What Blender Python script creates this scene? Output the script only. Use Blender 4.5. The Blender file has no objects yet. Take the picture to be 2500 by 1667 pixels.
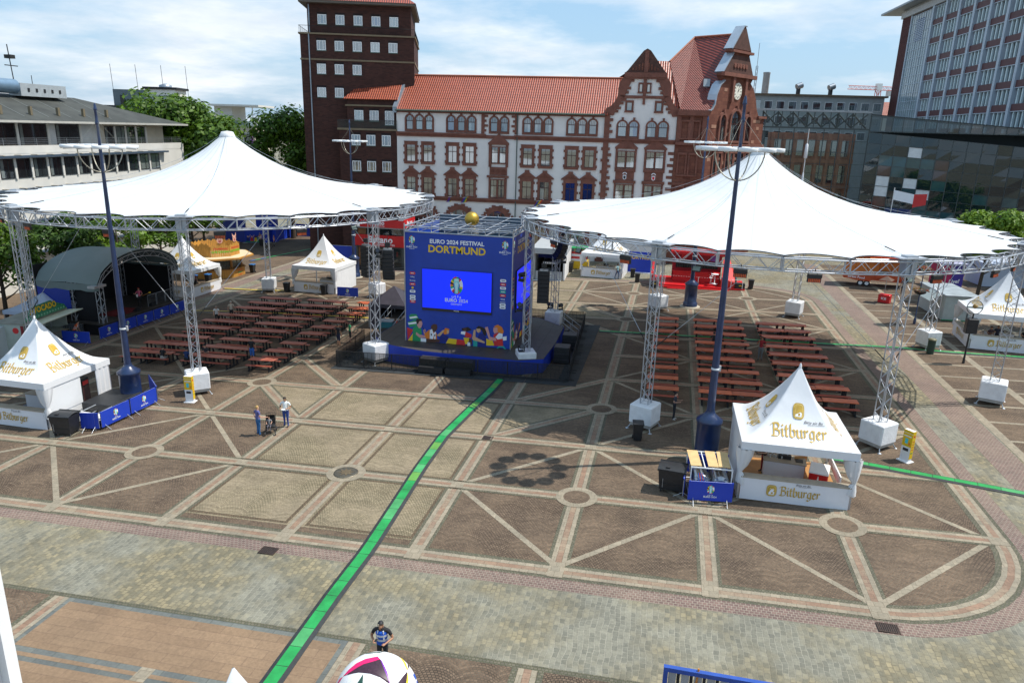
import bpy, bmesh, math, random
from math import sin, cos, pi, radians, sqrt
from mathutils import Vector, Matrix
rnd = random.Random(7)
S = bpy.context.scene
COL = S.collection
SLOPE = 0.0276
def gz(x):
    return SLOPE*max(-75.0, min(75.0, x))

# ------------------------------------------------------------------ materials
MATS = {}
def nn(nt, t, **k):
    n = nt.nodes.new(t)
    for a, b in k.items(): setattr(n, a, b)
    return n
def base_mat(name):
    m = bpy.data.materials.new(name); m.use_nodes = True
    nt = m.node_tree; b = nt.nodes['Principled BSDF']
    return m, nt, b
def c4(c): return (c[0], c[1], c[2], 1)
def M(name, col=None, rough=.6, metal=0., var=.12, scale=1.5, bump=0., emit=0., alpha=1., spec=.5, detail=4., coat=0., each=0.):
    if name in MATS: return MATS[name]
    m, nt, b = base_mat(name); L = nt.links
    b.inputs['Roughness'].default_value = rough
    b.inputs['Metallic'].default_value = metal
    b.inputs['Specular IOR Level'].default_value = spec
    b.inputs['Coat Weight'].default_value = coat
    if coat >= 1: b.inputs['IOR'].default_value = 2.0; b.inputs['Coat IOR'].default_value = 2.0
    b.inputs['Alpha'].default_value = alpha
    if var > 0:
        tc = nn(nt, 'ShaderNodeTexCoord')
        no = nn(nt, 'ShaderNodeTexNoise'); no.inputs['Scale'].default_value = scale; no.inputs['Detail'].default_value = detail; no.inputs['Roughness'].default_value = .62
        L.new(tc.outputs['Object'], no.inputs['Vector'])
        r = nn(nt, 'ShaderNodeValToRGB')
        r.color_ramp.elements[0].position = .28; r.color_ramp.elements[1].position = .72
        r.color_ramp.elements[0].color = c4([max(0, x*(1-var)) for x in col])
        r.color_ramp.elements[1].color = c4([min(1, x*(1+var)) for x in col])
        L.new(no.outputs['Fac'], r.inputs['Fac']); oc = r.outputs['Color']
        if each:
            oi = nn(nt, 'ShaderNodeObjectInfo'); oc = mix_(nt, 1., oc, ramp_(nt, oi.outputs['Random'], 0, 1, (1-each,)*3, (1+each,)*3), 'MULTIPLY')
        L.new(oc, b.inputs['Base Color'])
        if bump > 0:
            bp = nn(nt, 'ShaderNodeBump'); bp.inputs['Strength'].default_value = bump; bp.inputs['Distance'].default_value = .05
            n2 = nn(nt, 'ShaderNodeTexNoise'); n2.inputs['Scale'].default_value = scale*4; n2.inputs['Detail'].default_value = 3
            L.new(tc.outputs['Object'], n2.inputs['Vector']); L.new(n2.outputs['Fac'], bp.inputs['Height']); L.new(bp.outputs['Normal'], b.inputs['Normal'])
    else:
        b.inputs['Base Color'].default_value = c4(col)
    if emit > 0:
        b.inputs['Emission Color'].default_value = c4(col); b.inputs['Emission Strength'].default_value = emit
    MATS[name] = m
    return m

def math_(nt, op, a, b=None, clamp=False):
    n = nn(nt, 'ShaderNodeMath', operation=op, use_clamp=clamp)
    for i, x in enumerate((a, b)):
        if x is None: continue
        if isinstance(x, (int, float)): n.inputs[i].default_value = x
        else: nt.links.new(x, n.inputs[i])
    return n.outputs[0]
def mix_(nt, fac, a, b, mode='MIX'):
    n = nn(nt, 'ShaderNodeMix', data_type='RGBA', blend_type=mode)
    for s, x in ((n.inputs[0], fac), (n.inputs[6], a), (n.inputs[7], b)):
        if isinstance(x, (int, float)): s.default_value = x
        elif isinstance(x, (tuple, list)): s.default_value = c4(x)
        else: nt.links.new(x, s)
    return n.outputs[2]
def noise_(nt, vec, scale, detail=3., rough=.55):
    n = nn(nt, 'ShaderNodeTexNoise'); n.inputs['Scale'].default_value = scale; n.inputs['Detail'].default_value = detail; n.inputs['Roughness'].default_value = rough
    if vec is not None: nt.links.new(vec, n.inputs['Vector'])
    return n.outputs['Fac']
def ramp_(nt, fac, p0, p1, c0=(0, 0, 0), c1=(1, 1, 1)):
    r = nn(nt, 'ShaderNodeValToRGB'); e = r.color_ramp.elements
    e[0].position = p0; e[1].position = p1; e[0].color = c4(c0); e[1].color = c4(c1)
    nt.links.new(fac, r.inputs['Fac']); return r.outputs['Color']
def sett_mat(name, cols, bw, bh, mortar, mcol, arc=0., patch=None, rough=.8, warp=.02, patch_scale=.18, bump=.5, rot=0., turn=False):
    """stone setts: bricks of bw x bh metres, laid in arcs of width 'arc' when given"""
    m, nt, b = base_mat(name); L = nt.links
    geo = nn(nt, 'ShaderNodeNewGeometry'); pos = geo.outputs['Position']
    sp = nn(nt, 'ShaderNodeSeparateXYZ'); L.new(pos, sp.inputs[0])
    x, y = sp.outputs[0], sp.outputs[1]
    if turn: x, y = y, x
    w = math_(nt, 'MULTIPLY', math_(nt, 'SUBTRACT', noise_(nt, pos, .9, 2), .5), warp*14)
    w2 = math_(nt, 'MULTIPLY', math_(nt, 'SUBTRACT', noise_(nt, pos, 4., 2), .5), warp*2.5)
    if arc:
        xm = math_(nt, 'SUBTRACT', math_(nt, 'MODULO', math_(nt, 'ADD', x, 600*arc), arc), arc/2)
        rr = math_(nt, 'SQRT', math_(nt, 'SUBTRACT', (arc*.72)**2, math_(nt, 'MULTIPLY', xm, xm)))
        yy = math_(nt, 'SUBTRACT', y, rr)
        yy = math_(nt, 'ADD', yy, w2)
        xx = math_(nt, 'ADD', math_(nt, 'MULTIPLY', math_(nt, 'ARCTAN2', xm, rr), arc*.72), math_(nt, 'MULTIPLY', math_(nt, 'FLOOR', math_(nt, 'DIVIDE', x, arc)), 3.7))
    else:
        yy = math_(nt, 'ADD', math_(nt, 'ADD', y, w), w2); xx = math_(nt, 'ADD', x, w2)
    cb = nn(nt, 'ShaderNodeCombineXYZ'); L.new(xx, cb.inputs[0]); L.new(yy, cb.inputs[1])
    br = nn(nt, 'ShaderNodeTexBrick'); L.new(cb.outputs[0], br.inputs['Vector'])
    br.inputs['Scale'].default_value = 1; br.inputs['Brick Width'].default_value = bw; br.inputs['Row Height'].default_value = bh
    br.inputs['Mortar Size'].default_value = mortar; br.inputs['Mortar Smooth'].default_value = .25; br.inputs['Bias'].default_value = 0
    br.offset = .5; br.inputs['Color1'].default_value = c4(cols[0]); br.inputs['Color2'].default_value = c4(cols[1])
    br.inputs['Mortar'].default_value = c4(mcol)
    col = br.outputs['Color']
    # second random tint: same bricks, different colours in broad patches
    if patch:
        br2 = nn(nt, 'ShaderNodeTexBrick'); L.new(cb.outputs[0], br2.inputs['Vector'])
        for k in ('Scale', 'Brick Width', 'Row Height', 'Mortar Size', 'Mortar Smooth'): br2.inputs[k].default_value = br.inputs[k].default_value
        br2.offset = .5; br2.inputs['Color1'].default_value = c4(patch[0]); br2.inputs['Color2'].default_value = c4(patch[1]); br2.inputs['Mortar'].default_value = c4(patch[2] if len(patch) > 2 else mcol)
        pf = ramp_(nt, noise_(nt, pos, patch_scale, 4, .65), .42, .58)
        col = mix_(nt, pf, col, br2.outputs['Color'])
    wn = nn(nt, 'ShaderNodeTexWhiteNoise', noise_dimensions='1D'); L.new(math_(nt, 'FLOOR', math_(nt, 'DIVIDE', yy, bh)), wn.inputs['W'])
    col = mix_(nt, .9 if arc else .35, col, ramp_(nt, wn.outputs['Value'], 0, 1, (.84, .83, .81), (1.12, 1.12, 1.12)), 'MULTIPLY')
    dirt = ramp_(nt, noise_(nt, pos, .33, 6, .7), .3, .75, (.72, .72, .72), (1.12, 1.1, 1.06))
    col = mix_(nt, .85, col, dirt, 'MULTIPLY')
    fine = ramp_(nt, noise_(nt, pos, 9., 2, .7), .3, .7, (.82, .82, .82), (1.14, 1.14, 1.14))
    col = mix_(nt, .8, col, fine, 'MULTIPLY')
    L.new(col, b.inputs['Base Color']); b.inputs['Roughness'].default_value = rough; b.inputs['Specular IOR Level'].default_value = .3
    bp = nn(nt, 'ShaderNodeBump'); bp.inputs['Strength'].default_value = bump; bp.inputs['Distance'].default_value = .02; bp.invert = True
    L.new(br.outputs['Fac'], bp.inputs['Height']); L.new(bp.outputs['Normal'], b.inputs['Normal'])
    MATS[name] = m; return m
def wall_mat(name, c1, c2, mc, bw, bh, mortar, rough=.85, dirt=.25, bump=.3):
    """bricks or ashlar on upright walls (runs along x+y, courses in z)"""
    m, nt, b = base_mat(name); L = nt.links
    tc = nn(nt, 'ShaderNodeTexCoord'); sp = nn(nt, 'ShaderNodeSeparateXYZ'); L.new(tc.outputs['Object'], sp.inputs[0])
    cb = nn(nt, 'ShaderNodeCombineXYZ'); L.new(math_(nt, 'ADD', sp.outputs[0], sp.outputs[1]), cb.inputs[0]); L.new(sp.outputs[2], cb.inputs[1])
    br = nn(nt, 'ShaderNodeTexBrick'); L.new(cb.outputs[0], br.inputs['Vector'])
    br.inputs['Scale'].default_value = 1; br.inputs['Brick Width'].default_value = bw; br.inputs['Row Height'].default_value = bh
    br.inputs['Mortar Size'].default_value = mortar; br.inputs['Color1'].default_value = c4(c1); br.inputs['Color2'].default_value = c4(c2); br.inputs['Mortar'].default_value = c4(mc)
    col = br.outputs['Color']
    d = ramp_(nt, noise_(nt, tc.outputs['Object'], .35, 6, .7), .3, .75, (1-dirt,)*3, (1+dirt*.5,)*3)
    col = mix_(nt, 1., col, d, 'MULTIPLY')
    L.new(col, b.inputs['Base Color']); b.inputs['Roughness'].default_value = rough; b.inputs['Specular IOR Level'].default_value = .25
    bp = nn(nt, 'ShaderNodeBump'); bp.inputs['Strength'].default_value = bump; bp.inputs['Distance'].default_value = .02; bp.invert = True
    L.new(br.outputs['Fac'], bp.inputs['Height']); L.new(bp.outputs['Normal'], b.inputs['Normal'])
    MATS[name] = m; return m
def tile_mat(name, light, dark, pu=.3, pv=.36, diag=False):
    """pantiles: rounded columns, overlapping rows"""
    m, nt, b = base_mat(name); L = nt.links
    tc = nn(nt, 'ShaderNodeTexCoord'); sp = nn(nt, 'ShaderNodeSeparateXYZ'); L.new(tc.outputs['Object'], sp.inputs[0])
    u = math_(nt, 'ADD', sp.outputs[0], sp.outputs[1]) if diag else sp.outputs[0]
    su = math_(nt, 'ADD', math_(nt, 'MULTIPLY', math_(nt, 'SINE', math_(nt, 'MULTIPLY', u, 2*pi/pu)), .5), .5)
    fv = math_(nt, 'FRACT', math_(nt, 'DIVIDE', sp.outputs[2], pv))
    h = math_(nt, 'ADD', math_(nt, 'MULTIPLY', su, .7), math_(nt, 'MULTIPLY', math_(nt, 'SUBTRACT', 1., fv), .5))
    row = ramp_(nt, fv, .0, .22, (.55, .5, .5), (1, 1, 1))
    col = mix_(nt, su, dark, light)
    col = mix_(nt, 1., col, row, 'MULTIPLY')
    vo = nn(nt, 'ShaderNodeTexNoise'); vo.inputs['Scale'].default_value = 1.2; vo.inputs['Detail'].default_value = 6; vo.inputs['Roughness'].default_value = .75
    L.new(tc.outputs['Object'], vo.inputs['Vector'])
    col = mix_(nt, 1., col, ramp_(nt, vo.outputs['Fac'], .3, .7, (.78, .74, .72), (1.15, 1.1, 1.08)), 'MULTIPLY')
    L.new(col, b.inputs['Base Color']); b.inputs['Roughness'].default_value = .45
    bp = nn(nt, 'ShaderNodeBump'); bp.inputs['Strength'].default_value = .8; bp.inputs['Distance'].default_value = .08
    L.new(h, bp.inputs['Height']); L.new(bp.outputs['Normal'], b.inputs['Normal'])
    MATS[name] = m; return m
def leaf_mat(name, c0, c1, sc=.5):
    m, nt, b = base_mat(name); L = nt.links
    geo = nn(nt, 'ShaderNodeNewGeometry')
    f = math_(nt, 'ADD', math_(nt, 'MULTIPLY', geo.outputs['Random Per Island'], .6), math_(nt, 'MULTIPLY', noise_(nt, geo.outputs['Position'], sc, 2), .5))
    L.new(ramp_(nt, f, .2, .85, c0, c1), b.inputs['Base Color']); b.inputs['Roughness'].default_value = .5; b.inputs['Specular IOR Level'].default_value = .3
    tr = nn(nt, 'ShaderNodeBsdfTranslucent'); L.new(ramp_(nt, f, .2, .85, [x*1.2 for x in c0], [x*1.3 for x in c1]), tr.inputs['Color'])
    mx = nn(nt, 'ShaderNodeMixShader'); mx.inputs[0].default_value = .28
    L.new(b.outputs[0], mx.inputs[1]); L.new(tr.outputs[0], mx.inputs[2]); L.new(mx.outputs[0], nt.nodes['Material Output'].inputs['Surface'])
    MATS[name] = m; return m
def mesh_cloth_mat(name, col, open_=.25):
    """woven mesh netting: lets part of the light through"""
    m, nt, b = base_mat(name); L = nt.links
    b.inputs['Base Color'].default_value = c4(col); b.inputs['Roughness'].default_value = .8
    tr = nn(nt, 'ShaderNodeBsdfTransparent'); mx = nn(nt, 'ShaderNodeMixShader'); mx.inputs[0].default_value = open_
    L.new(b.outputs[0], mx.inputs[1]); L.new(tr.outputs[0], mx.inputs[2]); L.new(mx.outputs[0], nt.nodes['Material Output'].inputs['Surface'])
    MATS[name] = m; return m
def glass_mat(name, tint, clear, rough=.02):
    m, nt, b = base_mat(name); L = nt.links
    b.inputs['Base Color'].default_value = c4(tint); b.inputs['Roughness'].default_value = rough; b.inputs['Specular IOR Level'].default_value = .9; b.inputs['IOR'].default_value = 1.6
    tr = nn(nt, 'ShaderNodeBsdfTransparent'); tr.inputs['Color'].default_value = (.75, .84, .84, 1)
    mx = nn(nt, 'ShaderNodeMixShader'); mx.inputs[0].default_value = clear
    L.new(b.outputs[0], mx.inputs[1]); L.new(tr.outputs[0], mx.inputs[2]); L.new(mx.outputs[0], nt.nodes['Material Output'].inputs['Surface'])
    MATS[name] = m; return m
def membrane_mat(name, col, trans=.18, rough=.45, seams=0):
    m, nt, b = base_mat(name); L = nt.links
    geo = nn(nt, 'ShaderNodeNewGeometry')
    n = noise_(nt, geo.outputs['Position'], .35, 5, .6)
    cc = ramp_(nt, n, .3, .7, [x*.94 for x in col], [min(1, x*1.03) for x in col])
    if seams:
        tc = nn(nt, 'ShaderNodeTexCoord'); sp = nn(nt, 'ShaderNodeSeparateXYZ'); L.new(tc.outputs['Object'], sp.inputs[0])
        an = math_(nt, 'FRACT', math_(nt, 'MULTIPLY', math_(nt, 'ARCTAN2', sp.outputs[1], sp.outputs[0]), seams/(2*pi)))
        rd = math_(nt, 'SQRT', math_(nt, 'ADD', math_(nt, 'MULTIPLY', sp.outputs[0], sp.outputs[0]), math_(nt, 'MULTIPLY', sp.outputs[1], sp.outputs[1])))
        dd = math_(nt, 'MULTIPLY', math_(nt, 'ABSOLUTE', math_(nt, 'SUBTRACT', an, .5)), math_(nt, 'MULTIPLY', rd, 2*pi/seams))
        cc = mix_(nt, math_(nt, 'LESS_THAN', dd, .05), cc, [x*.84 for x in col])
        cc = mix_(nt, 1., cc, ramp_(nt, noise_(nt, tc.outputs['Object'], .9, 6, .75), .25, .6, (.90, .90, .88), (1, 1, 1)), 'MULTIPLY')
    L.new(cc, b.inputs['Base Color']); b.inputs['Roughness'].default_value = rough
    bp = nn(nt, 'ShaderNodeBump'); bp.inputs['Strength'].default_value = .12; bp.inputs['Distance'].default_value = .2
    L.new(noise_(nt, geo.outputs['Position'], 1.1, 3), bp.inputs['Height']); L.new(bp.outputs['Normal'], b.inputs['Normal'])
    tr = nn(nt, 'ShaderNodeBsdfTranslucent'); L.new(cc, tr.inputs['Color'])
    mx = nn(nt, 'ShaderNodeMixShader'); mx.inputs[0].default_value = trans
    L.new(b.outputs[0], mx.inputs[1]); L.new(tr.outputs[0], mx.inputs[2]); L.new(mx.outputs[0], nt.nodes['Material Output'].inputs['Surface'])
    MATS[name] = m; return m

# ------------------------------------------------------------------ mesh builder
_tc = {}
def text2d(s, size, bold=0., align='CENTER', shear=0.):
    k = (s, size, bold, align, shear)
    if k in _tc: return _tc[k]
    cu = bpy.data.curves.new('t', 'FONT'); cu.body = s; cu.size = size; cu.align_x = align; cu.align_y = 'CENTER'
    cu.offset = bold*size; cu.resolution_u = 3; cu.shear = shear
    ob = bpy.data.objects.new('t', cu); COL.objects.link(ob)
    dg = bpy.context.evaluated_depsgraph_get(); dg.update()
    me = bpy.data.meshes.new_from_object(ob.evaluated_get(dg))
    r = ([(v.co.x, v.co.y) for v in me.vertices], [list(p.vertices) for p in me.polygons])
    bpy.data.objects.remove(ob); bpy.data.curves.remove(cu); bpy.data.meshes.remove(me)
    _tc[k] = r; return r
class MB:
    def __init__(s): s.v = []; s.f = []; s.m = []; s.sm = []; s.mats = []
    def mi(s, mat):
        if mat not in s.mats: s.mats.append(mat)
        return s.mats.index(mat)
    def add(s, vs, fs, mat, smooth=False, M4=None):
        n = len(s.v)
        s.v += [tuple(M4 @ Vector(v)) if M4 else tuple(v) for v in vs]
        i = s.mi(mat)
        for f in fs: s.f.append([n+a for a in f]); s.m.append(i); s.sm.append(smooth)
        return s
    def bx(s, x0, x1, y0, y1, z0, z1, mat, M4=None):
        v = [(x, y, z) for z in (z0, z1) for y in (y0, y1) for x in (x0, x1)]
        return s.add(v, [(0, 2, 3, 1), (4, 5, 7, 6), (0, 1, 5, 4), (1, 3, 7, 5), (3, 2, 6, 7), (2, 0, 4, 6)], mat, M4=M4)
    def box(s, c, d, mat, rz=0., M4=None):
        R_ = Matrix.Translation(c) @ Matrix.Rotation(rz, 4, 'Z')
        if M4: R_ = M4 @ R_
        return s.bx(-d[0]/2, d[0]/2, -d[1]/2, d[1]/2, -d[2]/2, d[2]/2, mat, R_)
    def cbox(s, x0, x1, y0, y1, z0, z1, mat, c=.03, M4=None):
        """box with chamfered upright and top edges"""
        def ring(o, z): return [(x0+o+c, y0+o, z), (x1-o-c, y0+o, z), (x1-o, y0+o+c, z), (x1-o, y1-o-c, z), (x1-o-c, y1-o, z), (x0+o+c, y1-o, z), (x0+o, y1-o-c, z), (x0+o, y0+o+c, z)]
        v = ring(0, z0)+ring(0, z1-c)+ring(c, z1)
        f = [tuple(range(7, -1, -1)), tuple(range(16, 24))]
        for k in (0, 8):
            for i in range(8): f.append((k+i, k+(i+1) % 8, k+8+(i+1) % 8, k+8+i))
        return s.add(v, f, mat, M4=M4)
    def tube(s, p, q, r, mat, n=6, r2=None, cap=True):
        p = Vector(p); q = Vector(q); d = q-p
        if d.length < 1e-6: return s
        d.normalize(); a = d.orthogonal().normalized(); b = d.cross(a); r2 = r if r2 is None else r2
        vs = [p+(a*cos(2*pi*i/n)+b*sin(2*pi*i/n))*r for i in range(n)]+[q+(a*cos(2*pi*i/n)+b*sin(2*pi*i/n))*r2 for i in range(n)]
        fs = [(i, (i+1) % n, n+(i+1) % n, n+i) for i in range(n)]
        s.add(vs, fs, mat, n > 4)
        if cap: s.add(vs[:n], [tuple(range(n-1, -1, -1))], mat); s.add(vs[n:], [tuple(range(n))], mat)
        return s
    def path(s, pts, r, mat, n=6, closed=False):
        pts = list(pts)
        for a, b in zip(pts, pts[1:]+([pts[0]] if closed else [])): s.tube(a, b, r, mat, n, cap=False)
        return s
    def lathe(s, prof, mat, n=20, c=(0, 0, 0), sx=1., sy=1., smooth=True):
        vs = []; fs = []
        for r, z in prof:
            for i in range(n): vs.append((c[0]+r*sx*cos(2*pi*i/n), c[1]+r*sy*sin(2*pi*i/n), c[2]+z))
        for k in range(len(prof)-1):
            for i in range(n): fs.append((k*n+i, k*n+(i+1) % n, (k+1)*n+(i+1) % n, (k+1)*n+i))
        s.add(vs, fs, mat, smooth)
        s.add(vs[:n], [tuple(range(n-1, -1, -1))], mat); s.add(vs[-n:], [tuple(range(n))], mat)
        return s
    def ball(s, c, r, mat, n=14, m=9, sc=(1, 1, 1)):
        vs = []; fs = []
        for k in range(m+1):
            t = pi*k/m
            for i in range(n): vs.append((c[0]+sc[0]*r*sin(t)*cos(2*pi*i/n), c[1]+sc[1]*r*sin(t)*sin(2*pi*i/n), c[2]+sc[2]*r*cos(t)))
        for k in range(m):
            for i in range(n): fs.append((k*n+i, (k+1)*n+i, (k+1)*n+(i+1) % n, k*n+(i+1) % n))
        return s.add(vs, fs, mat, True)
    def poly(s, pts, mat): return s.add(pts, [tuple(range(len(pts)))], mat)
    def prism(s, pts, w0, w1, mp, mat):
        """outline in (u,v), extruded from depth w0 to w1 through mp(u,v,w)"""
        n = len(pts)
        A = sum(pts[i][0]*pts[(i+1) % n][1]-pts[(i+1) % n][0]*pts[i][1] for i in range(n))
        if A < 0: pts = pts[::-1]
        vs = [mp(u, v, w0) for u, v in pts]+[mp(u, v, w1) for u, v in pts]
        fs = [tuple(range(n-1, -1, -1)), tuple(range(n, 2*n))]+[(i, (i+1) % n, n+(i+1) % n, n+i) for i in range(n)]
        return s.add(vs, fs, mat)
    def flat(s, pts, w, mp, mat):
        n = len(pts)
        A = sum(pts[i][0]*pts[(i+1) % n][1]-pts[(i+1) % n][0]*pts[i][1] for i in range(n))
        if A < 0: pts = pts[::-1]
        return s.add([mp(u, v, w) for u, v in pts], [tuple(range(n))], mat)
    def text(s, st, size, u, v, w, mp, mat, bold=.0, align='CENTER', ang=0., sx=1., shear=0.):
        vs, fs = text2d(st, size, bold, align, shear)
        ca, sa = cos(ang), sin(ang)
        return s.add([mp(u+(x*sx*ca-y*sa), v+(x*sx*sa+y*ca), w) for x, y in vs], fs, mat)
    def build(s, name, parent=None, loc=(0, 0, 0), rz=0.):
        me = bpy.data.meshes.new(name); me.from_pydata(s.v, [], s.f)
        for m_ in s.mats: me.materials.append(m_)
        me.polygons.foreach_set('material_index', s.m); me.polygons.foreach_set('use_smooth', s.sm); me.update()
        o = bpy.data.objects.new(name, me); COL.objects.link(o); o.location = loc; o.rotation_euler = (0, 0, rz)
        if parent: o.parent = parent
        return o
def thing(name, label, cat, loc=(0, 0, 0), rz=0., group=None):
    o = bpy.data.objects.new(name, None); COL.objects.link(o); o.location = loc; o.rotation_euler = (0, 0, rz); o.empty_display_size = .2
    return tag(o, label, cat, group)
def tag(o, label, cat, group=None):
    o['label'] = label; o['category'] = cat
    if group: o['group'] = group
    return o
def struct(o): o['kind'] = 'structure'; return o
def dup(root, loc, rz, label, group=None):
    r = root.copy(); COL.objects.link(r); r.location = loc; r.rotation_euler = (0, 0, rz); r['label'] = label
    if group: r['group'] = group
    for ch in list(root.children):
        c = ch.copy(); COL.objects.link(c); c.parent = r
        for g in ch.children:
            d = g.copy(); COL.objects.link(d); d.parent = c
    return r
def at(x, y, h=0.): return (x, y, gz(x)+h)
def flatmap(o, du, dv, dw):
    o = Vector(o); du = Vector(du); dv = Vector(dv); dw = Vector(dw)
    return lambda u, v, w: tuple(o+du*u+dv*v+dw*w)
XZ = lambda u, v, w: (u, -w, v)      # upright sheet seen from -y, w towards the viewer
YZ = lambda u, v, w: (w, u, v)       # upright sheet seen from +x, u along +y
def arc(cx, cy, r, a0, a1, n, ry=None):
    ry = r if ry is None else ry
    return [(cx+r*cos(a0+(a1-a0)*i/n), cy+ry*sin(a0+(a1-a0)*i/n)) for i in range(n+1)]

# ------------------------------------------------------------------ camera, sky, sun
cam = bpy.data.cameras.new('camera'); co = bpy.data.objects.new('camera', cam); COL.objects.link(co)
f_, pit, rol, yaw = 1762.9194, .2833, .0284, -.2101
cam.sensor_width = 36; cam.lens = f_/2500*36; cam.clip_end = 6000; cam.clip_start = .1
F_ = Vector((sin(yaw)*cos(pit), cos(yaw)*cos(pit), -sin(pit))); R_ = Vector((cos(yaw), -sin(yaw), 0)); U_ = R_.cross(F_)
R2 = R_*cos(rol)+U_*sin(rol); U2 = -R_*sin(rol)+U_*cos(rol)
co.matrix_world = Matrix(((R2.x, U2.x, -F_.x, 14.7865), (R2.y, U2.y, -F_.y, -30.4059), (R2.z, U2.z, -F_.z, 16.6657), (0, 0, 0, 1)))
S.camera = co
SUN_EL, SUN_AZ = radians(59.8), math.atan2(.335, 1.)
sd = Vector((cos(SUN_EL)*cos(SUN_AZ), cos(SUN_EL)*sin(SUN_AZ), sin(SUN_EL)))
su = bpy.data.lights.new('sun', 'SUN'); su.energy = 4.4; su.angle = radians(.5); su.color = (1, .955, .88)
so = bpy.data.objects.new('sun', su); COL.objects.link(so); so.rotation_euler = (-sd).to_track_quat('-Z', 'Y').to_euler(); so.location = (60, 20, 90)
W_ = bpy.data.worlds.new('World'); S.world = W_; W_.use_nodes = True
nt = W_.node_tree; bg = nt.nodes['Background']
sky = nn(nt, 'ShaderNodeTexSky', sky_type='NISHITA', sun_disc=False); sky.sun_elevation = SUN_EL; sky.sun_rotation = pi/2-SUN_AZ
sky.air_density = 1.3; sky.dust_density = 1.2; sky.ozone_density = 1.5; sky.altitude = 100
tc = nn(nt, 'ShaderNodeTexCoord'); sp = nn(nt, 'ShaderNodeSeparateXYZ'); nt.links.new(tc.outputs['Generated'], sp.inputs[0])
zz = math_(nt, 'ADD', math_(nt, 'MAXIMUM', sp.outputs[2], 0.), .16)
cb = nn(nt, 'ShaderNodeCombineXYZ'); nt.links.new(math_(nt, 'DIVIDE', sp.outputs[0], zz), cb.inputs[0]); nt.links.new(math_(nt, 'DIVIDE', sp.outputs[1], zz), cb.inputs[1]); cb.inputs[2].default_value = 3.3
n1 = noise_(nt, cb.outputs[0], .72, 9, .58)
cl = math_(nt, 'MULTIPLY', ramp_(nt, n1, .44, .62), math_(nt, 'SUBTRACT', 1., math_(nt, 'MULTIPLY', sp.outputs[2], .75)))
n3 = noise_(nt, cb.outputs[0], 2.2, 6, .6)
shade = ramp_(nt, n3, .35, .7, (4.9, 5.3, 5.75), (6.6, 6.7, 6.8))
blue = mix_(nt, .72, sky.outputs[0], (2.1, 3.6, 5.3))
skc = mix_(nt, math_(nt, 'MULTIPLY', cl, .88), blue, shade)
nt.links.new(skc, bg.inputs['Color']); bg.inputs['Strength'].default_value = .145
vs = S.view_settings; vs.view_transform = 'Standard'; vs.look = 'None'; vs.exposure = .27; vs.gamma = 1
# ------------------------------------------------------------------ ground and paving (cells of 5.8 m)
CE = 5.8
road = sett_mat('road_setts', ((.29, .245, .15), (.15, .14, .10)), .25, .185, .018, (.19, .165, .11), patch=((.26, .25, .195), (.17, .168, .135), (.29, .275, .22)), patch_scale=.2, turn=True, bump=.7, warp=.02)
brown = sett_mat('brown_setts', ((.195, .130, .084), (.118, .080, .054)), .125, .105, .016, (.165, .128, .09), arc=1.35, patch=((.19, .135, .092), (.125, .085, .058), (.055, .042, .03)), patch_scale=.3, bump=.6)
pale = sett_mat('pale_setts', ((.31, .25, .165), (.225, .18, .12)), .125, .105, .016, (.30, .245, .165), arc=1.35, patch=((.33, .265, .175), (.24, .195, .13), (.10, .09, .05)), patch_scale=.25, bump=.5)
purple = sett_mat('purple_setts', ((.21, .135, .115), (.15, .10, .09)), .17, .14, .016, (.30, .25, .20), patch=((.23, .16, .13), (.17, .115, .095)), warp=.004)
greyset = sett_mat('grey_green_setts', ((.17, .15, .11), (.105, .098, .075)), .12, .11, .014, (.085, .09, .05), warp=.004)
cream = sett_mat('cream_slabs', ((.335, .285, .21), (.27, .235, .175)), .34, .34, .01, (.20, .17, .12), warp=.001, bump=.25, rough=.7)
pinks = sett_mat('pink_slabs', ((.30, .185, .125), (.25, .162, .112)), .5, .24, .009, (.18, .12, .085), patch=((.31, .25, .175), (.28, .19, .135)), patch_scale=.5, warp=.001, bump=.25, rough=.7)
pinkslab = sett_mat('rose_slabs', ((.27, .182, .112), (.235, .156, .096)), 1.05, .42, .008, (.17, .11, .075), warp=.002, bump=.2, rough=.65)
greyslab = sett_mat('grey_slabs', ((.16, .17, .155), (.12, .13, .125)), .8, .4, .01, (.08, .09, .08), warp=.001, bump=.2)
darkset = sett_mat('brown_frame_setts', ((.17, .115, .072), (.12, .085, .055)), .12, .11, .015, (.07, .06, .035), warp=.004)

def sheet(name, polys, mat=None):
    mb = MB()
    for p in polys:
        pts, h = p[0], p[1]; mt = p[2] if len(p) > 2 else mat
        A = sum(pts[i][0]*pts[(i+1) % len(pts)][1]-pts[(i+1) % len(pts)][0]*pts[i][1] for i in range(len(pts)))
        if A < 0: pts = pts[::-1]
        mb.poly([(x, y, gz(x)+h) for x, y in pts], mt)
    return struct(mb.build(name))
def rect(x0, x1, y0, y1): return [(x0, y0), (x1, y0), (x1, y1), (x0, y1)]
def strip(a, b, w0, w1):
    d = Vector((b[0]-a[0], b[1]-a[1])).normalized(); n = Vector((-d.y, d.x)); a = Vector(a); b = Vector(b)
    return [tuple(a+n*w0), tuple(b+n*w0), tuple(b+n*w1), tuple(a+n*w1)]
sheet('ground', [(rect(-2500, -75, -600, 3500), 0), (rect(-75, 75, -600, 3500), 0), (rect(75, 2500, -600, 3500), 0)], road)
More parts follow.
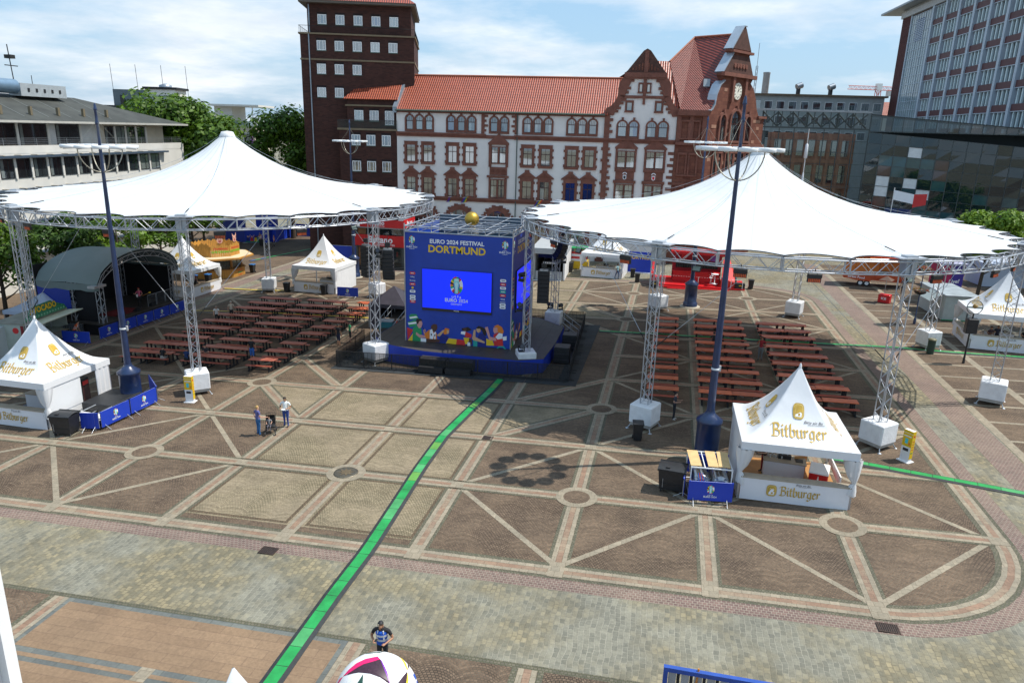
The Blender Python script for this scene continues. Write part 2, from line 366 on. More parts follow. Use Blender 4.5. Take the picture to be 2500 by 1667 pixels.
def outline(d, rad=CE, n=10):
    """rounded plaza outline grown outwards by d"""
    X0, X1, Y0, Y1 = -29-d, 29+d, -5.8-d, 52.2+d; r = rad+d; p = []
    for cx, cy, a in ((X1-r, Y0+r, -pi/2), (X1-r, Y1-r, 0), (X0+r, Y1-r, pi/2), (X0+r, Y0+r, pi)):
        p += [(cx+r*cos(a+pi/2*i/n), cy+r*sin(a+pi/2*i/n)) for i in range(n+1)]
    return p
def ringstrip(d0, d1, h, mat):
    a, b = outline(d0), outline(d1); n = len(a)
    return [([a[i], b[i], b[(i+1) % n], a[(i+1) % n]], h, mat) for i in range(n)]
sheet('plaza_paving', [(outline(0.02), .004)], brown)
sheet('plaza_border', ringstrip(.62, .80, .005, greyset)+ringstrip(.80, 1.5, .005, purple)+ringstrip(-.22, -.003, .009, greyset))
# pale panels with a brown frame course, in the middle of the square, front and back
PP = []; FR = []
def panel(x0, x1, y0, y1):
    x0, x1, y0, y1 = x0+.3, x1-.3, y0+.3, y1-.3
    PP.append((rect(x0, x1, y0, y1), .008, pale))
    o, w = .12, .16
    for a in (rect(x0+o, x1-o, y0+o, y0+o+w), rect(x0+o, x1-o, y1-o-w, y1-o), rect(x0+o, x0+o+w, y0+o+w, y1-o-w), rect(x1-o-w, x1-o, y0+o+w, y1-o-w)):
        FR.append((a, .0115, darkset))
for i in (-1, 0):
    for j in (-1, 0, 1, 6, 7, 8): panel(i*CE, (i+1)*CE, j*CE+(.3 if j == -1 else 0), (j+1)*CE)
for sx in (-1, 1):
    PP.append(([(sx*(1*CE+.3), 1*CE+.9), (sx*(1*CE+.3), 2*CE-.3), (sx*(2*CE-.9), 2*CE-.3)], .008, pale))
    PP.append(([(sx*(1*CE+.3), 7*CE-.9), (sx*(1*CE+.3), 6*CE+.3), (sx*(2*CE-.9), 6*CE+.3)], .008, pale))
sheet('pale_paving', PP+FR)
B = []
def band(a, b, h, thin=False):
    if thin: B.append((strip(a, b, -.13, .13), h, cream)); return
    B.append((strip(a, b, -.31, -.125), h, cream)); B.append((strip(a, b, -.12, .12), h, pinks)); B.append((strip(a, b, .125, .31), h, cream))
    if abs(a[0]) > 5.5 or abs(b[0]) > 5.5:
        B.append((strip(a, b, -.45, -.315), h-.004, greyset)); B.append((strip(a, b, .315, .45), h-.004, greyset))
C_ = lambda i, j: (i*CE, j*CE)
for i in range(-4, 5): band((i*CE, -5.8), (i*CE, 52.2), .016)
for j in range(0, 9):
    if j in (3, 4, 5): continue
    band((-29, j*CE), (29, j*CE), .020)
for j in (3, 4, 5): band((-29, j*CE), (-2*CE, j*CE), .020); band((2*CE, j*CE), (29, j*CE), .020)
for sx in (-1, 1):
    for a, b in (((1, 1), (2, 2)), ((1, 2), (2, 3)), ((1, 7), (2, 6)), ((1, 6), (2, 5))): band(C_(sx*a[0], a[1]), C_(sx*b[0], b[1]), .0125)
    for i in range(1, 5):
        for j in range(-1, 9):
            if i == 1 and j in (1, 2, 3, 4, 5, 6): continue
            if (i+j) % 2: a, b = C_(sx*i, j), C_(sx*(i+1), j+1)
            else: a, b = C_(sx*i, j+1), C_(sx*(i+1), j)
            if i == 4 and j in (-1, 8):
                if j == -1: a, b = C_(sx*5, 0), C_(sx*4, -1)
                else: a, b = C_(sx*5, 8), C_(sx*4, 9)
            band(a, b, .0125, True)
for i in range(-4, 5):
    for j in range(-1, 10): B.append((rect(i*CE-.31, i*CE+.31, j*CE-.31-(.4 if j == -1 else 0), j*CE+.31), .024, cream))
for sx in (-1, 1):
    for j in range(0, 9): B.append((rect(sx*29-.31 if sx < 0 else 29-.1, sx*29+.1 if sx < 0 else 29.62, j*CE-.31, j*CE+.31), .024, cream))
B += ringstrip(0, .19, .0135, cream)+ringstrip(.193, .43, .0135, pinks)+ringstrip(.433, .62, .0135, cream)
for i, j in ((0, 0), (2, 0), (4, 0), (-2, 0), (-4, 0), (2, 2), (-2, 2), (2, 6), (-2, 6), (2, 8), (4, 8), (-2, 8), (-4, 8), (0, 8)):
    x, y = C_(i, j); n = 36
    for k in range(n):
        a0, a1 = 2*pi*k/n, 2*pi*(k+1)/n
        B.append(([(x+.62*cos(a0), y+.62*sin(a0)), (x+.97*cos(a0), y+.97*sin(a0)), (x+.97*cos(a1), y+.97*sin(a1)), (x+.62*cos(a1), y+.62*sin(a1))], .028, cream))
    B.append((arc(x, y, .62, 0, 2*pi, 36)[:-1], .0285, brown if (i, j) != (0, 0) else pale))
sheet('paving_bands', B)
# pavement beyond the road: right-hand side and along the near edge
R = []
R.append((rect(34.2, 72, -60, 70), .006, brown)); R.append((rect(33.7, 34.2, -60, 70), .010, cream)); R.append((rect(32.0, 33.6, -60, 70), .006, purple))
for k in range(-8, 24): R.append((rect(34.2, 60, k*2.9-.13, k*2.9+.13), .010, cream))
R.append((rect(37.4, 37.9, -60, 70), .014, cream)); R.append((rect(44, 44.5, -60, 70), .014, cream))
R.append((rect(-72, -34.2, -60, 90), .006, brown)); R.append((rect(-34.2, -33.7, -60, 90), .010, cream)); R.append((rect(-33.6, -32.0, -60, 60), .006, purple))
Y = -2*CE
R.append((rect(-32, 32, -40, Y), .006, brown)); R.append((rect(-32, 32, Y, Y+.22), .009, greyset))
for i in (-1, 1, 2, 3, -2, -3):
    x = i*CE; R += [(rect(x-.31, x-.125, -40, Y), .016, cream), (rect(x-.12, x+.12, -40, Y), .016, pinks), (rect(x+.125, x+.31, -40, Y), .016, cream)]
    R += [(rect(x-.52, x-.32, -40, Y), .012, greyset), (rect(x+.32, x+.52, -40, Y), .012, greyset)]
sheet('pavement', R)
P = [(rect(-5.48, 5.48, -40, Y+.02), .0175, greyslab), (rect(-5.3, 5.3, -14.15, Y-.2), .0215, pinkslab), (rect(-5.3, 5.3, -14.55, -14.38), .0215, pinkslab), (rect(-5.3, 5.3, -40, -14.75), .0215, pinkslab)]
P += [(rect(-.4, .1, -14.75, -14.15), .0255, cream)]
sheet('slab_paving', P)
# drains and the cast plate in the middle circle
iron = M('rusty_iron', (.075, .05, .04), .6, .6, .35, 9)
castm = M('cast_plate', (.16, .14, .105), .45, .7, .3, 6, .3)
for x, y, w, d, l in ((-.04, -7.22, .62, .42, 'rusty drain grate in the grey road near the green cable ramp'), (23.27, -6.97, .62, .42, 'rusty drain grate in the road outside the curved corner of the square'), (5.85, 5.75, .5, .42, 'small dark drain cover on the pink band crossing')):
    t = thing('drain_grate', l, 'drain', at(x, y, .026), 0, 'drains in the paving')
    mb = MB(); mb.bx(-w/2-.04, w/2+.04, -d/2-.04, -d/2, 0, .012, iron); mb.bx(-w/2-.04, w/2+.04, d/2, d/2+.04, 0, .012, iron); mb.bx(-w/2-.04, -w/2, -d/2, d/2, 0, .012, iron); mb.bx(w/2, w/2+.04, -d/2, d/2, 0, .012, iron)
    mb.build('frame', t)
    mb = MB(); mb.bx(-w/2, w/2, -d/2, d/2, -.02, .002, M('drain_hole', (.01, .01, .01), .9, var=0))
    for k in range(9): mb.bx(-w/2+w*(k+.25)/9, -w/2+w*(k+.75)/9, -d/2, d/2, .003, .010, iron)
    mb.build('grating', t)
mb = MB(); mb.lathe([(.6, 0), (.6, .03), (.52, .036), (0.01, .036)], castm, 36); k = .42
mb.prism([(k*cos(a), k*sin(a)) if i % 2 else (.2*cos(a), .2*sin(a)) for i, a in enumerate([2*pi*i/16 for i in range(16)])], .036, .048, lambda u, v, w: (u, v, w), M('cast_relief', (.23, .17, .10), .5, .7, .2, 5))
tag(mb.build('inlaid_plate', loc=at(0, 0, .026)), 'dark cast metal plate set in the central paving circle', 'plate')

# ------------------------------------------------------------------ cable ramps laid across the square
green1 = M('ramp_green', (.014, .27, .06), .55, var=.3, scale=1.3); green2 = M('ramp_green_pale', (.06, .31, .10), .55, var=.25, scale=1.3); green3 = M('ramp_lime', (.11, .29, .05), .55, var=.25, scale=1.3)
rub = M('black_rubber', (.025, .028, .03), .75, var=.3, scale=4); yel = M('ramp_yellow', (.55, .40, .03), .55, var=.15, scale=3); bluer = M('ramp_blue', (.03, .12, .35), .5, var=.1)
def cable_ramp(pts, width, label, cols, seg=.92, edge=.16):
    t = thing('cable_ramp', label, 'cable ramp', at(*pts[0]), 0, 'cable ramps across the square'); ox, oy, oz = t.location
    # resample
    P_ = [Vector(p) for p in pts]; L_ = [0]
    for a, b in zip(P_, P_[1:]): L_.append(L_[-1]+(b-a).length)
    def pt(s):
        for k in range(len(P_)-1):
            if s <= L_[k+1] or k == len(P_)-2: return P_[k].lerp(P_[k+1], (s-L_[k])/(L_[k+1]-L_[k]))
    n = int(L_[-1]/seg); lid = MB(); body = MB(); r_ = random.Random(len(pts)*7+n)
    for k in range(n):
        a, b = pt(k*L_[-1]/n), pt((k+1)*L_[-1]/n); d = (b-a).normalized(); nr = Vector((-d.y, d.x)); hw = width/2; g_ = d*.012
        def q(p, w, h): v = p+nr*w; return (v.x-ox, v.y-oy, gz(v.x)+h-oz)
        vs = [q(p, w, h) for p in (a, b) for w, h in ((-hw-edge, .03), (-hw, .075), (hw, .075), (hw+edge, .03))]
        body.add(vs, [(1, 0, 4, 5), (2, 1, 5, 6), (3, 2, 6, 7)], rub)
        m_ = r_.choice(cols)
        lid.add([q(a+g_, -hw, .080), q(a+g_, hw, .080), q(b-g_, hw, .080), q(b-g_, -hw, .080)], [(1, 0, 3, 2)], m_)
    body.build('rubber_edge', t); lid.build('lid', t)
    return t
cable_ramp([(4.05, -16), (3.97, -13.9), (3.86, -9.3), (3.88, -6.3), (3.66, -2.3), (3.44, 1.3), (3.35, 5.4), (3.72, 9.7), (4.1, 13.2), (4.24, 15.6)], .42, 'long green cable ramp running up the middle of the square', [green1, green1, green2, green1, green3])
cable_ramp([(9.6, 30.0), (13, 30.05), (22, 29.9), (27, 29.95), (33, 30.1), (36, 29.65), (42, 29.3)], .34, 'green cable ramp behind the right picnic tables', [green1, green2])
cable_ramp([(23.9, 7.0), (25.2, 6.8), (27.9, 6.05), (31, 5.2), (34, 4.3)], .36, 'green cable ramp leaving the front right beer tent', [green1, green2])
cable_ramp([(-32.6, 39.05), (-28.2, 39.0), (-25.1, 39.5)], .3, 'yellow cable ramp between two beer tents', [yel])
cable_ramp([(-29.5, 29.0), (-25.6, 29.5), (-20, 29.85), (-12, 29.95), (-8.5, 30)], .26, 'yellow cable ramp through the left picnic tables', [yel])
cable_ramp([(-39.9, 56.0), (-38.9, 60.2), (-36.9, 68.3)], .4, 'green and blue cable ramp beside the grill hut', [green1, green2, bluer])
# ------------------------------------------------------------------ shared paints
alu = M('truss_aluminium', (.47, .49, .52), .36, .6, .2, 2)
steel = M('galvanised_steel', (.42, .45, .48), .42, .7, .2, 3)
whitefab = membrane_mat('white_tent_fabric', (.83, .84, .85), .12, .38)
membr = membrane_mat('canopy_membrane', (.74, .77, .79), .14, .5, 32)
wrap = M('white_wrap', (.74, .75, .76), .5, var=.1, scale=2.5, bump=.35)
concrete = M('concrete', (.36, .35, .32), .85, var=.2, scale=3, bump=.3)
black = M('black_plastic', (.018, .019, .021), .45, var=.3, scale=5)
blackm = M('matt_black', (.014, .014, .015), .7, var=.3, scale=4)
blue = M('event_blue', (.010, .045, .43), .5, var=.08, scale=1.2)
bluedk = M('event_blue_dark', (.008, .030, .27), .55, var=.1, scale=1.2)
white = M('white_paint', (.78, .78, .77), .5, var=.05)
gold = M('gold_print', (.50, .32, .045), .4, var=.22, scale=2.5)
goldp = M('pale_gold_print', (.72, .55, .2), .4, var=.15, scale=2.5)
ink = M('black_ink', (.03, .03, .035), .6, var=0)
wht = M('white_print', (.82, .83, .85), .55, var=.04)
ylw = M('yellow_print', (.80, .52, .02), .55, var=.06)
red = M('red_paint', (.55, .012, .015), .4, var=.1, scale=2)
redp = M('red_print', (.62, .03, .03), .5, var=.05)
greenp = M('green_print', (.02, .28, .10), .5, var=.06)
lampblue = M('lamp_post_blue', (.014, .030, .085), .32, var=.25, scale=2, coat=.3)

def truss_tower(mb, x, y, z0, z1, s, n, rz=0., rc=.034, rb=.017, mat=None):
    mat = mat or alu; h = s/2; ca, sa = cos(rz), sin(rz)
    P_ = [(x+a*ca-b*sa, y+a*sa+b*ca) for a, b in ((-h, -h), (h, -h), (h, h), (-h, h))]
    for p in P_: mb.tube((p[0], p[1], z0), (p[0], p[1], z1), rc, mat, 6, cap=False)
    dz = (z1-z0)/n
    for k in range(4):
        a, b = P_[k], P_[(k+1) % 4]
        for i in range(n):
            p, q = (a, b) if (i+k) % 2 else (b, a)
            mb.tube((p[0], p[1], z0+dz*i), (q[0], q[1], z0+dz*(i+1)), rb, mat, 4, cap=False)
        for z in (z0, z1, (z0+z1)/2): mb.tube((a[0], a[1], z), (b[0], b[1], z), rb*1.2, mat, 4, cap=False)
def ballast(mb, w, h0, h1):
    mb.cbox(-w/2, w/2, -w/2, w/2, h0, h1, wrap, .05)
    mb.bx(-w/2+.06, w/2-.06, -w/2+.06, w/2-.06, h0-.2, h0-.003, concrete)
    for a in (-1, 1):
        for b in (-1, 1):
            mb.tube((a*w*.52, b*w*.52, .02), (a*w*.40, b*w*.40, h0-.1), .03, steel, 6); mb.lathe([(.11, 0), (.11, .025), (.03, .05)], steel, 10, (a*w*.52, b*w*.52, 0))
    for a in (-.3, .05, .36): mb.tube((a*w, -w/2-.008, h0+.02), (a*w+.03, -w/2-.008, h1-.08), .012, wrap, 4)   # folds of the wrapping
# ------------------------------------------------------------------ the two big canopies
RR, ZB, ZT, ZP = 16.25, 10.25, 10.9, 16.1
def zfab(r): q = max(0., 1-r/RR); return ZT+.1+(ZP-ZT-.1)*(.67*q**4+.33*q)
def canopy(cx, cy, label, rng, skip=()):
    t = thing('round_canopy', label, 'canopy', (cx, cy, 0), 0, 'white round canopies')
    # membrane
    NA, vs, fs = 256, [], []; rad = [.0, .02, .04, .07, .11, .16, .22, .29, .37, .46, .56, .66, .76, .86, .94, 1.0]
    for k, u in enumerate(rad):
        for i in range(NA):
            a = 2*pi*i/NA; ph = ((a/(2*pi)*32) % 1.0); sc = 4*ph*(1-ph)
            re = RR+.36-1.15*sc**.85; r = .55+(re-.55)*u
            w = .05*u*u*(1-sc)-.05*(u**3)*sc+.05*sin(8*a+.6)*u*(1-u)
            vs.append((r*cos(a), r*sin(a), zfab(r)+w))
    for k in range(len(rad)-1):
        for i in range(NA): j = (i+1) % NA; fs.append((k*NA+i, (k+1)*NA+i, (k+1)*NA+j, k*NA+j))
    mb = MB(); mb.add(vs, fs, membr, True); mem = mb.build('membrane', t); mb = MB(); mb.path(vs[-NA:], .035, M('edge_belt', (.05, .05, .055), .7), 4, True); mb.build('edge_belt', mem)
    mb = MB(); mb.lathe([(.60, zfab(.6)-.1), (.62, zfab(.55)+.02), (.45, ZP-.12), (.05, ZP-.06)], M('cap_grey', (.62, .63, .64), .5), 20)
    for i in range(32):
        a = 2*pi*i/32; mb.tube(((RR+.05)*cos(a), (RR+.05)*sin(a), ZT), ((RR+.3)*cos(a), (RR+.3)*sin(a), ZT+.1), .04, alu, 6)
    mb.build('peak_cap', t)
    # ring truss of 32 straight lengths
    mb = MB(); N = 32
    def rp(i, dr, z): a = 2*pi*i/N; return ((RR+dr)*cos(a), (RR+dr)*sin(a), z)
    for i in range(N):
        for dr in (-.32, .32):
            for z in (ZB, ZT): mb.tube(rp(i, dr, z), rp(i+1, dr, z), .042, alu, 6, cap=False)
            m_ = 5
            for k in range(m_):
                f0, f1 = i+k/m_, i+(k+1)/m_
                za, zb = (ZB, ZT) if k % 2 == 0 else (ZT, ZB)
                mb.tube(rp(f0, dr, za), rp(f1, dr, zb), .022, alu, 4, cap=False)
            mb.tube(rp(i, dr, ZB), rp(i, dr, ZT), .05, alu, 6, cap=False)
        for k in range(4):
            for z in (ZB, ZT): mb.tube(rp(i+k/4, -.32 if k % 2 else .32, z), rp(i+(k+1)/4, .32 if k % 2 else -.32, z), .018, alu, 4, cap=False)
        for z in (ZB, ZT): mb.tube(rp(i, -.32, z), rp(i, .32, z), .03, alu, 4, cap=False)
    mb.build('ring_truss', t)
    # cables from the peak to the ring over each tower
    mb = MB()
    for k in range(8):
        a = radians(22.5+45*k); pts = [(r*cos(a), r*sin(a), .82*zfab(r)+.18*(ZP-.1+(ZT+.3-ZP)*r/RR)+.05) for r in (.5, 2, 4, 6, 8, 10, 12, 14, 15.4, RR-.1)]; mb.path(pts, .012, steel, 4)
        mb.tube(Vector(pts[-3]).lerp(Vector(pts[-2]), .2), Vector(pts[-3]).lerp(Vector(pts[-2]), .8), .03, blackm, 5)
    mb.build('guy_cable', t)
    # towers with their head boxes and wrapped ballast blocks
    for k in range(8):
        a = radians(22.5+45*k); x, y = RR*cos(a), RR*sin(a); g = gz(cx+x)
        if (k in skip): continue
        mb = MB(); truss_tower(mb, x, y, g+1.5, ZB, .48, 17, a); o = mb.build('tower', t)
        mb = MB(); mb.box((x, y, (ZB+ZT)/2+.08), (.5, .62, 1.1), M('head_box_grey', (.40, .43, .46), .45, .5), a); mb.box((x, y, ZT+.18), (.8, 1.5, .06), M('head_plate', (.55, .57, .6), .4, .4), a)
        mb.build('head_box', o)
        mb = MB(); w = rng.choice((1.3, 1.36, 1.42)); ballast(mb, w, .42, 1.5); mb.build('ballast_block', t, (x, y, g), a+radians(rng.choice((0, 8, -6, 20))))
    # side bracing wires
    mb = MB()
    for k, kk, hh in ((5, 4, 4.6), (5, 6, 4.6), (6, 5, 4.6), (6, 7, 4.6), (1, 2, 4), (2, 1, 4)):
        a, b = radians(22.5+45*k), radians(22.5+45*kk); c = .42
        p = Vector((RR*cos(a), RR*sin(a), gz(cx+RR*cos(a))+hh)); q = Vector((RR*(cos(a)*(1-c)+cos(b)*c), RR*(sin(a)*(1-c)+sin(b)*c), ZB))
        mb.tube(p, q, .014, steel, 4); mb.tube(p.lerp(q, .06), p.lerp(q, .17), .03, blackm, 5)
    mb.build('bracing_wire', t)
    return t
canopy(20.5, 24.3, 'white round canopy on truss towers over the right picnic tables', random.Random(1))
canopy(-20.8, 23.9, 'white round canopy on truss towers over the left picnic tables', random.Random(2))

# heaters, floodlights and loudspeakers hung from the ring trusses
heatglow = M('heater_grille', (.55, .10, .03), .5, var=.25, scale=9)
def heater(x, y, z, rz, label):
    t = thing('patio_heater', label, 'heater', (x, y, z), rz, 'heaters hanging from the ring trusses'); mb = MB()
    mb.cbox(-.36, .36, -.09, .09, -.22, 0, black, .03); mb.tube((0, 0, 0), (0, 0, .24), .025, black); mb.build('housing', t)
    mb = MB(); mb.bx(-.34, .34, -.03, .10, -.46, -.24, black)
    mb.build('lower_housing', t)
    mb = MB()
    for k in range(7): mb.cbox(-.30+k*.088, -.235+k*.088, -.06, -.032, -.44, -.26, heatglow, .008)
    mb.build('grille', t)
def flood(x, y, z, rz, label):
    t = thing('floodlight', label, 'floodlight', (x, y, z), rz, 'floodlights hanging from the ring trusses'); mb = MB()
    M4 = Matrix.Translation((0, 0, -.3)) @ Matrix.Rotation(radians(-35), 4, 'X')
    mb.cbox(-.22, .22, -.05, .05, -.16, .16, black, .02, M4); mb.build('housing', t)
    mb = MB(); mb.bx(-.19, .19, -.062, -.052, -.13, .13, M('flood_glass', (.16, .2, .17), .1, var=0), M4); mb.build('lens', t)
    mb = MB(); mb.path([(-.25, 0, -.3), (-.25, 0, -.02), (.25, 0, -.02), (.25, 0, -.3)], .018, black); mb.tube((0, 0, 0), (0, 0, .12), .02, black); mb.build('bracket', t)
def ringpos(cx, cy, deg): a = radians(deg); return cx+(RR-.2)*cos(a), cy+(RR-.2)*sin(a)
for deg, lab in ((-160, 'heater under the right ring truss beside the video cube'), (-143, 'heater under the right ring truss nearest the far beer tent'), (-120, 'heater under the right ring truss left of its front left tower'), (-97, 'heater under the right ring truss right of the near blue lamp post'), (-84, 'heater under the right ring truss in the middle of its front'), (-60, 'heater under the right ring truss left of the yellow menu stand tower'), (-42, 'heater under the right ring truss above the purple stall'), (-30, 'heater under the right ring truss at its right end')):
    x, y = ringpos(20.5, 24.3, deg); heater(x, y, ZB-.12, radians(deg+90), lab)
for deg, lab in ((-150, 'heater under the left ring truss at its left end'), (-125, 'heater under the left ring truss above the music stage'), (-108, 'heater under the left ring truss left of its front tower'), (-84, 'heater under the left ring truss above the grill hut'), (-60, 'heater under the left ring truss above the far blue fence'), (-42, 'heater under the left ring truss beside the dark speaker column')):
    x, y = ringpos(-20.8, 23.9, deg); heater(x, y, ZB-.12, radians(deg+90), lab)
for (cx, cy, deg, lab) in ((20.5, 24.3, -133, 'floodlight under the right ring truss over the far beer tent'), (20.5, 24.3, -105, 'floodlight under the right ring truss over the red bar'), (20.5, 24.3, -66, 'floodlight under the right ring truss over the orange trailer'), (20.5, 24.3, -20, 'floodlight under the right ring truss at its far right'), (-20.8, 23.9, -28, 'floodlight on the left ring truss in front of the red betting booth')):
    x, y = ringpos(cx, cy, deg); flood(x, y, ZB-.05, radians(deg+90), lab)
def line_array(x, y, z, n, rz, label, tilt=4.):
    t = thing('speaker_column', label, 'speaker', (x, y, z), rz, 'hanging speaker columns'); mb = MB()
    mb.bx(-.3, .3, -.2, .2, -.1, 0, steel); mb.tube((0, 0, 0), (0, 0, .9), .02, blackm); mb.bx(-.18, .18, -.14, .14, .12, .42, black); mb.build('bumper', t)
    zc, yc, an = -.1, 0., 0.
    for k in range(n):
        mb = MB(); M4 = Matrix.Translation((0, yc, zc)) @ Matrix.Rotation(radians(an), 4, 'X')
        mb.cbox(-.42, .42, -.28, .22, -.285, -.01, black, .025, M4); mb.bx(-.36, .36, -.288, -.282, -.26, -.04, M('speaker_grille', (.03, .03, .032), .8, var=.4, scale=40), M4); mb.build('cabinet', t)
        zc -= .29*cos(radians(an)); yc += .29*sin(radians(an)); an += tilt
line_array(-6.9, 19.0, 8.4, 8, radians(-35), 'hanging black speaker column left of the video cube, facing left', 0)
line_array(-5.0, 18.4, 8.3, 8, radians(15), 'hanging curved black speaker column against the left edge of the video cube', 5)
line_array(6.3, 19.6, 7.3, 8, radians(8), 'hanging black speaker column just right of the cube corner tower', 0)
line_array(6.6, 26.5, 8.7, 6, radians(60), 'hanging curved black speaker column right of the video cube, facing right', 9)

# ------------------------------------------------------------------ tall blue lamp posts with a ring of discs
disc = M('lamp_disc', (.72, .74, .75), .35, var=.06); brass = M('lamp_bracket', (.35, .33, .27), .4, .5)
def lamp_post(x, y, label):
    t = thing('ring_lamp_post', label, 'lamp post', at(x, y, 0), .3, 'tall blue ring lamp posts'); mb = MB()
    mb.lathe([(.98, 0), (.98, .06), (.9, .1)], M('lamp_plinth', (.40, .36, .28), .8, var=.15), 32); mb.build('plinth', t)
    mb = MB(); mb.lathe([(.70, .08), (.70, .42), (.64, .5), (.60, .56), (.60, 2.15), (.66, 2.2), (.66, 2.34), (.30, 2.62), (.23, 2.72), (.22, 2.8)], lampblue, 28)
    mb.build('drum', t)
    mb = MB(); mb.lathe([(.20, 2.75), (.175, 6), (.125, 11), (.085, 15.5), (.06, 16.8), (.10, 16.85), (.10, 16.95), (.07, 17.1), (.07, 17.6), (.11, 17.64), (.09, 17.7), (.06, 17.9), (.02, 18.0)], lampblue, 16); mb.lathe([(.20, 5.0), (.20, 5.08), (.18, 5.1)], M('band_white', (.6, .62, .64), .5), 16); mb.bx(.18, .28, -.05, .05, 4.9, 5.2, M('junction_grey', (.5, .5, .5), .5)); mb.build('pole', t)
    mb = MB(); n = 11
    for k in range(n):
        a = 2*pi*k/n; mb.lathe([(.40, 0), (.42, .03), (.42, .15), (.40, .17)], disc, 18, (1.57*cos(a), 1.57*sin(a), 15.58))
    mb.build('disc_ring', t)
    mb = MB()
    mb.path([(1.15*cos(2*pi*i/40), 1.15*sin(2*pi*i/40), 15.6) for i in range(40)], .03, brass, 5, True)
    for k in range(n): a = 2*pi*k/n; mb.tube((1.1*cos(a), 1.1*sin(a), 15.6), (1.95*cos(a), 1.95*sin(a), 15.56), .025, brass, 5)
    for k in range(4):
        a = pi/4+k*pi/2
        mb.path([(1.2*cos(a)*sin(s), 1.2*sin(a)*sin(s), 15.6-1.35*cos(s)+0*s) for s in [pi/2*i/10 for i in range(11)]], .032, brass, 5)
        mb.tube((1.2*cos(a), 1.2*sin(a), 15.7), (.06*cos(a), .06*sin(a), 17.0), .006, brass, 4)
    mb.build('bracket', t)
lamp_post(-17.0, 5.75, 'tall blue ring lamp post beside the front left beer tent')
lamp_post(17.6, 5.4, 'tall blue ring lamp post behind the front right beer tent')
lamp_post(17.34, 41.4, 'tall blue ring lamp post in front of the red bar')
lamp_post(-21.5, 48.6, 'tall blue ring lamp post beside the red betting booth')

# ------------------------------------------------------------------ picnic tables
tred = M('table_red', (.40, .105, .06), .45, var=.2, scale=2.2, bump=.15, each=.16); tor = M('table_orange_red', (.56, .13, .05), .45, var=.2, scale=2.2, bump=.15, each=.16); tdk = M('bench_red', (.33, .075, .045), .5, var=.2, scale=2.2, each=.2)
def picnic(topmat, name='picnic_table'):
    t = thing(name, '', 'picnic table', (0, 0, -50)); L_ = 2.02
    mb = MB()
    for k in range(2): mb.cbox(-L_/2, L_/2, -.335+k*.338, -.003+k*.338, .715, .76, topmat, .01)
    mb.build('tabletop', t)
    for s in (-1, 1):
        mb = MB(); mb.cbox(-L_/2, L_/2, s*.66-.14, s*.66+.14, .425, .465, topmat if s > 0 else tdk, .01); mb.build('bench', t)
    for s in (-1, 1):
        x = s*.78; mb = MB()
        mb.bx(x-.05, x+.05, -.8, .8, 0, .07, blackm); mb.bx(x-.04, x+.04, -.27, -.17, .07, .68, blackm); mb.bx(x-.04, x+.04, .17, .27, .07, .68, blackm)
        mb.bx(x-.04, x+.04, -.31, .31, .66, .713, blackm)
        for b in (-1, 1): mb.bx(x-.04, x+.04, b*.66-.05, b*.66+.05, .07, .423, blackm)
        mb.tube((x, .2, .6), (x-s*.5, .2, .45), .014, steel, 4); mb.build('leg_frame', t)
    return t
pt = {0: picnic(tred), 1: picnic(tor)}
ROWS = [14.3, 16.5, 18.72, 21.5, 23.66, 25.9, 28.75, 30.9, 33.1]
ORD = ['first', 'second', 'third', 'fourth', 'fifth', 'sixth', 'seventh', 'eighth', 'ninth']
first = {0: True, 1: True}
for side, cols in (('left', [(-23.45, 'leftmost column', 0), (-21.42, 'second column from left', 0), (-18.35, 'third column from left', 0), (-16.32, 'fourth column from left', 0), (-13.05, 'rightmost column', 0)]),
                   ('right', [(15.2, 'leftmost column', 1), (18.48, 'second column from left', 1), (20.52, 'third column from left', 1), (23.75, 'fourth column from left', 1), (25.8, 'rightmost column', 1)])):
    for x, cl, k in cols:
        for i, y in enumerate(ROWS):
            lab = 'red picnic table under %s canopy, %s row from front, %s' % (side, ORD[i], cl)
            if side == 'left' and x > -14 and i >= 6: kk = 1
            else: kk = k
            loc = at(x+rnd.uniform(-.03, .03), y+rnd.uniform(-.08, .08)); rz = rnd.uniform(-.02, .02)
            if first[kk] and kk == k:
                o = pt[kk]; o.location = loc; o.rotation_euler = (0, 0, rz); o['label'] = lab; o['group'] = 'picnic tables in rows'; first[kk] = False
            else: o = dup(pt[kk], loc, rz, lab, 'picnic tables in rows')
            o.rotation_euler.y = -math.atan(SLOPE)
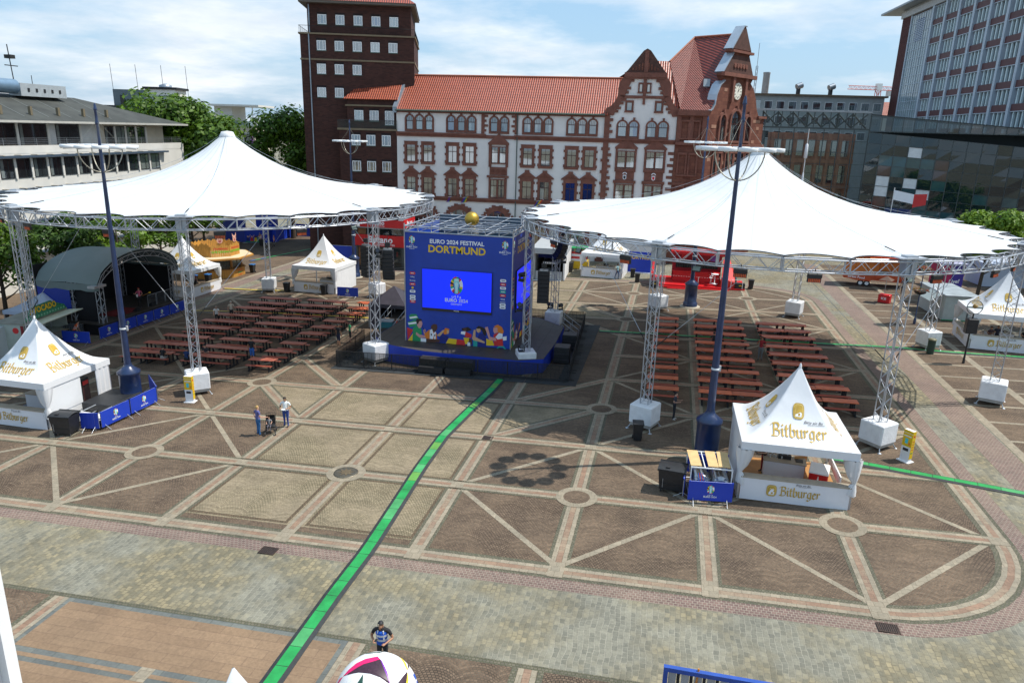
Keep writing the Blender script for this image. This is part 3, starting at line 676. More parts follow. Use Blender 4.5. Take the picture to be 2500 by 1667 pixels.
# ------------------------------------------------------------------ printed emblem of the tournament
RAYC = [(.75, .02, .03), (.80, .55, .02), (.02, .40, .16), (.82, .84, .86), (.02, .05, .30), (.75, .02, .03), (.02, .02, .025), (.80, .55, .02), (.82, .84, .86), (.05, .25, .65), (.02, .40, .16), (.75, .25, .02), (.82, .84, .86), (.7, .02, .04)]
RAYM = [M('ray_%s' % n, c, .5, var=.03) for n, c in zip(('red', 'gold', 'green', 'white', 'navy', 'crimson', 'black', 'amber', 'pale', 'blue', 'leaf', 'orange', 'snow', 'ruby'), RAYC)]
cup = M('cup_aqua', (.25, .68, .74), .5, var=.03); cup2 = M('cup_pale', (.55, .82, .84), .5, var=.03)
def emblem(mb, mp, u, v, h, w=.012, txt=True, germany=True):
    rx, ry = h*.37, h*.5; n = 22
    for k in range(n):
        a0, a1 = pi/2+2*pi*k/n, pi/2+2*pi*(k+1)/n
        mb.flat([(u+.50*rx*cos(a0), v+.56*ry*sin(a0)), (u+rx*cos(a0), v+ry*sin(a0)), (u+rx*cos(a1), v+ry*sin(a1)), (u+.50*rx*cos(a1), v+.56*ry*sin(a1))], w, mp, RAYM[(k*5+k//7) % 14])
    mb.flat(arc(u, v, .50*rx, 0, 2*pi, 20, .56*ry)[:-1], w-.001, mp, blue)
    mb.flat([(u-.10*h, v-.44*h), (u+.10*h, v-.44*h), (u+.10*h, v-.2*h), (u+.15*h, v+.12*h), (u+.14*h, v+.30*h), (u+.12*h, v+.40*h), (u-.12*h, v+.40*h), (u-.14*h, v+.30*h), (u-.15*h, v+.12*h), (u-.10*h, v-.2*h)], w+.002, mp, cup)
    mb.flat([(u-.05*h, v-.38*h), (u+.05*h, v-.38*h), (u+.06*h, v-.1*h), (u+.10*h, v+.10*h), (u, v+.2*h), (u-.10*h, v+.10*h), (u-.06*h, v-.1*h)], w+.004, mp, cup2)
    mb.flat([(u-.13*h, v+.26*h), (u+.13*h, v+.26*h), (u+.11*h, v+.35*h), (u-.11*h, v+.35*h)], w+.004, mp, cup2)
    if txt:
        for k, ch in enumerate('UEFA'):
            x = (k-1.5)*.13*h; mb.text(ch, .17*h, u+x*1.1, v-.64*h-x*x/h*.7, w, mp, wht, .02, ang=-x/h*1.5)
        mb.text('EURO', .27*h, u-.32*h, v-.86*h, w, mp, wht, .03); mb.text('2024', .27*h, u+.39*h, v-.86*h, w, mp, wht, .012)
        if germany: mb.text('GERMANY', .14*h, u, v-1.07*h, w, mp, wht, .006)

# ------------------------------------------------------------------ stage in the middle with the printed video cube
ST = thing('stage_platform', 'low dark octagonal stage with a blue skirt under the video cube', 'stage', (0, 23.4, 0)); SH = 1.22
oct_ = [(-5.3, -5.4), (-1.9, -6.3), (5.1, -6.5), (6.8, -5.6), (7.0, -1.5), (6.9, 3.6), (4.4, 5.9), (-4.4, 5.9), (-6.5, 3.6), (-6.6, -3.7)]
deckm = M('deck_ply', (.055, .048, .042), .55, var=.25, scale=1.2)
mb = MB(); mb.prism(oct_, SH-.1, SH, lambda u, v, w: (u, v, w), deckm)
for k in range(-6, 7): mb.bx(k*1.0-.008, k*1.0+.008, -5.3, 5.3, SH, SH+.003, blackm)
mb.build('deck', ST)
mb = MB(); n = len(oct_)
for i in range(n):
    a, b = oct_[i], oct_[(i+1) % n]; m_ = 6
    for k in range(m_):
        p, q = [(a[0]+(b[0]-a[0])*t_/m_, a[1]+(b[1]-a[1])*t_/m_) for t_ in (k, k+1)]
        mb.poly([(p[0]*1.004, p[1]*1.004, gz(p[0])+.03), (q[0]*1.004, q[1]*1.004, gz(q[0])+.03), (q[0]*1.004, q[1]*1.004, SH+.005), (p[0]*1.004, p[1]*1.004, SH+.005)], blue)
mb.build('skirt', ST)
mb = MB()
for x, d in ((-.9, .42), (1.1, .40)): mb.bx(x-.95, x+.95, -7.3, -6.52, .35, .85+d*.3, deckm); mb.bx(x-.9, x+.9, -7.7, -7.3, .1, .5, blackm)
mb.build('step', ST)
mb = MB()
for k in range(4): mb.bx(7.05+k*.28, 7.35+k*.28, 3.0, 4.2, .2, 1.1-k*.24, deckm)
mb.build('stairs', ST)
mb = MB()
for y in (3.0, 4.2):
    for z in (.55, 1.0): mb.tube((6.8, y, SH+z), (8.2, y, .25+z), .025, steel)
    for q in (0, .5, 1): mb.tube((6.8+1.4*q, y, (SH-.1)*(1-q)+.2), (6.8+1.4*q, y, SH*(1-q)+.25*q+1.0), .025, steel)
mb.build('stair_rail', ST)

CU = thing('video_cube', 'big blue printed cube with a video screen in the middle of the square', 'video cube', (0, 23.4, SH), 0); CW, CHt = 4.03, 8.22
bb = M('banner_blue', (.010, .050, .36), .5, var=.10, scale=.8, bump=.25)
for x0, x1, y0, y1 in ((-CW, CW, -CW, -CW+.1), (-CW, CW, CW-.1, CW), (-CW, -CW+.1, -CW+.1, CW-.1), (CW-.1, CW, -CW+.1, CW-.1)): mb = MB(); mb.bx(x0, x1, y0, y1, .03, CHt, bb); mb.build('banner_wall', CU)
mb = MB(); it = M('inner_tarp_grey', (.07, .105, .135), .7); mb.bx(-CW+.12, CW-.12, -CW+.12, CW-.12, CHt-2.6, CHt-2.5, it); mb.bx(-CW+.12, CW-.12, CW-.14, CW-.11, CHt-2.49, CHt+.4, it); mb.build('inner_tarp', CU)
def zq(x, y): return ((x-45)/163.1-4, (1375+(x-45)*.0885-y)/166.)
SK1, SK2, SK3 = M('skin_print_pink', (.62, .30, .27), .6, var=.03), M('skin_print_dark', (.09, .035, .02), .6, var=.03), M('skin_print_tan', (.60, .36, .20), .6, var=.03)
P_or, P_br, P_aq, P_nv = M('print_orange', (.72, .20, .02), .6, var=.03), M('print_brown', (.02, .012, .01), .6, var=.03), M('print_teal', (.02, .35, .30), .6, var=.03), M('print_navy', (.012, .02, .18), .6, var=.03)
FANS = [
 (greenp, [(78, 1062), (105, 1035), (175, 1038), (205, 1095), (150, 1108), (88, 1105)]), (wht, [(85, 1075), (170, 1062), (195, 1082), (92, 1096)]), (greenp, [(62, 1140), (165, 1110), (180, 1190), (85, 1205)]), (wht, [(66, 1150), (172, 1135), (176, 1160), (72, 1172)]),
 (redp, [(52, 1208), (132, 1240), (58, 1374)]), (ylw, [(60, 1376), (130, 1280), (120, 1382)]),
 (greenp, [(128, 1212), (185, 1190), (235, 1215), (242, 1290), (232, 1390), (120, 1382), (126, 1290)]), (SK1, [(182, 1122), (244, 1128), (252, 1165), (236, 1210), (206, 1220), (182, 1180)]), (P_br, [(168, 1122), (182, 1095), (235, 1098), (250, 1122), (212, 1130), (194, 1168), (178, 1158)]), (SK1, [(170, 1268), (216, 1302), (332, 1318), (336, 1346), (214, 1342), (166, 1300)]), (SK1, [(262, 1240), (288, 1230), (296, 1290), (270, 1296)]), (P_br, [(245, 1185), (250, 1183), (302, 1300), (297, 1302)]),
 (P_or, [(276, 1290), (342, 1236), (432, 1280), (440, 1366), (300, 1372)]), (SK2, [(363, 1185), (400, 1163), (436, 1172), (446, 1212), (430, 1250), (396, 1272), (362, 1232)]), (wht, [(348, 1244), (374, 1228), (398, 1300), (386, 1366), (345, 1362)]), (wht, [(398, 1280), (424, 1262), (420, 1364), (402, 1364)]), (P_br, [(356, 1290), (370, 1286), (376, 1310), (360, 1316)]), (P_br, [(404, 1300), (418, 1296), (416, 1322), (405, 1326)]), (SK2, [(300, 1352), (480, 1366), (470, 1402), (300, 1398)]), (wht, [(228, 1346), (298, 1352), (298, 1398), (228, 1392)]),
 (P_nv, [(466, 1330), (520, 1288), (586, 1330), (576, 1394), (480, 1404)]), (P_or, [(515, 1262), (545, 1215), (596, 1228), (590, 1252), (556, 1300), (528, 1298)]), (SK3, [(562, 1240), (594, 1250), (590, 1286), (565, 1298)]), (SK3, [(434, 1312), (520, 1238), (532, 1256), (474, 1326)]),
 (ylw, [(552, 1412), (588, 1348), (690, 1360), (682, 1428)]), (redp, [(690, 1360), (800, 1374), (796, 1438), (682, 1428)]),
 (P_br, [(748, 1222), (830, 1204), (880, 1240), (820, 1262), (760, 1248)]), (SK2, [(772, 1218), (812, 1214), (812, 1258), (778, 1262)]), (wht, [(744, 1262), (800, 1258), (806, 1308), (742, 1292)]), (redp, [(800, 1262), (878, 1300), (872, 1342), (790, 1330)]), (ylw, [(774, 1340), (850, 1342), (832, 1424), (800, 1424)]), (SK2, [(842, 1350), (882, 1362), (886, 1434), (852, 1424)]), (wht, [(826, 1400), (860, 1402), (862, 1446), (826, 1444)]),
 (P_aq, [(898, 1370), (950, 1382), (950, 1458), (900, 1452)]), (P_nv, [(950, 1382), (1062, 1402), (1062, 1464), (950, 1458)]), (P_nv, [(950, 1342), (976, 1288), (1020, 1290), (1056, 1342), (1060, 1400), (990, 1382)]), (P_br, [(934, 1216), (962, 1190), (1012, 1206), (1062, 1240), (1052, 1322), (1020, 1290), (1000, 1240), (958, 1250)]), (SK3, [(934, 1226), (984, 1226), (990, 1262), (960, 1278), (940, 1262)]), (SK3, [(884, 1352), (904, 1240), (926, 1240), (926, 1330), (962, 1350), (1042, 1390), (1040, 1412), (900, 1372)]),
 (ylw, [(1060, 1350), (1142, 1380), (1162, 1442), (1064, 1440)]), (redp, [(1150, 1302), (1200, 1276), (1260, 1320), (1272, 1446), (1160, 1442)]), (wht, [(1174, 1332), (1216, 1280), (1262, 1290), (1262, 1352), (1200, 1362)]), (P_or, [(1154, 1196), (1200, 1175), (1250, 1205), (1276, 1260), (1262, 1292), (1200, 1272), (1180, 1222)]), (SK1, [(1148, 1210), (1195, 1214), (1202, 1272), (1160, 1288), (1144, 1250)]), (SK1, [(1040, 1210), (1076, 1200), (1112, 1330), (1180, 1342), (1186, 1382), (1100, 1372), (1060, 1262)]), (wht, [(1264, 1330), (1312, 1320), (1312, 1372), (1268, 1376)]), (P_aq, [(1188, 1480), (1215, 1448), (1280, 1446), (1308, 1484), (1290, 1488), (1264, 1462), (1228, 1462), (1204, 1484)])]
def face(mp, full):
    mb = MB(); mb.text('EURO 2024 FESTIVAL', .41, -.1, 7.62, .006, mp, wht, .03, sx=1.08); mb.text('DORTMUND', .72, -.1, 7.06, .006, mp, ylw, .03, sx=1.04); mb.build('lettering', CU)
    for u in (-3.5, 3.48):
        mb = MB(); emblem(mb, mp, u, 7.66, .62, .006); mb.build('emblem', CU)
    mb = MB(); logos = [(-3.48, 525, redp, 'Hisense'), (-3.48, 570, None, 'AliPay'), (-3.48, 615, None, 'Booking'), (-3.48, 660, redp, ''), (-3.48, 705, None, 'o'), (-3.48, 750, wht, ''), (-3.48, 812, wht, ''), (-3.48, 845, wht, ''), (-3.48, 878, redp, ''),
                        (3.4, 540, wht, ''), (3.4, 585, redp, ''), (3.4, 630, wht, ''), (3.4, 675, P_aq, ''), (3.4, 720, redp, ''), (3.4, 765, None, 'vivo'), (3.4, 800, None, ''), (3.4, 832, wht, ''), (3.4, 866, wht, '')]
    for u, y, m_, s_ in logos:
        v = 8.22*(1-(y-25)/1356.)
        if m_:
            w_, h_ = .22, .105; c = .05
            mb.flat([(u-w_+c, v-h_), (u+w_-c, v-h_), (u+w_, v-h_+c), (u+w_, v+h_-c), (u+w_-c, v+h_), (u-w_+c, v+h_), (u-w_, v+h_-c), (u-w_, v-h_+c)], .006, mp, m_)
            mb.flat([(u-.13, v-.025), (u+.13, v-.025), (u+.13, v+.025), (u-.13, v+.025)], .009, mp, wht if m_ is not wht else P_nv)
        elif s_ == 'o': mb.flat(arc(u, v, .09, 0, 2*pi, 14)[:-1], .006, mp, ylw)
        elif s_: mb.text(s_, .2 if s_ == 'vivo' else .13, u, v, .006, mp, wht, .01)
        else: mb.flat([(u-.2, v-.015), (u+.2, v-.015), (u+.2, v+.015), (u-.2, v+.015)], .006, mp, wht)
    mb.build('sponsor_mark', CU)
    mb = MB()
    for i, (m_, pts) in enumerate(FANS): mb.flat([zq(*p) for p in pts], .005+.0006*i, mp, m_)
    mb.build('fan_print', CU)
    if not full: pass
    mb = MB(); mb.prism([(-2.72, 2.50), (2.60, 2.50), (2.60, 5.62), (-2.72, 5.62)], .0, .10, mp, black); s_ = mb.build('screen', CU)
    mb = MB(); mb.text('Hisense', .13, -.06, 2.6, .104, mp, wht, .012); mb.build('screen_brand', s_)
    scr, nt_, b_ = base_mat('screen_blue_side' if not full else 'screen_blue'); b_.inputs['Base Color'].default_value = (.0, .01, .2, 1); b_.inputs['Emission Color'].default_value = (.002, .022, .95, 1); b_.inputs['Emission Strength'].default_value = .85; b_.inputs['Roughness'].default_value = .4
    mb = MB(); mb.flat([(-2.69, 2.70), (2.57, 2.70), (2.57, 5.60), (-2.69, 5.60)], .105, mp, scr); p_ = mb.build('display', s_)
    mb = MB(); emblem(mb, mp, -.06, 4.52, 1.32, .109); mb.build('screen_emblem', s_)
face(flatmap((0, -CW, 0), (1, 0, 0), (0, 0, 1), (0, -1, 0)), True)
face(flatmap((CW, 0, 0), (0, 1, 0), (0, 0, 1), (1, 0, 0)), False)
# scaffold crown
mb = MB()
for z in (CHt+.02, CHt+.42):
    for a, b in (((-1, -1), (1, -1)), ((1, -1), (1, 1)), ((1, 1), (-1, 1)), ((-1, 1), (-1, -1))): mb.tube((a[0]*CW, a[1]*CW, z), (b[0]*CW, b[1]*CW, z), .05, alu)
    for k in range(1, 4):
        q = -CW+2*CW*k/4; mb.tube((q, -CW, z), (q, CW, z), .035, alu); mb.tube((-CW, q, z), (CW, q, z), .035, alu)
for k in range(9):
    q = -CW+2*CW*k/8
    for s_ in (-1, 1): mb.tube((q, s_*CW, CHt), (q, s_*CW, CHt+.62), .035, alu); mb.tube((s_*CW, q, CHt), (s_*CW, q, CHt+.62), .035, alu)
    if k < 8:
        q2 = -CW+2*CW*(k+1)/8
        for s_ in (-1, 1): mb.tube((q, s_*CW, CHt+.02), (q2, s_*CW, CHt+.42), .025, alu, 4); mb.tube((s_*CW, q, CHt+.02), (s_*CW, q2, CHt+.42), .025, alu, 4)
for k in range(5):
    q = -CW+2*CW*k/5; mb.tube((q, -CW, CHt+.4), (q+1.6, -1.0, CHt+.05), .03, alu, 4); mb.tube((-1.4, q, CHt+.42), (1.6, q+1.6, CHt+.02), .03, alu, 4); mb.tube((1.4, q, CHt+.42), (-1.6, q+1.6, CHt+.02), .03, alu, 4)
for s_ in (-1, 1):
    for t_ in (-1, 1): mb.tube((s_*(CW+.03), t_*(CW+.03), 0), (s_*(CW+.03), t_*(CW+.03), CHt+.6), .05, alu)
mb.build('scaffold_crown', CU)
# the gilded ball on its column stands inside the cube
goldm = M('gilded_bronze', (.50, .32, .05), .42, .75, .25, 3, .2)
t = thing('peace_column', 'golden ball on a stone column rising out of the video cube', 'column', (-.1, 23.4, SH-.1))
mb = MB(); mb.lathe([(.5, 0), (.42, 1), (.38, 7.6), (.5, 7.75), (.55, 7.95), (.55, 8.25)], M('column_stone', (.34, .31, .25), .8, var=.2, scale=3), 24); mb.build('shaft', t)
mb = MB(); mb.lathe([(.34, 8.25), (.16, 8.4), (.12, 8.5), (.2, 8.6)], goldm, 18); mb.ball((0, 0, 8.98), .56, goldm, 28, 18); mb.build('golden_ball', t)

# floor mats and the mesh fence round the stage
mb = MB(); mat_ = M('rubber_mat', (.028, .032, .034), .8, var=.45, scale=.7)
for x0, x1, y0, y1 in ((-8.4, 9.5, 15.35, 16.6), (8.1, 9.5, 16.62, 32), (-8.4, -7.2, 16.62, 24.5)):
    nx = max(1, round((x1-x0)/1.2)); ny = max(1, round((y1-y0)/1.2))
    for i in range(nx):
        for j in range(ny):
            a, b, c, d = x0+(x1-x0)*i/nx+.01, x0+(x1-x0)*(i+1)/nx-.01, y0+(y1-y0)*j/ny+.01, y0+(y1-y0)*(j+1)/ny-.01
            mb.poly([(a, c, gz(a)+.036), (b, c, gz(b)+.036), (b, d, gz(b)+.036), (a, d, gz(a)+.036)], mat_)
struct(mb.build('floor_mats'))
net = mesh_cloth_mat('black_netting', (.010, .012, .012), .40)
def fence_panel(p, q, h, label, netting=True):
    L_ = sqrt((q[0]-p[0])**2+(q[1]-p[1])**2); a = math.atan2(q[1]-p[1], q[0]-p[0])
    t = thing('mesh_fence_panel', label, 'fence panel', at(p[0], p[1], .04), a, 'black mesh fence round the stage'); dz = gz(q[0])-gz(p[0])
    mb = MB(); k = lambda x, z: (x, 0, z+dz*x/L_)
    mb.path([k(.02, .02), k(.02, h), k(L_-.02, h), k(L_-.02, .02)], .022, blackm, 6, True)
    n_ = 7
    for i in range(1, n_): mb.tube(k(L_*i/n_, .12), k(L_*i/n_, h), .010, blackm, 4)
    mb.tube(k(.02, .14), k(L_-.02, .14), .012, blackm, 4); mb.tube((L_*.12, -.35, .02), (L_*.12, .35, .02+dz*.1), .02, blackm, 5); mb.tube((L_*.88, -.35, .02+dz*.9), (L_*.88, .35, .02+dz*.9), .02, blackm, 5)
    mb.build('frame', t)
    mb = MB(); mb.poly([k(.03, .04), k(L_-.03, .04), k(L_-.03, h-.02), k(.03, h-.02)], net); mb.build('netting', t)
def fence_run(a, b, n, h, lab):
    for i in range(n):
        p, q = [(a[0]+(b[0]-a[0])*k/n, a[1]+(b[1]-a[1])*k/n) for k in (i, i+1)]
        fence_panel(p, q, h, lab % ORD[i])
fence_run((-8.15, 15.95), (8.85, 16.15), 8, 1.18, 'black mesh fence panel in front of the stage, %s from left')
fence_run((8.9, 16.2), (8.1, 31.8), 7, 1.18, 'black mesh fence panel right of the stage, %s from front')
fence_run((8.0, 31.85), (3.2, 32.0), 2, 1.18, 'black mesh fence panel behind the stage, %s from right')
fence_run((-8.2, 16.0), (-8.6, 22.0), 3, 1.18, 'black mesh fence panel left of the stage, %s from front')
# equipment boxes and moving lights beside the stage
for x, y, s_, h, lab in ((7.75, 20.6, 1.15, 1.25, 'tall black equipment box right of the stage, nearest the front'), (7.85, 23.9, 1.1, 1.3, 'black equipment box beside the stage stairs'), (-6.9, 19.6, .8, .9, 'black case left of the stage behind the tower')):
    t = thing('equipment_box', lab, 'box', at(x, y, .045), .05); mb = MB(); mb.cbox(-s_/2, s_/2, -s_/2, s_/2, .06, h, black, .03); mb.build('case', t)
    mb = MB()
    for z in (.3, h*.6): mb.bx(-s_/2-.006, s_/2+.006, -s_/2-.006, s_/2+.006, z, z+.03, M('case_edge', (.10, .10, .11), .4, .6))
    for a in (-1, 1):
        for b in (-1, 1): mb.lathe([(.05, 0), (.05, .06)], blackm, 8, (a*s_*.4, b*s_*.4, 0))
    mb.build('edging', t)
def moving_light(x, y, z, rz, lab):
    t = thing('moving_light', lab, 'stage light', (x, y, z), rz, 'black moving lights at the stage towers'); mb = MB()
    mb.cbox(-.22, .22, -.2, .2, 0, .16, black, .02); mb.build('base', t); mb = MB(); mb.bx(-.24, -.19, -.08, .08, .16, .55, black); mb.bx(.19, .24, -.08, .08, .16, .55, black); mb.build('yoke', t)
    mb = MB(); mb.tube((0, .24, .40), (0, -.3, .56), .17, black, 14); mb.tube((0, -.301, .56), (0, -.31, .563), .14, M('lens_dark', (.03, .035, .05), .08, var=0), 14); mb.build('head', t)
for x, y, z, rz, lab in ((5.2, 17.8, 1.55, .4, 'black moving light on the front right stage block'), (4.75, 18.9, 4.3, .2, 'black moving light clamped halfway up the cube corner tower'), (5.0, 18.3, 6.6, .9, 'black moving light high on the cube corner tower'), (5.0, 31.4, 1.55, -.5, 'black moving light on the rear right stage block'), (5.9, 31.2, 1.55, .6, 'second black moving light on the rear right stage block'), (6.1, 30.6, 5.9, .3, 'black moving light on the rear right stage tower'), (-5.4, 17.8, 7.7, 0, 'black moving light high on the left stage tower')):
    moving_light(x, y, z, rz, lab)
t = thing('black_gazebo', 'small black pyramid gazebo tucked behind the left edge of the video cube', 'gazebo', at(-8.6, 28.6, 0)); gcl = M('gazebo_black', (.045, .040, .055), .5, var=.2, scale=2)
mb = MB(); e = 1.7; mb.add([(-e, -e, 2.15), (e, -e, 2.15), (e, e, 2.15), (-e, e, 2.15), (0, 0, 3.5)], [(0, 1, 4), (1, 2, 4), (2, 3, 4), (3, 0, 4)], gcl)
for a, b in (((-e, -e), (e, -e)), ((e, -e), (e, e)), ((e, e), (-e, e)), ((-e, e), (-e, -e))): mb.poly([(a[0]*1.003, a[1]*1.003, 1.85), (b[0]*1.003, b[1]*1.003, 1.85), (b[0]*1.003, b[1]*1.003, 2.16), (a[0]*1.003, a[1]*1.003, 2.16)], gcl)
mb.build('roof', t); mb = MB()
mb.bx(-e, -e+.02, -e, e, .05, 1.86, gcl); mb.bx(-e, -.6, -e, -e+.02, .05, 1.86, gcl); mb.bx(-e, e, e-.02, e, .05, 1.86, gcl); mb.build('side_wall', t)
mb = MB()
for a in (-1, 1):
    for b in (-1, 1): mb.bx(a*e-.03, a*e+.03, b*e-.03, b*e+.03, 0, 2.15, alu)
mb.build('frame', t)
t = thing('teal_cabinet', 'teal equipment cabinet with a grey lid beside the black gazebo', 'cabinet', at(-8.0, 25.3, .04), .1); mb = MB(); mb.cbox(-.6, .6, -.4, .4, .05, 1.1, M('teal_paint', (.04, .22, .25), .5), .02); mb.build('body', t); mb = MB(); mb.cbox(-.63, .63, -.43, .43, 1.103, 1.2, M('lid_grey', (.35, .38, .4), .5), .02); mb.build('lid', t)
t = thing('access_ramp', 'dark ramp with steel handrails climbing to the left side of the stage', 'ramp', (-7.2, 26.0, 0)); mb = MB(); mb.add([(-1.1, -3, .0), (.55, -3, .0), (.55, 2.6, SH), (-1.1, 2.6, SH), (-1.1, 2.6, 0), (.55, 2.6, 0)], [(0, 1, 2, 3), (1, 5, 2), (0, 3, 4), (3, 2, 5, 4)], deckm); mb.build('ramp_deck', t)
mb = MB()
for x in (-1.05, .5):
    for z in (.55, 1.05): mb.tube((x, -3, z), (x, 2.6, SH+z), .025, steel)
    for k in range(8): q = k/7; mb.tube((x, -3+5.6*q, SH*q), (x, -3+5.6*q, SH*q+1.05), .018, steel, 4)
mb.build('handrail', t)
# ------------------------------------------------------------------ broad-nib blackletter wordmark
GL = {'B': (1.02, [[(-.06, 1.28), (.08, 1.44), (.26, 1.5)], [(.26, 1.5), (.26, .1)], [(.26, 1.5), (.66, 1.5), (.80, 1.26), (.74, 1.0), (.30, .86)], [(.30, .86), (.80, .72), (.88, .40), (.74, .08), (.40, .0), (-.02, .06)]]),
      'i': (.36, [[(.03, .95), (.14, .86), (.14, .16), (.28, .03)], [(.10, 1.36), (.2, 1.26)]]),
      't': (.5, [[(.18, 1.36), (.18, .16), (.36, .03)], [(.0, .98), (.40, 1.0)]]),
      'b': (.74, [[(.13, 1.52), (.13, .14), (.36, .0), (.58, .2), (.58, .74), (.42, .96), (.14, .80)]]),
      'u': (.76, [[(.02, .96), (.13, .86), (.13, .16), (.3, .0), (.52, .18)], [(.44, .98), (.55, .88), (.55, .16), (.68, .03)]]),
      'r': (.54, [[(.02, .96), (.14, .86), (.14, .1), (.02, .02)], [(.14, .76), (.34, .98), (.46, .84)]]),
      'g': (.74, [[(.50, .94), (.26, .98), (.12, .72), (.13, .2), (.32, .04), (.54, .22)], [(.54, .98), (.55, -.16), (.34, -.42), (.06, -.28)]]),
      'e': (.62, [[(.13, .50), (.44, .66), (.40, .88), (.24, .98), (.11, .72), (.13, .2), (.32, .0), (.54, .16)]])}
def wordmark(mb, mp, u, v, w, sc, mat, sv=1.):
    """u: left end, v: baseline, sc: x-height"""
    nx, ny = cos(radians(42))*.115, sin(radians(42))*.115; k = 0
    for ch in 'Bitburger':
        adv, strokes = GL[ch]
        for st in strokes:
            for (a, b), (c, d) in zip(st, st[1:]):
                L_ = max(1, int(sqrt((c-a)**2+(d-b)**2)/.45+.99))
                for i in range(L_):
                    p = (a+(c-a)*i/L_, b+(d-b)*i/L_); q = (a+(c-a)*(i+1)/L_, b+(d-b)*(i+1)/L_); n2 = .035
                    pts = [(p[0]-nx, p[1]-ny), (p[0]+nx, p[1]+ny), (q[0]+nx, q[1]+ny), (q[0]-nx, q[1]-ny)]
                    cr = (q[0]-p[0])*ny-(q[1]-p[1])*nx
                    if abs(cr) < .004: pts = [(p[0]-nx, p[1]-ny+n2), (p[0]-nx, p[1]-ny-n2), (q[0]+nx, q[1]+ny-n2), (q[0]+nx, q[1]+ny+n2)]
                    mb.flat([(u+x*sc, v+y*sc*sv) for x, y in pts], w+.0004*(k % 12), mp, mat); k += 1
        u += adv*sc
    return u
WLEN = sum(GL[c][0] for c in 'Bitburger')
def medallion(mb, mp, u, v, w, h, sv=1.):
    a = h*.40; b = h*.5*sv
    def sq(f, n=24): return [(u+f*a*math.copysign(abs(cos(t_))**.6, cos(t_)), v+f*b*math.copysign(abs(sin(t_))**.6, sin(t_))) for t_ in [2*pi*i/n for i in range(n)]]
    mb.flat(sq(1.), w, mp, gold); mb.flat(sq(.86), w+.003, mp, goldp); mb.flat(sq(.78), w+.005, mp, gold)
    mb.flat([(u+x*h, v+y*h*sv) for x, y in arc(.02, .10, .17, 0, 2*pi, 14)[:-1]], w+.007, mp, wht)
    mb.flat([(u+x*h, v+y*h*sv) for x, y in ((-.22, -.34), (.2, -.36), (.24, -.12), (.1, -.02), (-.1, -.02), (-.2, -.14))], w+.008, mp, wht)
    mb.flat([(u+x*h, v+y*h*sv) for x, y in ((-.15, .12), (-.02, .3), (.17, .2), (.14, .12), (0, .16), (-.09, .02))], w+.009, mp, gold)
    mb.flat([(u+x*h, v+y*h*sv) for x, y in ((-.04, -.3), (.12, -.3), (.12, -.12), (-.02, -.14))], w+.0095, mp, gold)
def slogan(mb, mp, u, v, w, size, sv=1.):
    mb.text('Bitte ein Bit', size, u, v, w, lambda a, b, c: mp(a, v+(b-v)*sv, c), ink, .0, shear=.35)
    mb.flat([(u-size*1.4, v-size*.62*sv), (u+size*2.9, v-size*.42*sv), (u+size*2.9, v-size*.50*sv), (u-size*1.4, v-size*.72*sv)], w, mp, ink)
wood = M('orange_ply', (.42, .20, .06), .55, var=.2, scale=2.); ctop = M('counter_top', (.34, .29, .22), .45, var=.12, scale=2); cfront = membrane_mat('counter_fabric', (.76, .77, .80), .05, .5)
TE, TV, TA, TH = 2.86, 2.48, 5.95, 2.5
def tz(r): return TE+(TA-TE)*(1-r)**1.75
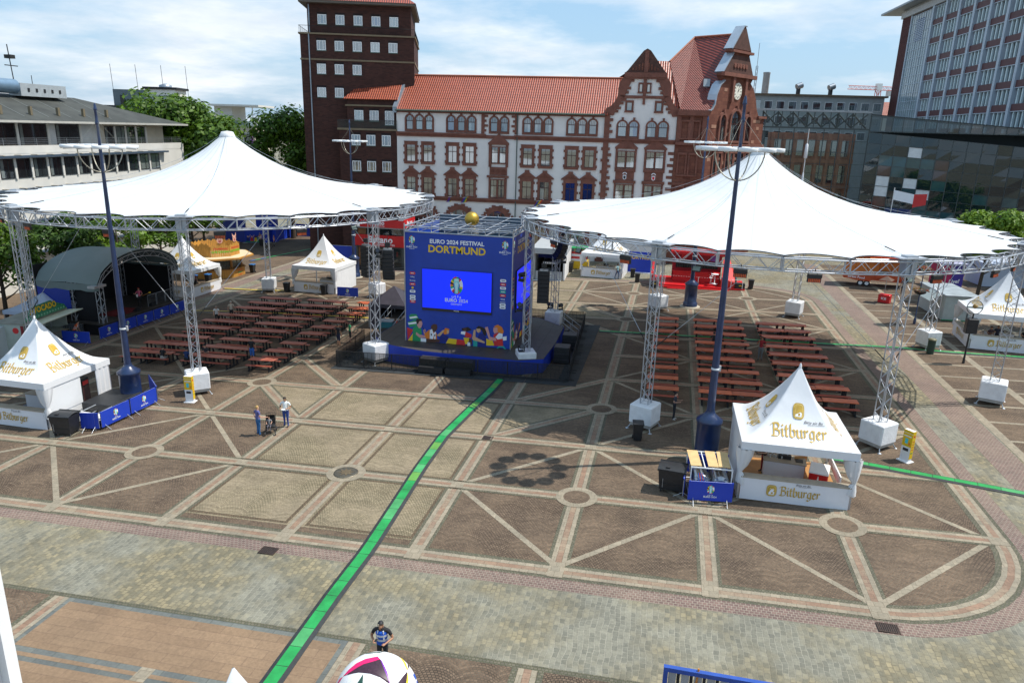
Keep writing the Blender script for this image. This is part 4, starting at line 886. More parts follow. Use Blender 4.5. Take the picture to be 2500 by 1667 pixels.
def beer_tent(x, y, rz, label, sides, full=2, print_=(0, 1, 2, 3)):
    t = thing('beer_tent', label, 'tent', at(x, y), rz, 'white pagoda beer tents')
    vs, fs, N, K = [], [], 12, 12
    rings = [1-(k/K)**1.0 for k in range(K+1)]
    for r in rings:
        for s in range(4):
            for i in range(N):
                u = -1+2*i/N; a, b = u*r*TH, -r*TH
                ca, sa = (1, 0, -1, 0)[s], (0, 1, 0, -1)[s]
                rr = max(r, .004); sag = .035*sin(pi*(1-r))*cos(pi*u/2)
                vs.append((a*ca-b*sa, a*sa+b*ca, tz(rr)-sag*.6))
    n4 = 4*N
    for k in range(K):
        for i in range(n4): j = (i+1) % n4; fs.append((k*n4+i, k*n4+j, (k+1)*n4+j, (k+1)*n4+i))
    mb = MB(); mb.add(vs, fs, whitefab, True); mb.lathe([(.07, TA-.12), (.05, TA+.02), (.01, TA+.1)], whitefab, 8)
    for s in range(4):
        M4 = Matrix.Rotation(s*pi/2, 4, 'Z')
        mb.bx(-TH-.012, TH+.012, -TH-.03, -TH-.008, TV, TE, whitefab, M4)
    roof = mb.build('roof', t)
    mb = MB()
    for a in (-1, 1):
        for b in (-1, 1): mb.bx(a*2.42-.05, a*2.42+.05, b*2.42-.05, b*2.42+.05, 0, TE-.02, alu)
    for s in range(4): mb.bx(-2.4, 2.4, -2.45, -2.39, TV+.1, TV+.2, alu, Matrix.Rotation(s*pi/2, 4, 'Z'))
    mb.build('frame', t)
    def wallmap(s):
        c_, s_ = (1, 0, -1, 0)[s], (0, 1, 0, -1)[s]
        return lambda u, v, w: (u*c_+(TH+w)*s_, u*s_-(TH+w)*c_, v)
    def roofmap(s):
        c_, s_ = (1, 0, -1, 0)[s], (0, 1, 0, -1)[s]
        def f(u, v, w):
            r = max(.01, 1-v/TH); a, b = u, -r*TH; return (a*c_-b*s_, a*s_+b*c_, tz(r)+.02+w*1.3)
        return f
    for s in print_:
        mp = roofmap(s); mb = MB(); sc = .415
        wordmark(mb, mp, -WLEN*sc/2, .52, .004, sc, gold, .80); medallion(mb, mp, -.02, 1.42, .004, .62, .72)
        if full > 1: slogan(mb, mp, .62, 1.12, .004, .17, .75)
        mb.build('roof_print', roof)
    for s, kind in enumerate(sides):
        mp = wallmap(s); M4 = Matrix.Rotation(s*pi/2, 4, 'Z')
        if kind == 'bar':
            mb = MB(); nseg = 10
            for i in range(nseg):
                a, b = -2.36+4.72*i/nseg, -2.36+4.72*(i+1)/nseg
                mb.add([mp(a, .04, .03), mp(b, .04, .03), mp(b, .55, .02+.018*(i % 2)), mp(a, .55, .02+.018*((i+1) % 2)), mp(b, 1.12, .03), mp(a, 1.12, .03)], [(0, 1, 2, 3), (3, 2, 4, 5)], cfront, True)
            bar_ = mb.build('bar_front', t)
            mb = MB(); mb.cbox(-2.42, 2.42, -TH-.06, -TH+.42, 1.12, 1.17, ctop, .012, M4); mb.build('counter', t)
            mb = MB(); sc = .30; u0 = -WLEN*sc/2+.25
            wordmark(mb, mp, u0, .42, .055, sc, gold, 1.); medallion(mb, mp, u0-.36, .62, .055, .56)
            if full > 1: slogan(mb, mp, u0+WLEN*sc*.55, 1.02, .055, .13)
            mb.build('bar_print', bar_)
        elif kind == 'wall':
            mb = MB(); n_ = 16
            for i in range(n_):
                a, b = -2.4+4.8*i/n_, -2.4+4.8*(i+1)/n_; wa, wb = .03*(i % 2)-.03, .03*((i+1) % 2)-.03
                mb.add([mp(a, .04, wa), mp(b, .04, wb), mp(b, TV+.05, -.02), mp(a, TV+.05, -.02)], [(0, 1, 2, 3)], whitefab, True)
            mb.build('side_wall', t)
        elif kind == 'half':
            mb = MB(); n_ = 8
            for i in range(n_):
                a, b = -2.4+2.5*i/n_, -2.4+2.5*(i+1)/n_; wa, wb = .03*(i % 2)-.03, .03*((i+1) % 2)-.03
                mb.add([mp(a, .04, wa), mp(b, .04, wb), mp(b, TV+.05, -.02), mp(a, TV+.05, -.02)], [(0, 1, 2, 3)], whitefab, True)
            for i in range(6):
                a, b = 1.3+1.1*i/6, 1.3+1.1*(i+1)/6; wa, wb = .06*(i % 2)-.03, .06*((i+1) % 2)-.03
                mb.add([mp(a, .04, wa), mp(b, .04, wb), mp(b, TV+.05, wb), mp(a, TV+.05, wa)], [(0, 1, 2, 3)], whitefab, True)
            mb.build('side_wall', t)
    # curtains tied back at the corners next to a bar
    for c_, (a, b) in enumerate(((-1, -1), (1, -1), (1, 1), (-1, 1))):
        if 'bar' not in (sides[c_], sides[(c_+3) % 4]): continue
        mb = MB(); vs, fs, n_ = [], [], 20
        prof = [(2.5, .36), (2.1, .31), (1.7, .22), (1.42, .10), (1.36, .075), (1.28, .12), (1.0, .2), (.78, .22)]
        for z, r in prof:
            for i in range(n_):
                an = 2*pi*i/n_; q = r*(1+.18*(1 if i % 2 else -1)); vs.append((a*(2.5-r*.55)+q*cos(an), b*(2.5-r*.55)+q*sin(an), z+(.05*sin(an*2) if z < 1 else 0)))
        for k in range(len(prof)-1):
            for i in range(n_): j = (i+1) % n_; fs.append((k*n_+i, (k+1)*n_+i, (k+1)*n_+j, k*n_+j))
        mb.add(vs, fs, whitefab, True); mb.build('curtain', t)
    return t
T1 = beer_tent(21.3, 3.95, .012, 'white pagoda beer tent in the front right with gold prints on all roof sides', ['bar', 'open', 'open', 'wall'])
T2 = beer_tent(-21.45, 3.95, 0., 'white pagoda beer tent at the left edge beside the blue barriers', ['bar', 'half', 'open', 'open'])
beer_tent(-21.8, 41.7, -.03, 'white pagoda beer tent behind the left picnic tables with two black bins', ['bar', 'wall', 'open', 'open'], 1)
beer_tent(-35.6, 36.8, 0., 'white pagoda beer tent between the music stage and the grill hut', ['bar', 'bar', 'open', 'open'], 1)
beer_tent(7.45, 57.0, -.08, 'white pagoda beer tent in the far middle beside the red bar', ['bar', 'wall', 'open', 'open'], 1)
beer_tent(41.3, 33.2, -.10, 'white pagoda beer tent at the right edge beyond the road', ['bar', 'open', 'open', 'bar'], 2)
# contents of the tents
def island(x, y, rz, lab, w=1.9):
    t = thing('bar_island', lab, 'bar', at(x, y), rz, 'serving islands in the beer tents'); mb = MB(); mb.cbox(-w/2, w/2, -.38, .38, .02, .93, cfront, .02); mb.build('body', t)
    mb = MB(); mb.cbox(-w/2-.05, w/2+.05, -.44, .44, .933, .98, ctop, .012); mb.build('worktop', t)
    mb = MB()
    for k in range(2): mb.tube((-.12+k*.24, .05, .98), (-.12+k*.24, .05, 1.38), .035, steel); mb.tube((-.12+k*.24, .05, 1.36), (-.12+k*.24, -.14, 1.33), .02, black)
    mb.bx(-.3, .3, -.05, .16, .983, 1.18, black); mb.build('beer_tap', t)
    mb = MB()
    for k in range(9): mb.lathe([(.03, 0), (.04, .14)], M('glass_clear', (.5, .5, .48), .1, var=0), 7, (-.85+.09*k*w/1.9, .2-.12*(k % 3), .982))
    mb.bx(.5, .85, -.2, .15, .983, 1.01, black)
    mb.build('glasses', t)
island(21.25, 4.3, -.08, 'white serving island with beer taps inside the front right tent')
island(-22.0, 4.4, 0, 'white serving island with beer taps inside the front left tent', 2.3)
island(-21.6, 42.2, 0, 'serving island inside the tent behind the left picnic tables')
island(7.5, 57.6, -.08, 'serving island inside the far middle tent', 2.3)
island(41.6, 33.4, 0, 'serving island inside the right edge tent')
for x, y, w, d, lab in ((21.3, 4.0, 4.6, 4.6, 'tent_floor'), (-21.45, 3.95, 4.6, 4.6, 'tent_floor')):
    mb = MB(); vs = [(x-w/2, y-d/2), (x+w/2, y-d/2), (x+w/2, y+d/2), (x-w/2, y+d/2)]; mb.poly([(a, b, gz(a)+.04) for a, b in vs], wood if x > 0 else M('floor_grey_mat', (.10, .12, .15), .8)); struct(mb.build(lab))
t = thing('drinks_cooler', 'red drinks chest cooler with a white lid inside the front right tent', 'cooler', at(22.75, 3.55), -.25); mb = MB(); mb.cbox(-.42, .42, -.6, .6, .03, .92, red, .03); mb.build('body', t)
mb = MB(); mb.cbox(-.44, .44, -.62, .62, .924, 1.0, white, .02); mb.build('lid', t); mb = MB(); mp = flatmap((0, -.603, .5), (1, 0, 0), (0, 0, 1), (0, -1, 0)); mb.text('Coca-Cola', .17, 0, -.12, .004, mp, wht, .01, shear=.3); mb.flat([(-.03, .06), (.03, .06), (.04, .18), (.015, .26), (.015, .32), (-.015, .32), (-.015, .26), (-.04, .18)], .004, mp, wht); mb.build('print', t)
t = thing('folding_table', 'white folding table standing on edge along the right side of the front right tent', 'table', at(23.45, 4.0), 0); mb = MB(); mb.bx(-.03, .03, -1.6, .9, .7, 1.15, white); mb.build('tabletop', t); mb = MB()
for y in (-1.4, .7): mb.bx(-.03, .03, y-.03, y+.03, .02, .69, steel)
mb.build('legs', t)
t = thing('orange_board', 'orange plywood board leaning inside the front right tent', 'board', at(22.05, 4.6), .5); mb = MB(); mb.box((0, 0, .55), (.7, .05, 1.05), wood); mb.build('panel', t)
t = thing('drinks_fridge', 'dark upright drinks fridge in the doorway of the front left tent', 'fridge', at(-19.9, 4.9), .1); mb = MB(); mb.cbox(-.4, .4, -.35, .35, .05, 1.95, black, .03); mb.build('cabinet', t); mb = MB(); mb.bx(.402, .41, -.3, .3, .2, 1.5, M('fridge_glass', (.06, .02, .02), .1)); mb.bx(.411, .415, -.25, .25, 1.55, 1.8, redp); mb.build('door', t)

# ------------------------------------------------------------------ blue event barriers
def barrier(p, q, lab, text=True, h=1.08, flip=False, grp='blue event barriers'):
    if flip: p, q = q, p
    L_ = sqrt((q[0]-p[0])**2+(q[1]-p[1])**2); a = math.atan2(q[1]-p[1], q[0]-p[0])
    t = thing('event_barrier', lab, 'barrier', at(p[0], p[1]), a, grp); sl = (gz(q[0])-gz(p[0]))/L_
    k = lambda x, y, z: (x, y, z+sl*x)
    mb = MB(); mb.path([k(.03, 0, .2), k(.03, 0, h-.05), k(.10, 0, h), k(L_-.1, 0, h), k(L_-.03, 0, h-.05), k(L_-.03, 0, .2)], .022, steel)
    for x in (.25, L_-.25): mb.tube(k(x, -.42, .02), k(x, 0, .28), .016, steel); mb.tube(k(x, .42, .02), k(x, 0, .28), .016, steel)
    mb.build('frame', t)
    mb = MB(); n = 8
    for i in range(n):
        x0, x1 = .01+(L_-.02)*i/n, .01+(L_-.02)*(i+1)/n
        for s, o in ((-1, .0), (1, 0)):
            ya, yb = s*(.03+.006*(i % 2)), s*(.03+.006*((i+1) % 2)); vs = [k(x0, ya, .16), k(x1, yb, .16), k(x1, yb, h+.015), k(x0, ya, h+.015)]
            mb.add(vs, [(0, 1, 2, 3) if s < 0 else (3, 2, 1, 0)], blue, True)
    mb.poly([k(.01, -.03, h+.016), k(L_-.01, -.03, h+.016), k(L_-.01, .03, h+.016), k(.01, .03, h+.016)], blue)
    c_ = mb.build('cover', t)
    if text:
        mb = MB(); mp = lambda u, v, w: k(L_/2+u, -.042-w, v); emblem(mb, mp, 0, .74, .44, .004, True, False); mb.build('emblem', c_)
    return t
barrier((16.62, .66), (18.62, .82), 'blue event barrier in front of the steel beer tanks')
barrier((16.55, 2.5), (16.40, .78), 'blue event barrier end-on between the black bin and the beer tanks', False)
barrier((16.6, 3.6), (18.6, 3.9), 'blue event barrier behind the beer tanks by the lamp post', False)
barrier((-16.02, 2.05), (-15.9, 4.2), 'blue event barrier at the front left tent, nearer panel facing right')
barrier((-15.9, 4.28), (-15.85, 6.5), 'blue event barrier at the front left tent, farther panel beside the lamp post')
barrier((-17.1, 1.75), (-16.05, 1.95), 'short blue event barrier behind the left wheeled bin', False)
barrier((-18.0, 8.6), (-15.85, 6.6), 'blue event barrier behind the left lamp post, seen from its back', False)
for i in range(5): barrier((-30.2+.02*i, 18.1+2.16*i), (-30.2+.02*i, 20.2+2.16*i), 'blue event barrier along the music stage, %s from the front' % ORD[i])
barrier((-32.5, 16.75), (-30.0, 16.9), 'blue event barrier between the snack stall and the music stage')
barrier((-18.6, 37.9), (-16.2, 37.8), 'blue event barrier beside the beer tent behind the left tables')
# beer tank trolley
t = thing('beer_tank_rack', 'steel rack with two round beer tanks under plywood sheets beside the front right tent', 'beer tank', at(17.55, 2.05), .08)
mb = MB()
for x in (-.92, .92):
    for y in (-.85, .95): mb.bx(x-.025, x+.025, y-.025, y+.025, .05, 1.56, white)
for z in (.12, 1.54):
    for y in (-.85, .95): mb.bx(-.92, .92, y-.025, y+.025, z-.025, z+.025, white)
    for x in (-.92, -.3, .05, .92): mb.bx(x-.02, x+.02, -.85, .95, z-.02, z+.02, white)
mb.build('frame', t)
tank = M('tank_steel', (.42, .43, .45), .28, .9, .15, 4)
for x in (-.42, .46):
    mb = MB(); mb.add([], [], tank); vs, fs, n = [], [], 28; prof = [(.0, -.96), (.14, -.95), (.15, -.99), (.22, -.985), (.3, -.93), (.40, -.84), (.40, .8), (.3, .88), (0, .92)]
    for r, y in prof:
        for i in range(n): vs.append((x+r*cos(2*pi*i/n), y, .82+r*sin(2*pi*i/n)))
    for k in range(len(prof)-1):
        for i in range(n): j = (i+1) % n; fs.append((k*n+i, k*n+j, (k+1)*n+j, (k+1)*n+i))
    mb.add(vs, fs, tank, True)
    for dx in (-.2, .2): mb.tube((x+dx, -.9, 1.1), (x+dx, -1.0, 1.1), .05, steel, 10)
    mb.build('tank', t)
mb = MB(); hz = M('hose_blue', (.02, .12, .5), .4)
for k in range(5): mb.path([(-.8+.12*k, -.95, .25), (-.75+.1*k, -1.05, .6+.1*k), (-.55+.08*k, -1.04, .95-.05*k), (-.6+.05*k, -.9, 1.3)], .018, hz if k % 2 == 0 else redp, 5)
mb.build('hose', t)
ply = M('plywood', (.62, .42, .19), .6, var=.12, scale=3)
for i, (x, w) in enumerate(((-.72, .5), (.08, .46), (.62, .52))):
    mb = MB(); mb.box((x, .05, 1.605+.012*i), (w, 1.7, .03), ply, (.02, -.01, -.06)[i]); mb.build('plywood_sheet', t)
# equipment behind the left barriers
t = thing('counter_flightcase', 'black flat counter with steel rails behind the left blue barriers', 'counter', at(-17.3, 3.9), 0)
mb = MB(); mb.cbox(-1.1, 1.0, -.6, 1.9, .1, 1.02, black, .03); mb.build('body', t)
mb = MB()
for a, b in (((-1.1, -2.0), (1.0, -2.0)), ((-1.1, -2.0), (-1.1, -.6)), ((1.0, -2.0), (1.0, -.6)), ((-.1, -2.0), (-.1, -.6))):
    for z in (.6, .98): mb.tube((a[0], a[1], z), (b[0], b[1], z), .03, steel)
for x in (-1.1, -.1, 1.0): mb.tube((x, -2, 0), (x, -2, 1.1), .03, steel)
mb.build('rail', t); mb = MB(); mb.cbox(-1.0, .9, -1.9, -.7, .45, .5, white, .01); mb.build('shelf', t)

# ------------------------------------------------------------------ bins
def bin4(x, y, rz, lab, w=1.25, d=.95, h=1.2):
    t = thing('wheeled_bin', lab, 'bin', at(x, y), rz, 'black wheeled bins'); mb = MB(); b = .84
    vs = [(-w/2*b, -d/2*b, .16), (w/2*b, -d/2*b, .16), (w/2*b, d/2*b, .16), (-w/2*b, d/2*b, .16), (-w/2, -d/2, h), (w/2, -d/2, h), (w/2, d/2, h), (-w/2, d/2, h)]
    mb.add(vs, [(3, 2, 1, 0), (0, 1, 5, 4), (1, 2, 6, 5), (2, 3, 7, 6), (3, 0, 4, 7), (4, 5, 6, 7)], black)
    for z in (.45, .8): mb.bx(-w/2*.93, w/2*.93, -d/2*.94, -d/2*.94+.03, z, z+.03, black)
    mb.bx(-w/2-.04, w/2+.04, -d/2-.03, -d/2+.02, h-.08, h-.02, black); mb.tube((-w*.3, -d/2-.02, .3), (-w*.3, -d/2-.03, .75), .014, steel)
    mb.build('body', t)
    mb = MB(); n = 6; vs = []; fs = []
    for i in range(n+1):
        a = i/n; yy = -d/2-.04+(d+.08)*a; z = h+.01+.09*sin(pi*min(1, a*1.2)*.9)
        vs += [(-w/2-.03, yy, z), (w/2+.03, yy, z)]
    for i in range(n): fs.append((2*i, 2*i+1, 2*i+3, 2*i+2))
    mb.add(vs, fs, black, True); mb.bx(-w/2-.03, w/2+.03, d/2+.01, d/2+.05, h-.03, h+.06, black); mb.bx(-.3, -.1, -d/2+.1, -d/2+.25, h+.07, h+.1, blackm); mb.build('lid', t)
    for a in (-1, 1):
        for b_ in (-1, 1):
            mb = MB(); mb.tube((a*w*.36-.03, b_*d*.34, .09), (a*w*.36+.03, b_*d*.34, .09), .09, blackm, 12); mb.bx(a*w*.36-.04, a*w*.36+.04, b_*d*.34-.03, b_*d*.34+.03, .09, .2, steel); mb.build('wheel', t)
    return t
def bin2(x, y, rz, lab, h=1.05, bag=None):
    t = thing('small_bin', lab, 'bin', at(x, y), rz, 'small wheelie bins'); w, d = .56, .62; mb = MB(); b = .74
    vs = [(-w/2*b, -d/2*b, .06), (w/2*b, -d/2*b, .06), (w/2*b, d/2*b, .06), (-w/2*b, d/2*b, .06), (-w/2, -d/2, h-.06), (w/2, -d/2, h-.06), (w/2, d/2, h-.06), (-w/2, d/2, h-.06)]
    mb.add(vs, [(3, 2, 1, 0), (0, 1, 5, 4), (1, 2, 6, 5), (2, 3, 7, 6), (3, 0, 4, 7), (4, 5, 6, 7)], black); mb.build('body', t)
    mb = MB(); mb.cbox(-w/2-.03, w/2+.03, -d/2-.03, d/2+.03, h-.055, h+.02, bag or black, .02); mb.build('lid', t)
    for a in (-1, 1):
        mb = MB(); mb.tube((a*.24-.03, d/2*.8, .1), (a*.24+.03, d/2*.8, .1), .1, blackm, 12); mb.build('wheel', t)
bin4(15.9, 1.75, -.12, 'large black wheeled bin left of the beer tanks')
bin4(-17.6, 1.2, .12, 'large black wheeled bin at the corner of the front left tent', 1.2)
bagb = M('bin_bag_blue', (.04, .16, .4), .35, var=.2)
for x, y, rz, lab, bg_ in ((14.0, 7.35, .1, 'small black bin beside the wrapped block of the front left tower of the right canopy', None), (-25.0, 39.0, .1, 'small black bin at the left corner of the tent behind the left tables', None), (-20.5, 38.7, 0, 'small black bin in front of the printed bar behind the left tables', None), (-36.3, 41.6, 0, 'bin with a blue bag beside the grill hut counter', bagb), (-35.0, 48.6, 0, 'bin with a blue bag at the far corner of the grill hut', bagb), (-37.4, 40.6, 0, 'bin with a blue bag between the tent and the grill hut', bagb), (24.0, 51.6, 0, 'small black bin at the right end of the red bar', None), (11.6, 52.6, 0, 'small black bin at the left end of the red bar', None), (10.9, 55.6, 0, 'small black bin between the far middle tent and the red bar', None)):
    bin2(x, y, rz, lab, bag=bg_)
t = thing('litter_bin', 'dark green slim litter bin at the block beyond the road', 'bin', at(35.3, 29.0)); mb = MB(); mb.lathe([(.26, .02), (.28, 1.1)], M('bin_green', (.02, .05, .035), .5), 18); mb.build('body', t); mb = MB(); mb.lathe([(.31, 1.1), (.31, 1.16), (.2, 1.22)], M('bin_rim', (.16, .15, .08), .5), 18); mb.build('rim', t)
bin4(2.9, 57.6, 0, 'large black wheeled bin left of the far middle tent', 1.2)

# ------------------------------------------------------------------ yellow menu stands
ylp = M('stand_yellow', (.72, .47, .01), .45, var=.05); cyan = M('print_cyan', (.05, .55, .65), .5, var=.05)
def menu_stand(x, y, rz, lab):
    t = thing('menu_stand', lab, 'sign', at(x, y), rz, 'yellow menu stands'); mb = MB(); mb.cbox(-.34, .34, -.25, .25, 0, .04, white, .01); mb.build('base', t)
    mb = MB(); mb.bx(-.25, .25, -.12, .12, .04, 1.72, white); mb.build('column', t)
    mb = MB(); mb.bx(-.252, .252, -.135, -.122, .85, 1.55, ylp); mb.bx(-.252, .252, -.135, -.122, 1.58, 1.72, ylp); mb.bx(.252, .262, -.12, .12, .2, 1.72, ylp); mb.build('panel', t)
    mb = MB(); mp = flatmap((0, -.136, 0), (1, 0, 0), (0, 0, 1), (0, -1, 0)); mb.flat([(-.1, 1.0), (.05, 1.0), (.06, 1.28), (-.11, 1.28)], .004, mp, cyan); mb.flat([(.1, .95), (.2, .95), (.2, 1.1), (.1, 1.1)], .004, mp, P_or); mb.flat([(-.2, 1.38), (.2, 1.38), (.2, 1.44), (-.2, 1.44)], .004, mp, white); mb.flat([(-.15, .6), (.15, .6), (.15, .75), (-.15, .75)], .004, mp, ink)
    mp = flatmap((.263, 0, 0), (0, 1, 0), (0, 0, 1), (1, 0, 0)); mb.flat([(-.06, 1.4), (.06, 1.4), (.06, 1.5), (-.06, 1.5)], .003, mp, redp); mb.flat([(-.08, .5), (.08, .5), (.08, .55), (-.08, .55)], .003, mp, greenp)
    for z in (.7, .85, 1.0, 1.15): mb.flat([(-.08, z), (.08, z), (.08, z+.03), (-.08, z+.03)], .003, mp, redp)
    mb.build('print', t)
menu_stand(-14.0, 7.25, .15, 'yellow and white menu stand in front of the left canopy tower')
menu_stand(27.75, 7.65, -.9, 'yellow and white menu stand beside the right canopy tower block')

# ------------------------------------------------------------------ foreground
BC = Vector((7.92, -14.99, 1.41)); BR = 1.19
ballw = M('ball_white', (.80, .80, .80), .35, var=.05, scale=6, bump=.06); balld = M('ball_dark', (.045, .018, .03), .45, var=.35, scale=14); ballp = M('ball_magenta', (.72, .012, .14), .4, var=.06); ballv = M('ball_violet', (.20, .03, .36), .4, var=.06); bally = M('ball_lemon', (.80, .62, .03), .4, var=.05); ballg = M('ball_green', (.02, .07, .05), .45, var=.3, scale=14); ballb = M('ball_blue', (.02, .10, .50), .4, var=.05)
t = thing('giant_football', 'giant inflatable white football with dark triangles at the bottom edge', 'football', (BC.x, BC.y, gz(BC.x))); bc = Vector((0, 0, BR+.02))
mb = MB(); mb.ball(bc, BR, ballw, 56, 36); mb.lathe([(.5, .01), (.62, .10), (.6, .16)], black, 24); mb.build('ball', t)
fr = Vector((.34, -.66, .67)).normalized(); rt = Vector((.98, .2, 0)); rt = (rt-fr*rt.dot(fr)).normalized(); up = fr.cross(rt)
def onball(x, y, k=1.003):
    x, y = (x-1081)/799., (1505-y)/799.; r2 = min(.985, x*x+y*y); s_ = sqrt(r2/(x*x+y*y)) if x*x+y*y > .985 else 1
    d = rt*x*s_+up*y*s_+fr*sqrt(1-r2); return bc+d*BR*k
def patch(mb, pts, mat, k):
    P_ = []
    for a, b in zip(pts, pts[1:]+pts[:1]): P_ += [(a[0]+(b[0]-a[0])*i/4, a[1]+(b[1]-a[1])*i/4) for i in range(4)]
    cx, cy = sum(p[0] for p in P_)/len(P_), sum(p[1] for p in P_)/len(P_); n = len(P_); vs = []; fs = []
    for f in (1, .8, .6, .4, .2, .01):
        for p in P_: vs.append(onball(cx+(p[0]-cx)*f, cy+(p[1]-cy)*f, k))
    for r in range(5):
        for i in range(n): fs.append((r*n+i, r*n+(i+1) % n, (r+1)*n+(i+1) % n, (r+1)*n+i))
    mb.add(vs, fs, mat, True)
mb = MB()
patch(mb, [(1010, 820), (1075, 880), (1180, 1060), (1290, 1300), (1120, 1190), (900, 1125), (700, 1110), (520, 1140), (430, 1175), (560, 1040), (740, 930), (900, 880)], balld, 1.004)
patch(mb, [(1010, 820), (1060, 870), (980, 900), (800, 950), (640, 1040), (500, 1140), (430, 1175), (520, 1060), (640, 950), (800, 870)], ballp, 1.006)
patch(mb, [(1060, 870), (1090, 895), (1200, 1080), (1300, 1310), (1270, 1290), (1160, 1080)], ballv, 1.007)
patch(mb, [(1580, 1050), (1590, 1200), (1560, 1400), (1480, 1560), (1370, 1310), (1470, 1180)], balld, 1.004)
patch(mb, [(1585, 1060), (1610, 1200), (1600, 1380), (1545, 1400), (1575, 1200)], bally, 1.006)
patch(mb, [(1420, 770), (1500, 830), (1560, 920), (1590, 1030), (1560, 1000), (1500, 880)], bally, 1.005)
patch(mb, [(1590, 850), (1635, 910), (1620, 970), (1585, 1030), (1600, 930)], balld, 1.005)
patch(mb, [(780, 1130), (790, 1320), (750, 1500), (620, 1400), (690, 1290)], ballg, 1.004)
patch(mb, [(1705, 1105), (1745, 1050), (1790, 1130), (1765, 1180)], ballb, 1.005); patch(mb, [(1780, 1210), (1810, 1180), (1840, 1260), (1820, 1290)], ballb, 1.005)
patch(mb, [(790, 770), (850, 745), (1000, 735), (1160, 705), (1050, 745), (860, 765)], ballg, 1.004); patch(mb, [(430, 1180), (380, 1210), (320, 1330), (340, 1340)], ballp, 1.005)
mb.build('panel_print', t)
t = thing('white_tent', 'white pagoda tent in the near foreground, only its peak in view', 'tent', at(6.65, -19.3)); mb = MB(); vs, fs = [], []
for k in range(11):
    r = 1-k/10
    for a, b in ((-1, -1), (1, -1), (1, 1), (-1, 1)): vs.append((a*2*max(r, .008), b*2*max(r, .008), 2.5+3.05*(1-r)**1.9))
for k in range(10):
    for i in range(4): fs.append((4*k+i, 4*k+(i+1) % 4, 4*k+4+(i+1) % 4, 4*k+4+i))
mb.add(vs, fs, whitefab, True); mb.build('roof', t); mb = MB()
for a in (-1, 1):
    for b in (-1, 1): mb.bx(a*1.94-.04, a*1.94+.04, b*1.94-.04, b*1.94+.04, 0, 2.49, alu)
mb.build('frame', t)
t = thing('louvred_gate', 'blue steel framed gate panel with grey louvres at the bottom edge', 'gate', at(18.6, -13.55), .0); bf = M('gate_blue', (.025, .075, .33), .4, var=.15, scale=3)
mb = MB()
for x in (-2.9, -.9, 1.1, 2.9): mb.bx(x-.06, x+.06, -.06, .06, .05, 2.3, bf)
for z in (.05, 2.3): mb.bx(-2.96, 2.96, -.065, .065, z, z+.13, bf)
mb.tube((-2.1, -.08, 1.9), (-2.05, .02, 2.5), .03, M('clamp_orange', (.5, .2, .04), .5), 6)
mb.build('frame', t); mb = MB()
for k in range(17): mb.bx(-2.82+k*.34, -2.62+k*.34, -.03, .03, .19, 2.28, M('louvre_grey', (.33, .35, .37), .5, .3)); mb.bx(-2.60+k*.34, -2.52+k*.34, .0, .04, .19, 2.28, blackm)
mb.build('louvre', t)
t = thing('steel_post', 'white painted steel post at the lower left edge, close to the viewer', 'post', at(2.62, -20.95)); mb = MB(); mb.bx(-.06, .06, -.12, .12, 0, 9.2, white); mb.bx(.062, .3, -.02, .02, .0, 9.2, white); mb.bx(.30, .36, -.12, .12, 0, 9.2, white); mb.build('profile', t); mb = MB(); mb.bx(-.2, .5, -.25, .25, 0, .03, steel); mb.build('base_plate', t)
# ------------------------------------------------------------------ music stage on the left with its arched roof
tarp = membrane_mat('stage_roof_tarp', (.17, .215, .21), .03, .5); drape = M('stage_black_drape', (.008, .008, .010), .9, var=.2)
t = thing('music_stage', 'open music stage under a dark grey green arched roof, left side of the square', 'stage', (-31.0, 24.6, gz(-31))); g0 = 0
def archz(q): return 4.35+2.05*(max(0, 1-q*q))**.62
mb = MB(); n, segs = 20, ((0, .3), (.15, .0), (2.9, 0.12), (3.05, .14), (3.2, .12), (6.0, .0), (6.15, -.05)); vs, fs = [], []
for dx, up_ in segs:
    for i in range(n+1):
        q = -1+2*i/n; vs.append((-dx, q*5.1, archz(q)+up_*.6-(.25*sin(pi*min(1, dx/3.05) if dx < 3.05 else pi*(dx-3.05)/3.1))*.5))
for k in range(len(segs)-1):
    for i in range(n): fs.append((k*(n+1)+i, k*(n+1)+i+1, (k+1)*(n+1)+i+1, (k+1)*(n+1)+i))
mb.add(vs, fs, tarp, True)
for s in (-1, 1):
    m = 10
    for i in range(m):
        x0, x1 = -6.15*i/m, -6.15*(i+1)/m; mb.add([(x0, s*5.1, archz(1)), (x1, s*5.1, archz(1)), (x1, s*5.02, archz(1)-.5-.16*abs(sin(pi*(i+1)*3/m))), (x0, s*5.02, archz(1)-.5-.16*abs(sin(pi*i*3/m)))], [(0, 1, 2, 3)], tarp, True)
mb.build('roof', t)
mb = MB()
for dx in (-.1, -3.05, -6.1):
    for off in (0, -.42):
        mb.path([(dx+.02, -1*5.0+10*i/n, archz(-1+2*i/n)-.08+off) for i in range(n+1)], .035, alu, 5)
    for i in range(n): mb.tube((dx, -5+10*i/n, archz(-1+2*i/n)-.08-(.42 if i % 2 else 0)), (dx, -5+10*(i+1)/n, archz(-1+2*(i+1)/n)-.08-(0 if i % 2 else .42)), .018, alu, 4)
mb.build('arch_truss', t)
mb = MB()
for x, y in ((-.3, -4.7), (-.3, 4.5), (-6.0, -4.7), (-6.0, 4.5), (-3.0, -4.7)): truss_tower(mb, x, y, .1, 4.35, .42, 8)
mb.bx(-.6, .1, -5.6, -4.3, 4.12, 4.32, alu); mb.build('corner_tower', t)
mb = MB(); mb.bx(-7.0, .1, -5.2, 5.2, .9, 1.02, deckm); mb.build('deck', t)
mb = MB(); mb.bx(-6.9, .02, -5.1, 5.1, .02, .895, blackm); mb.build('skirt', t)
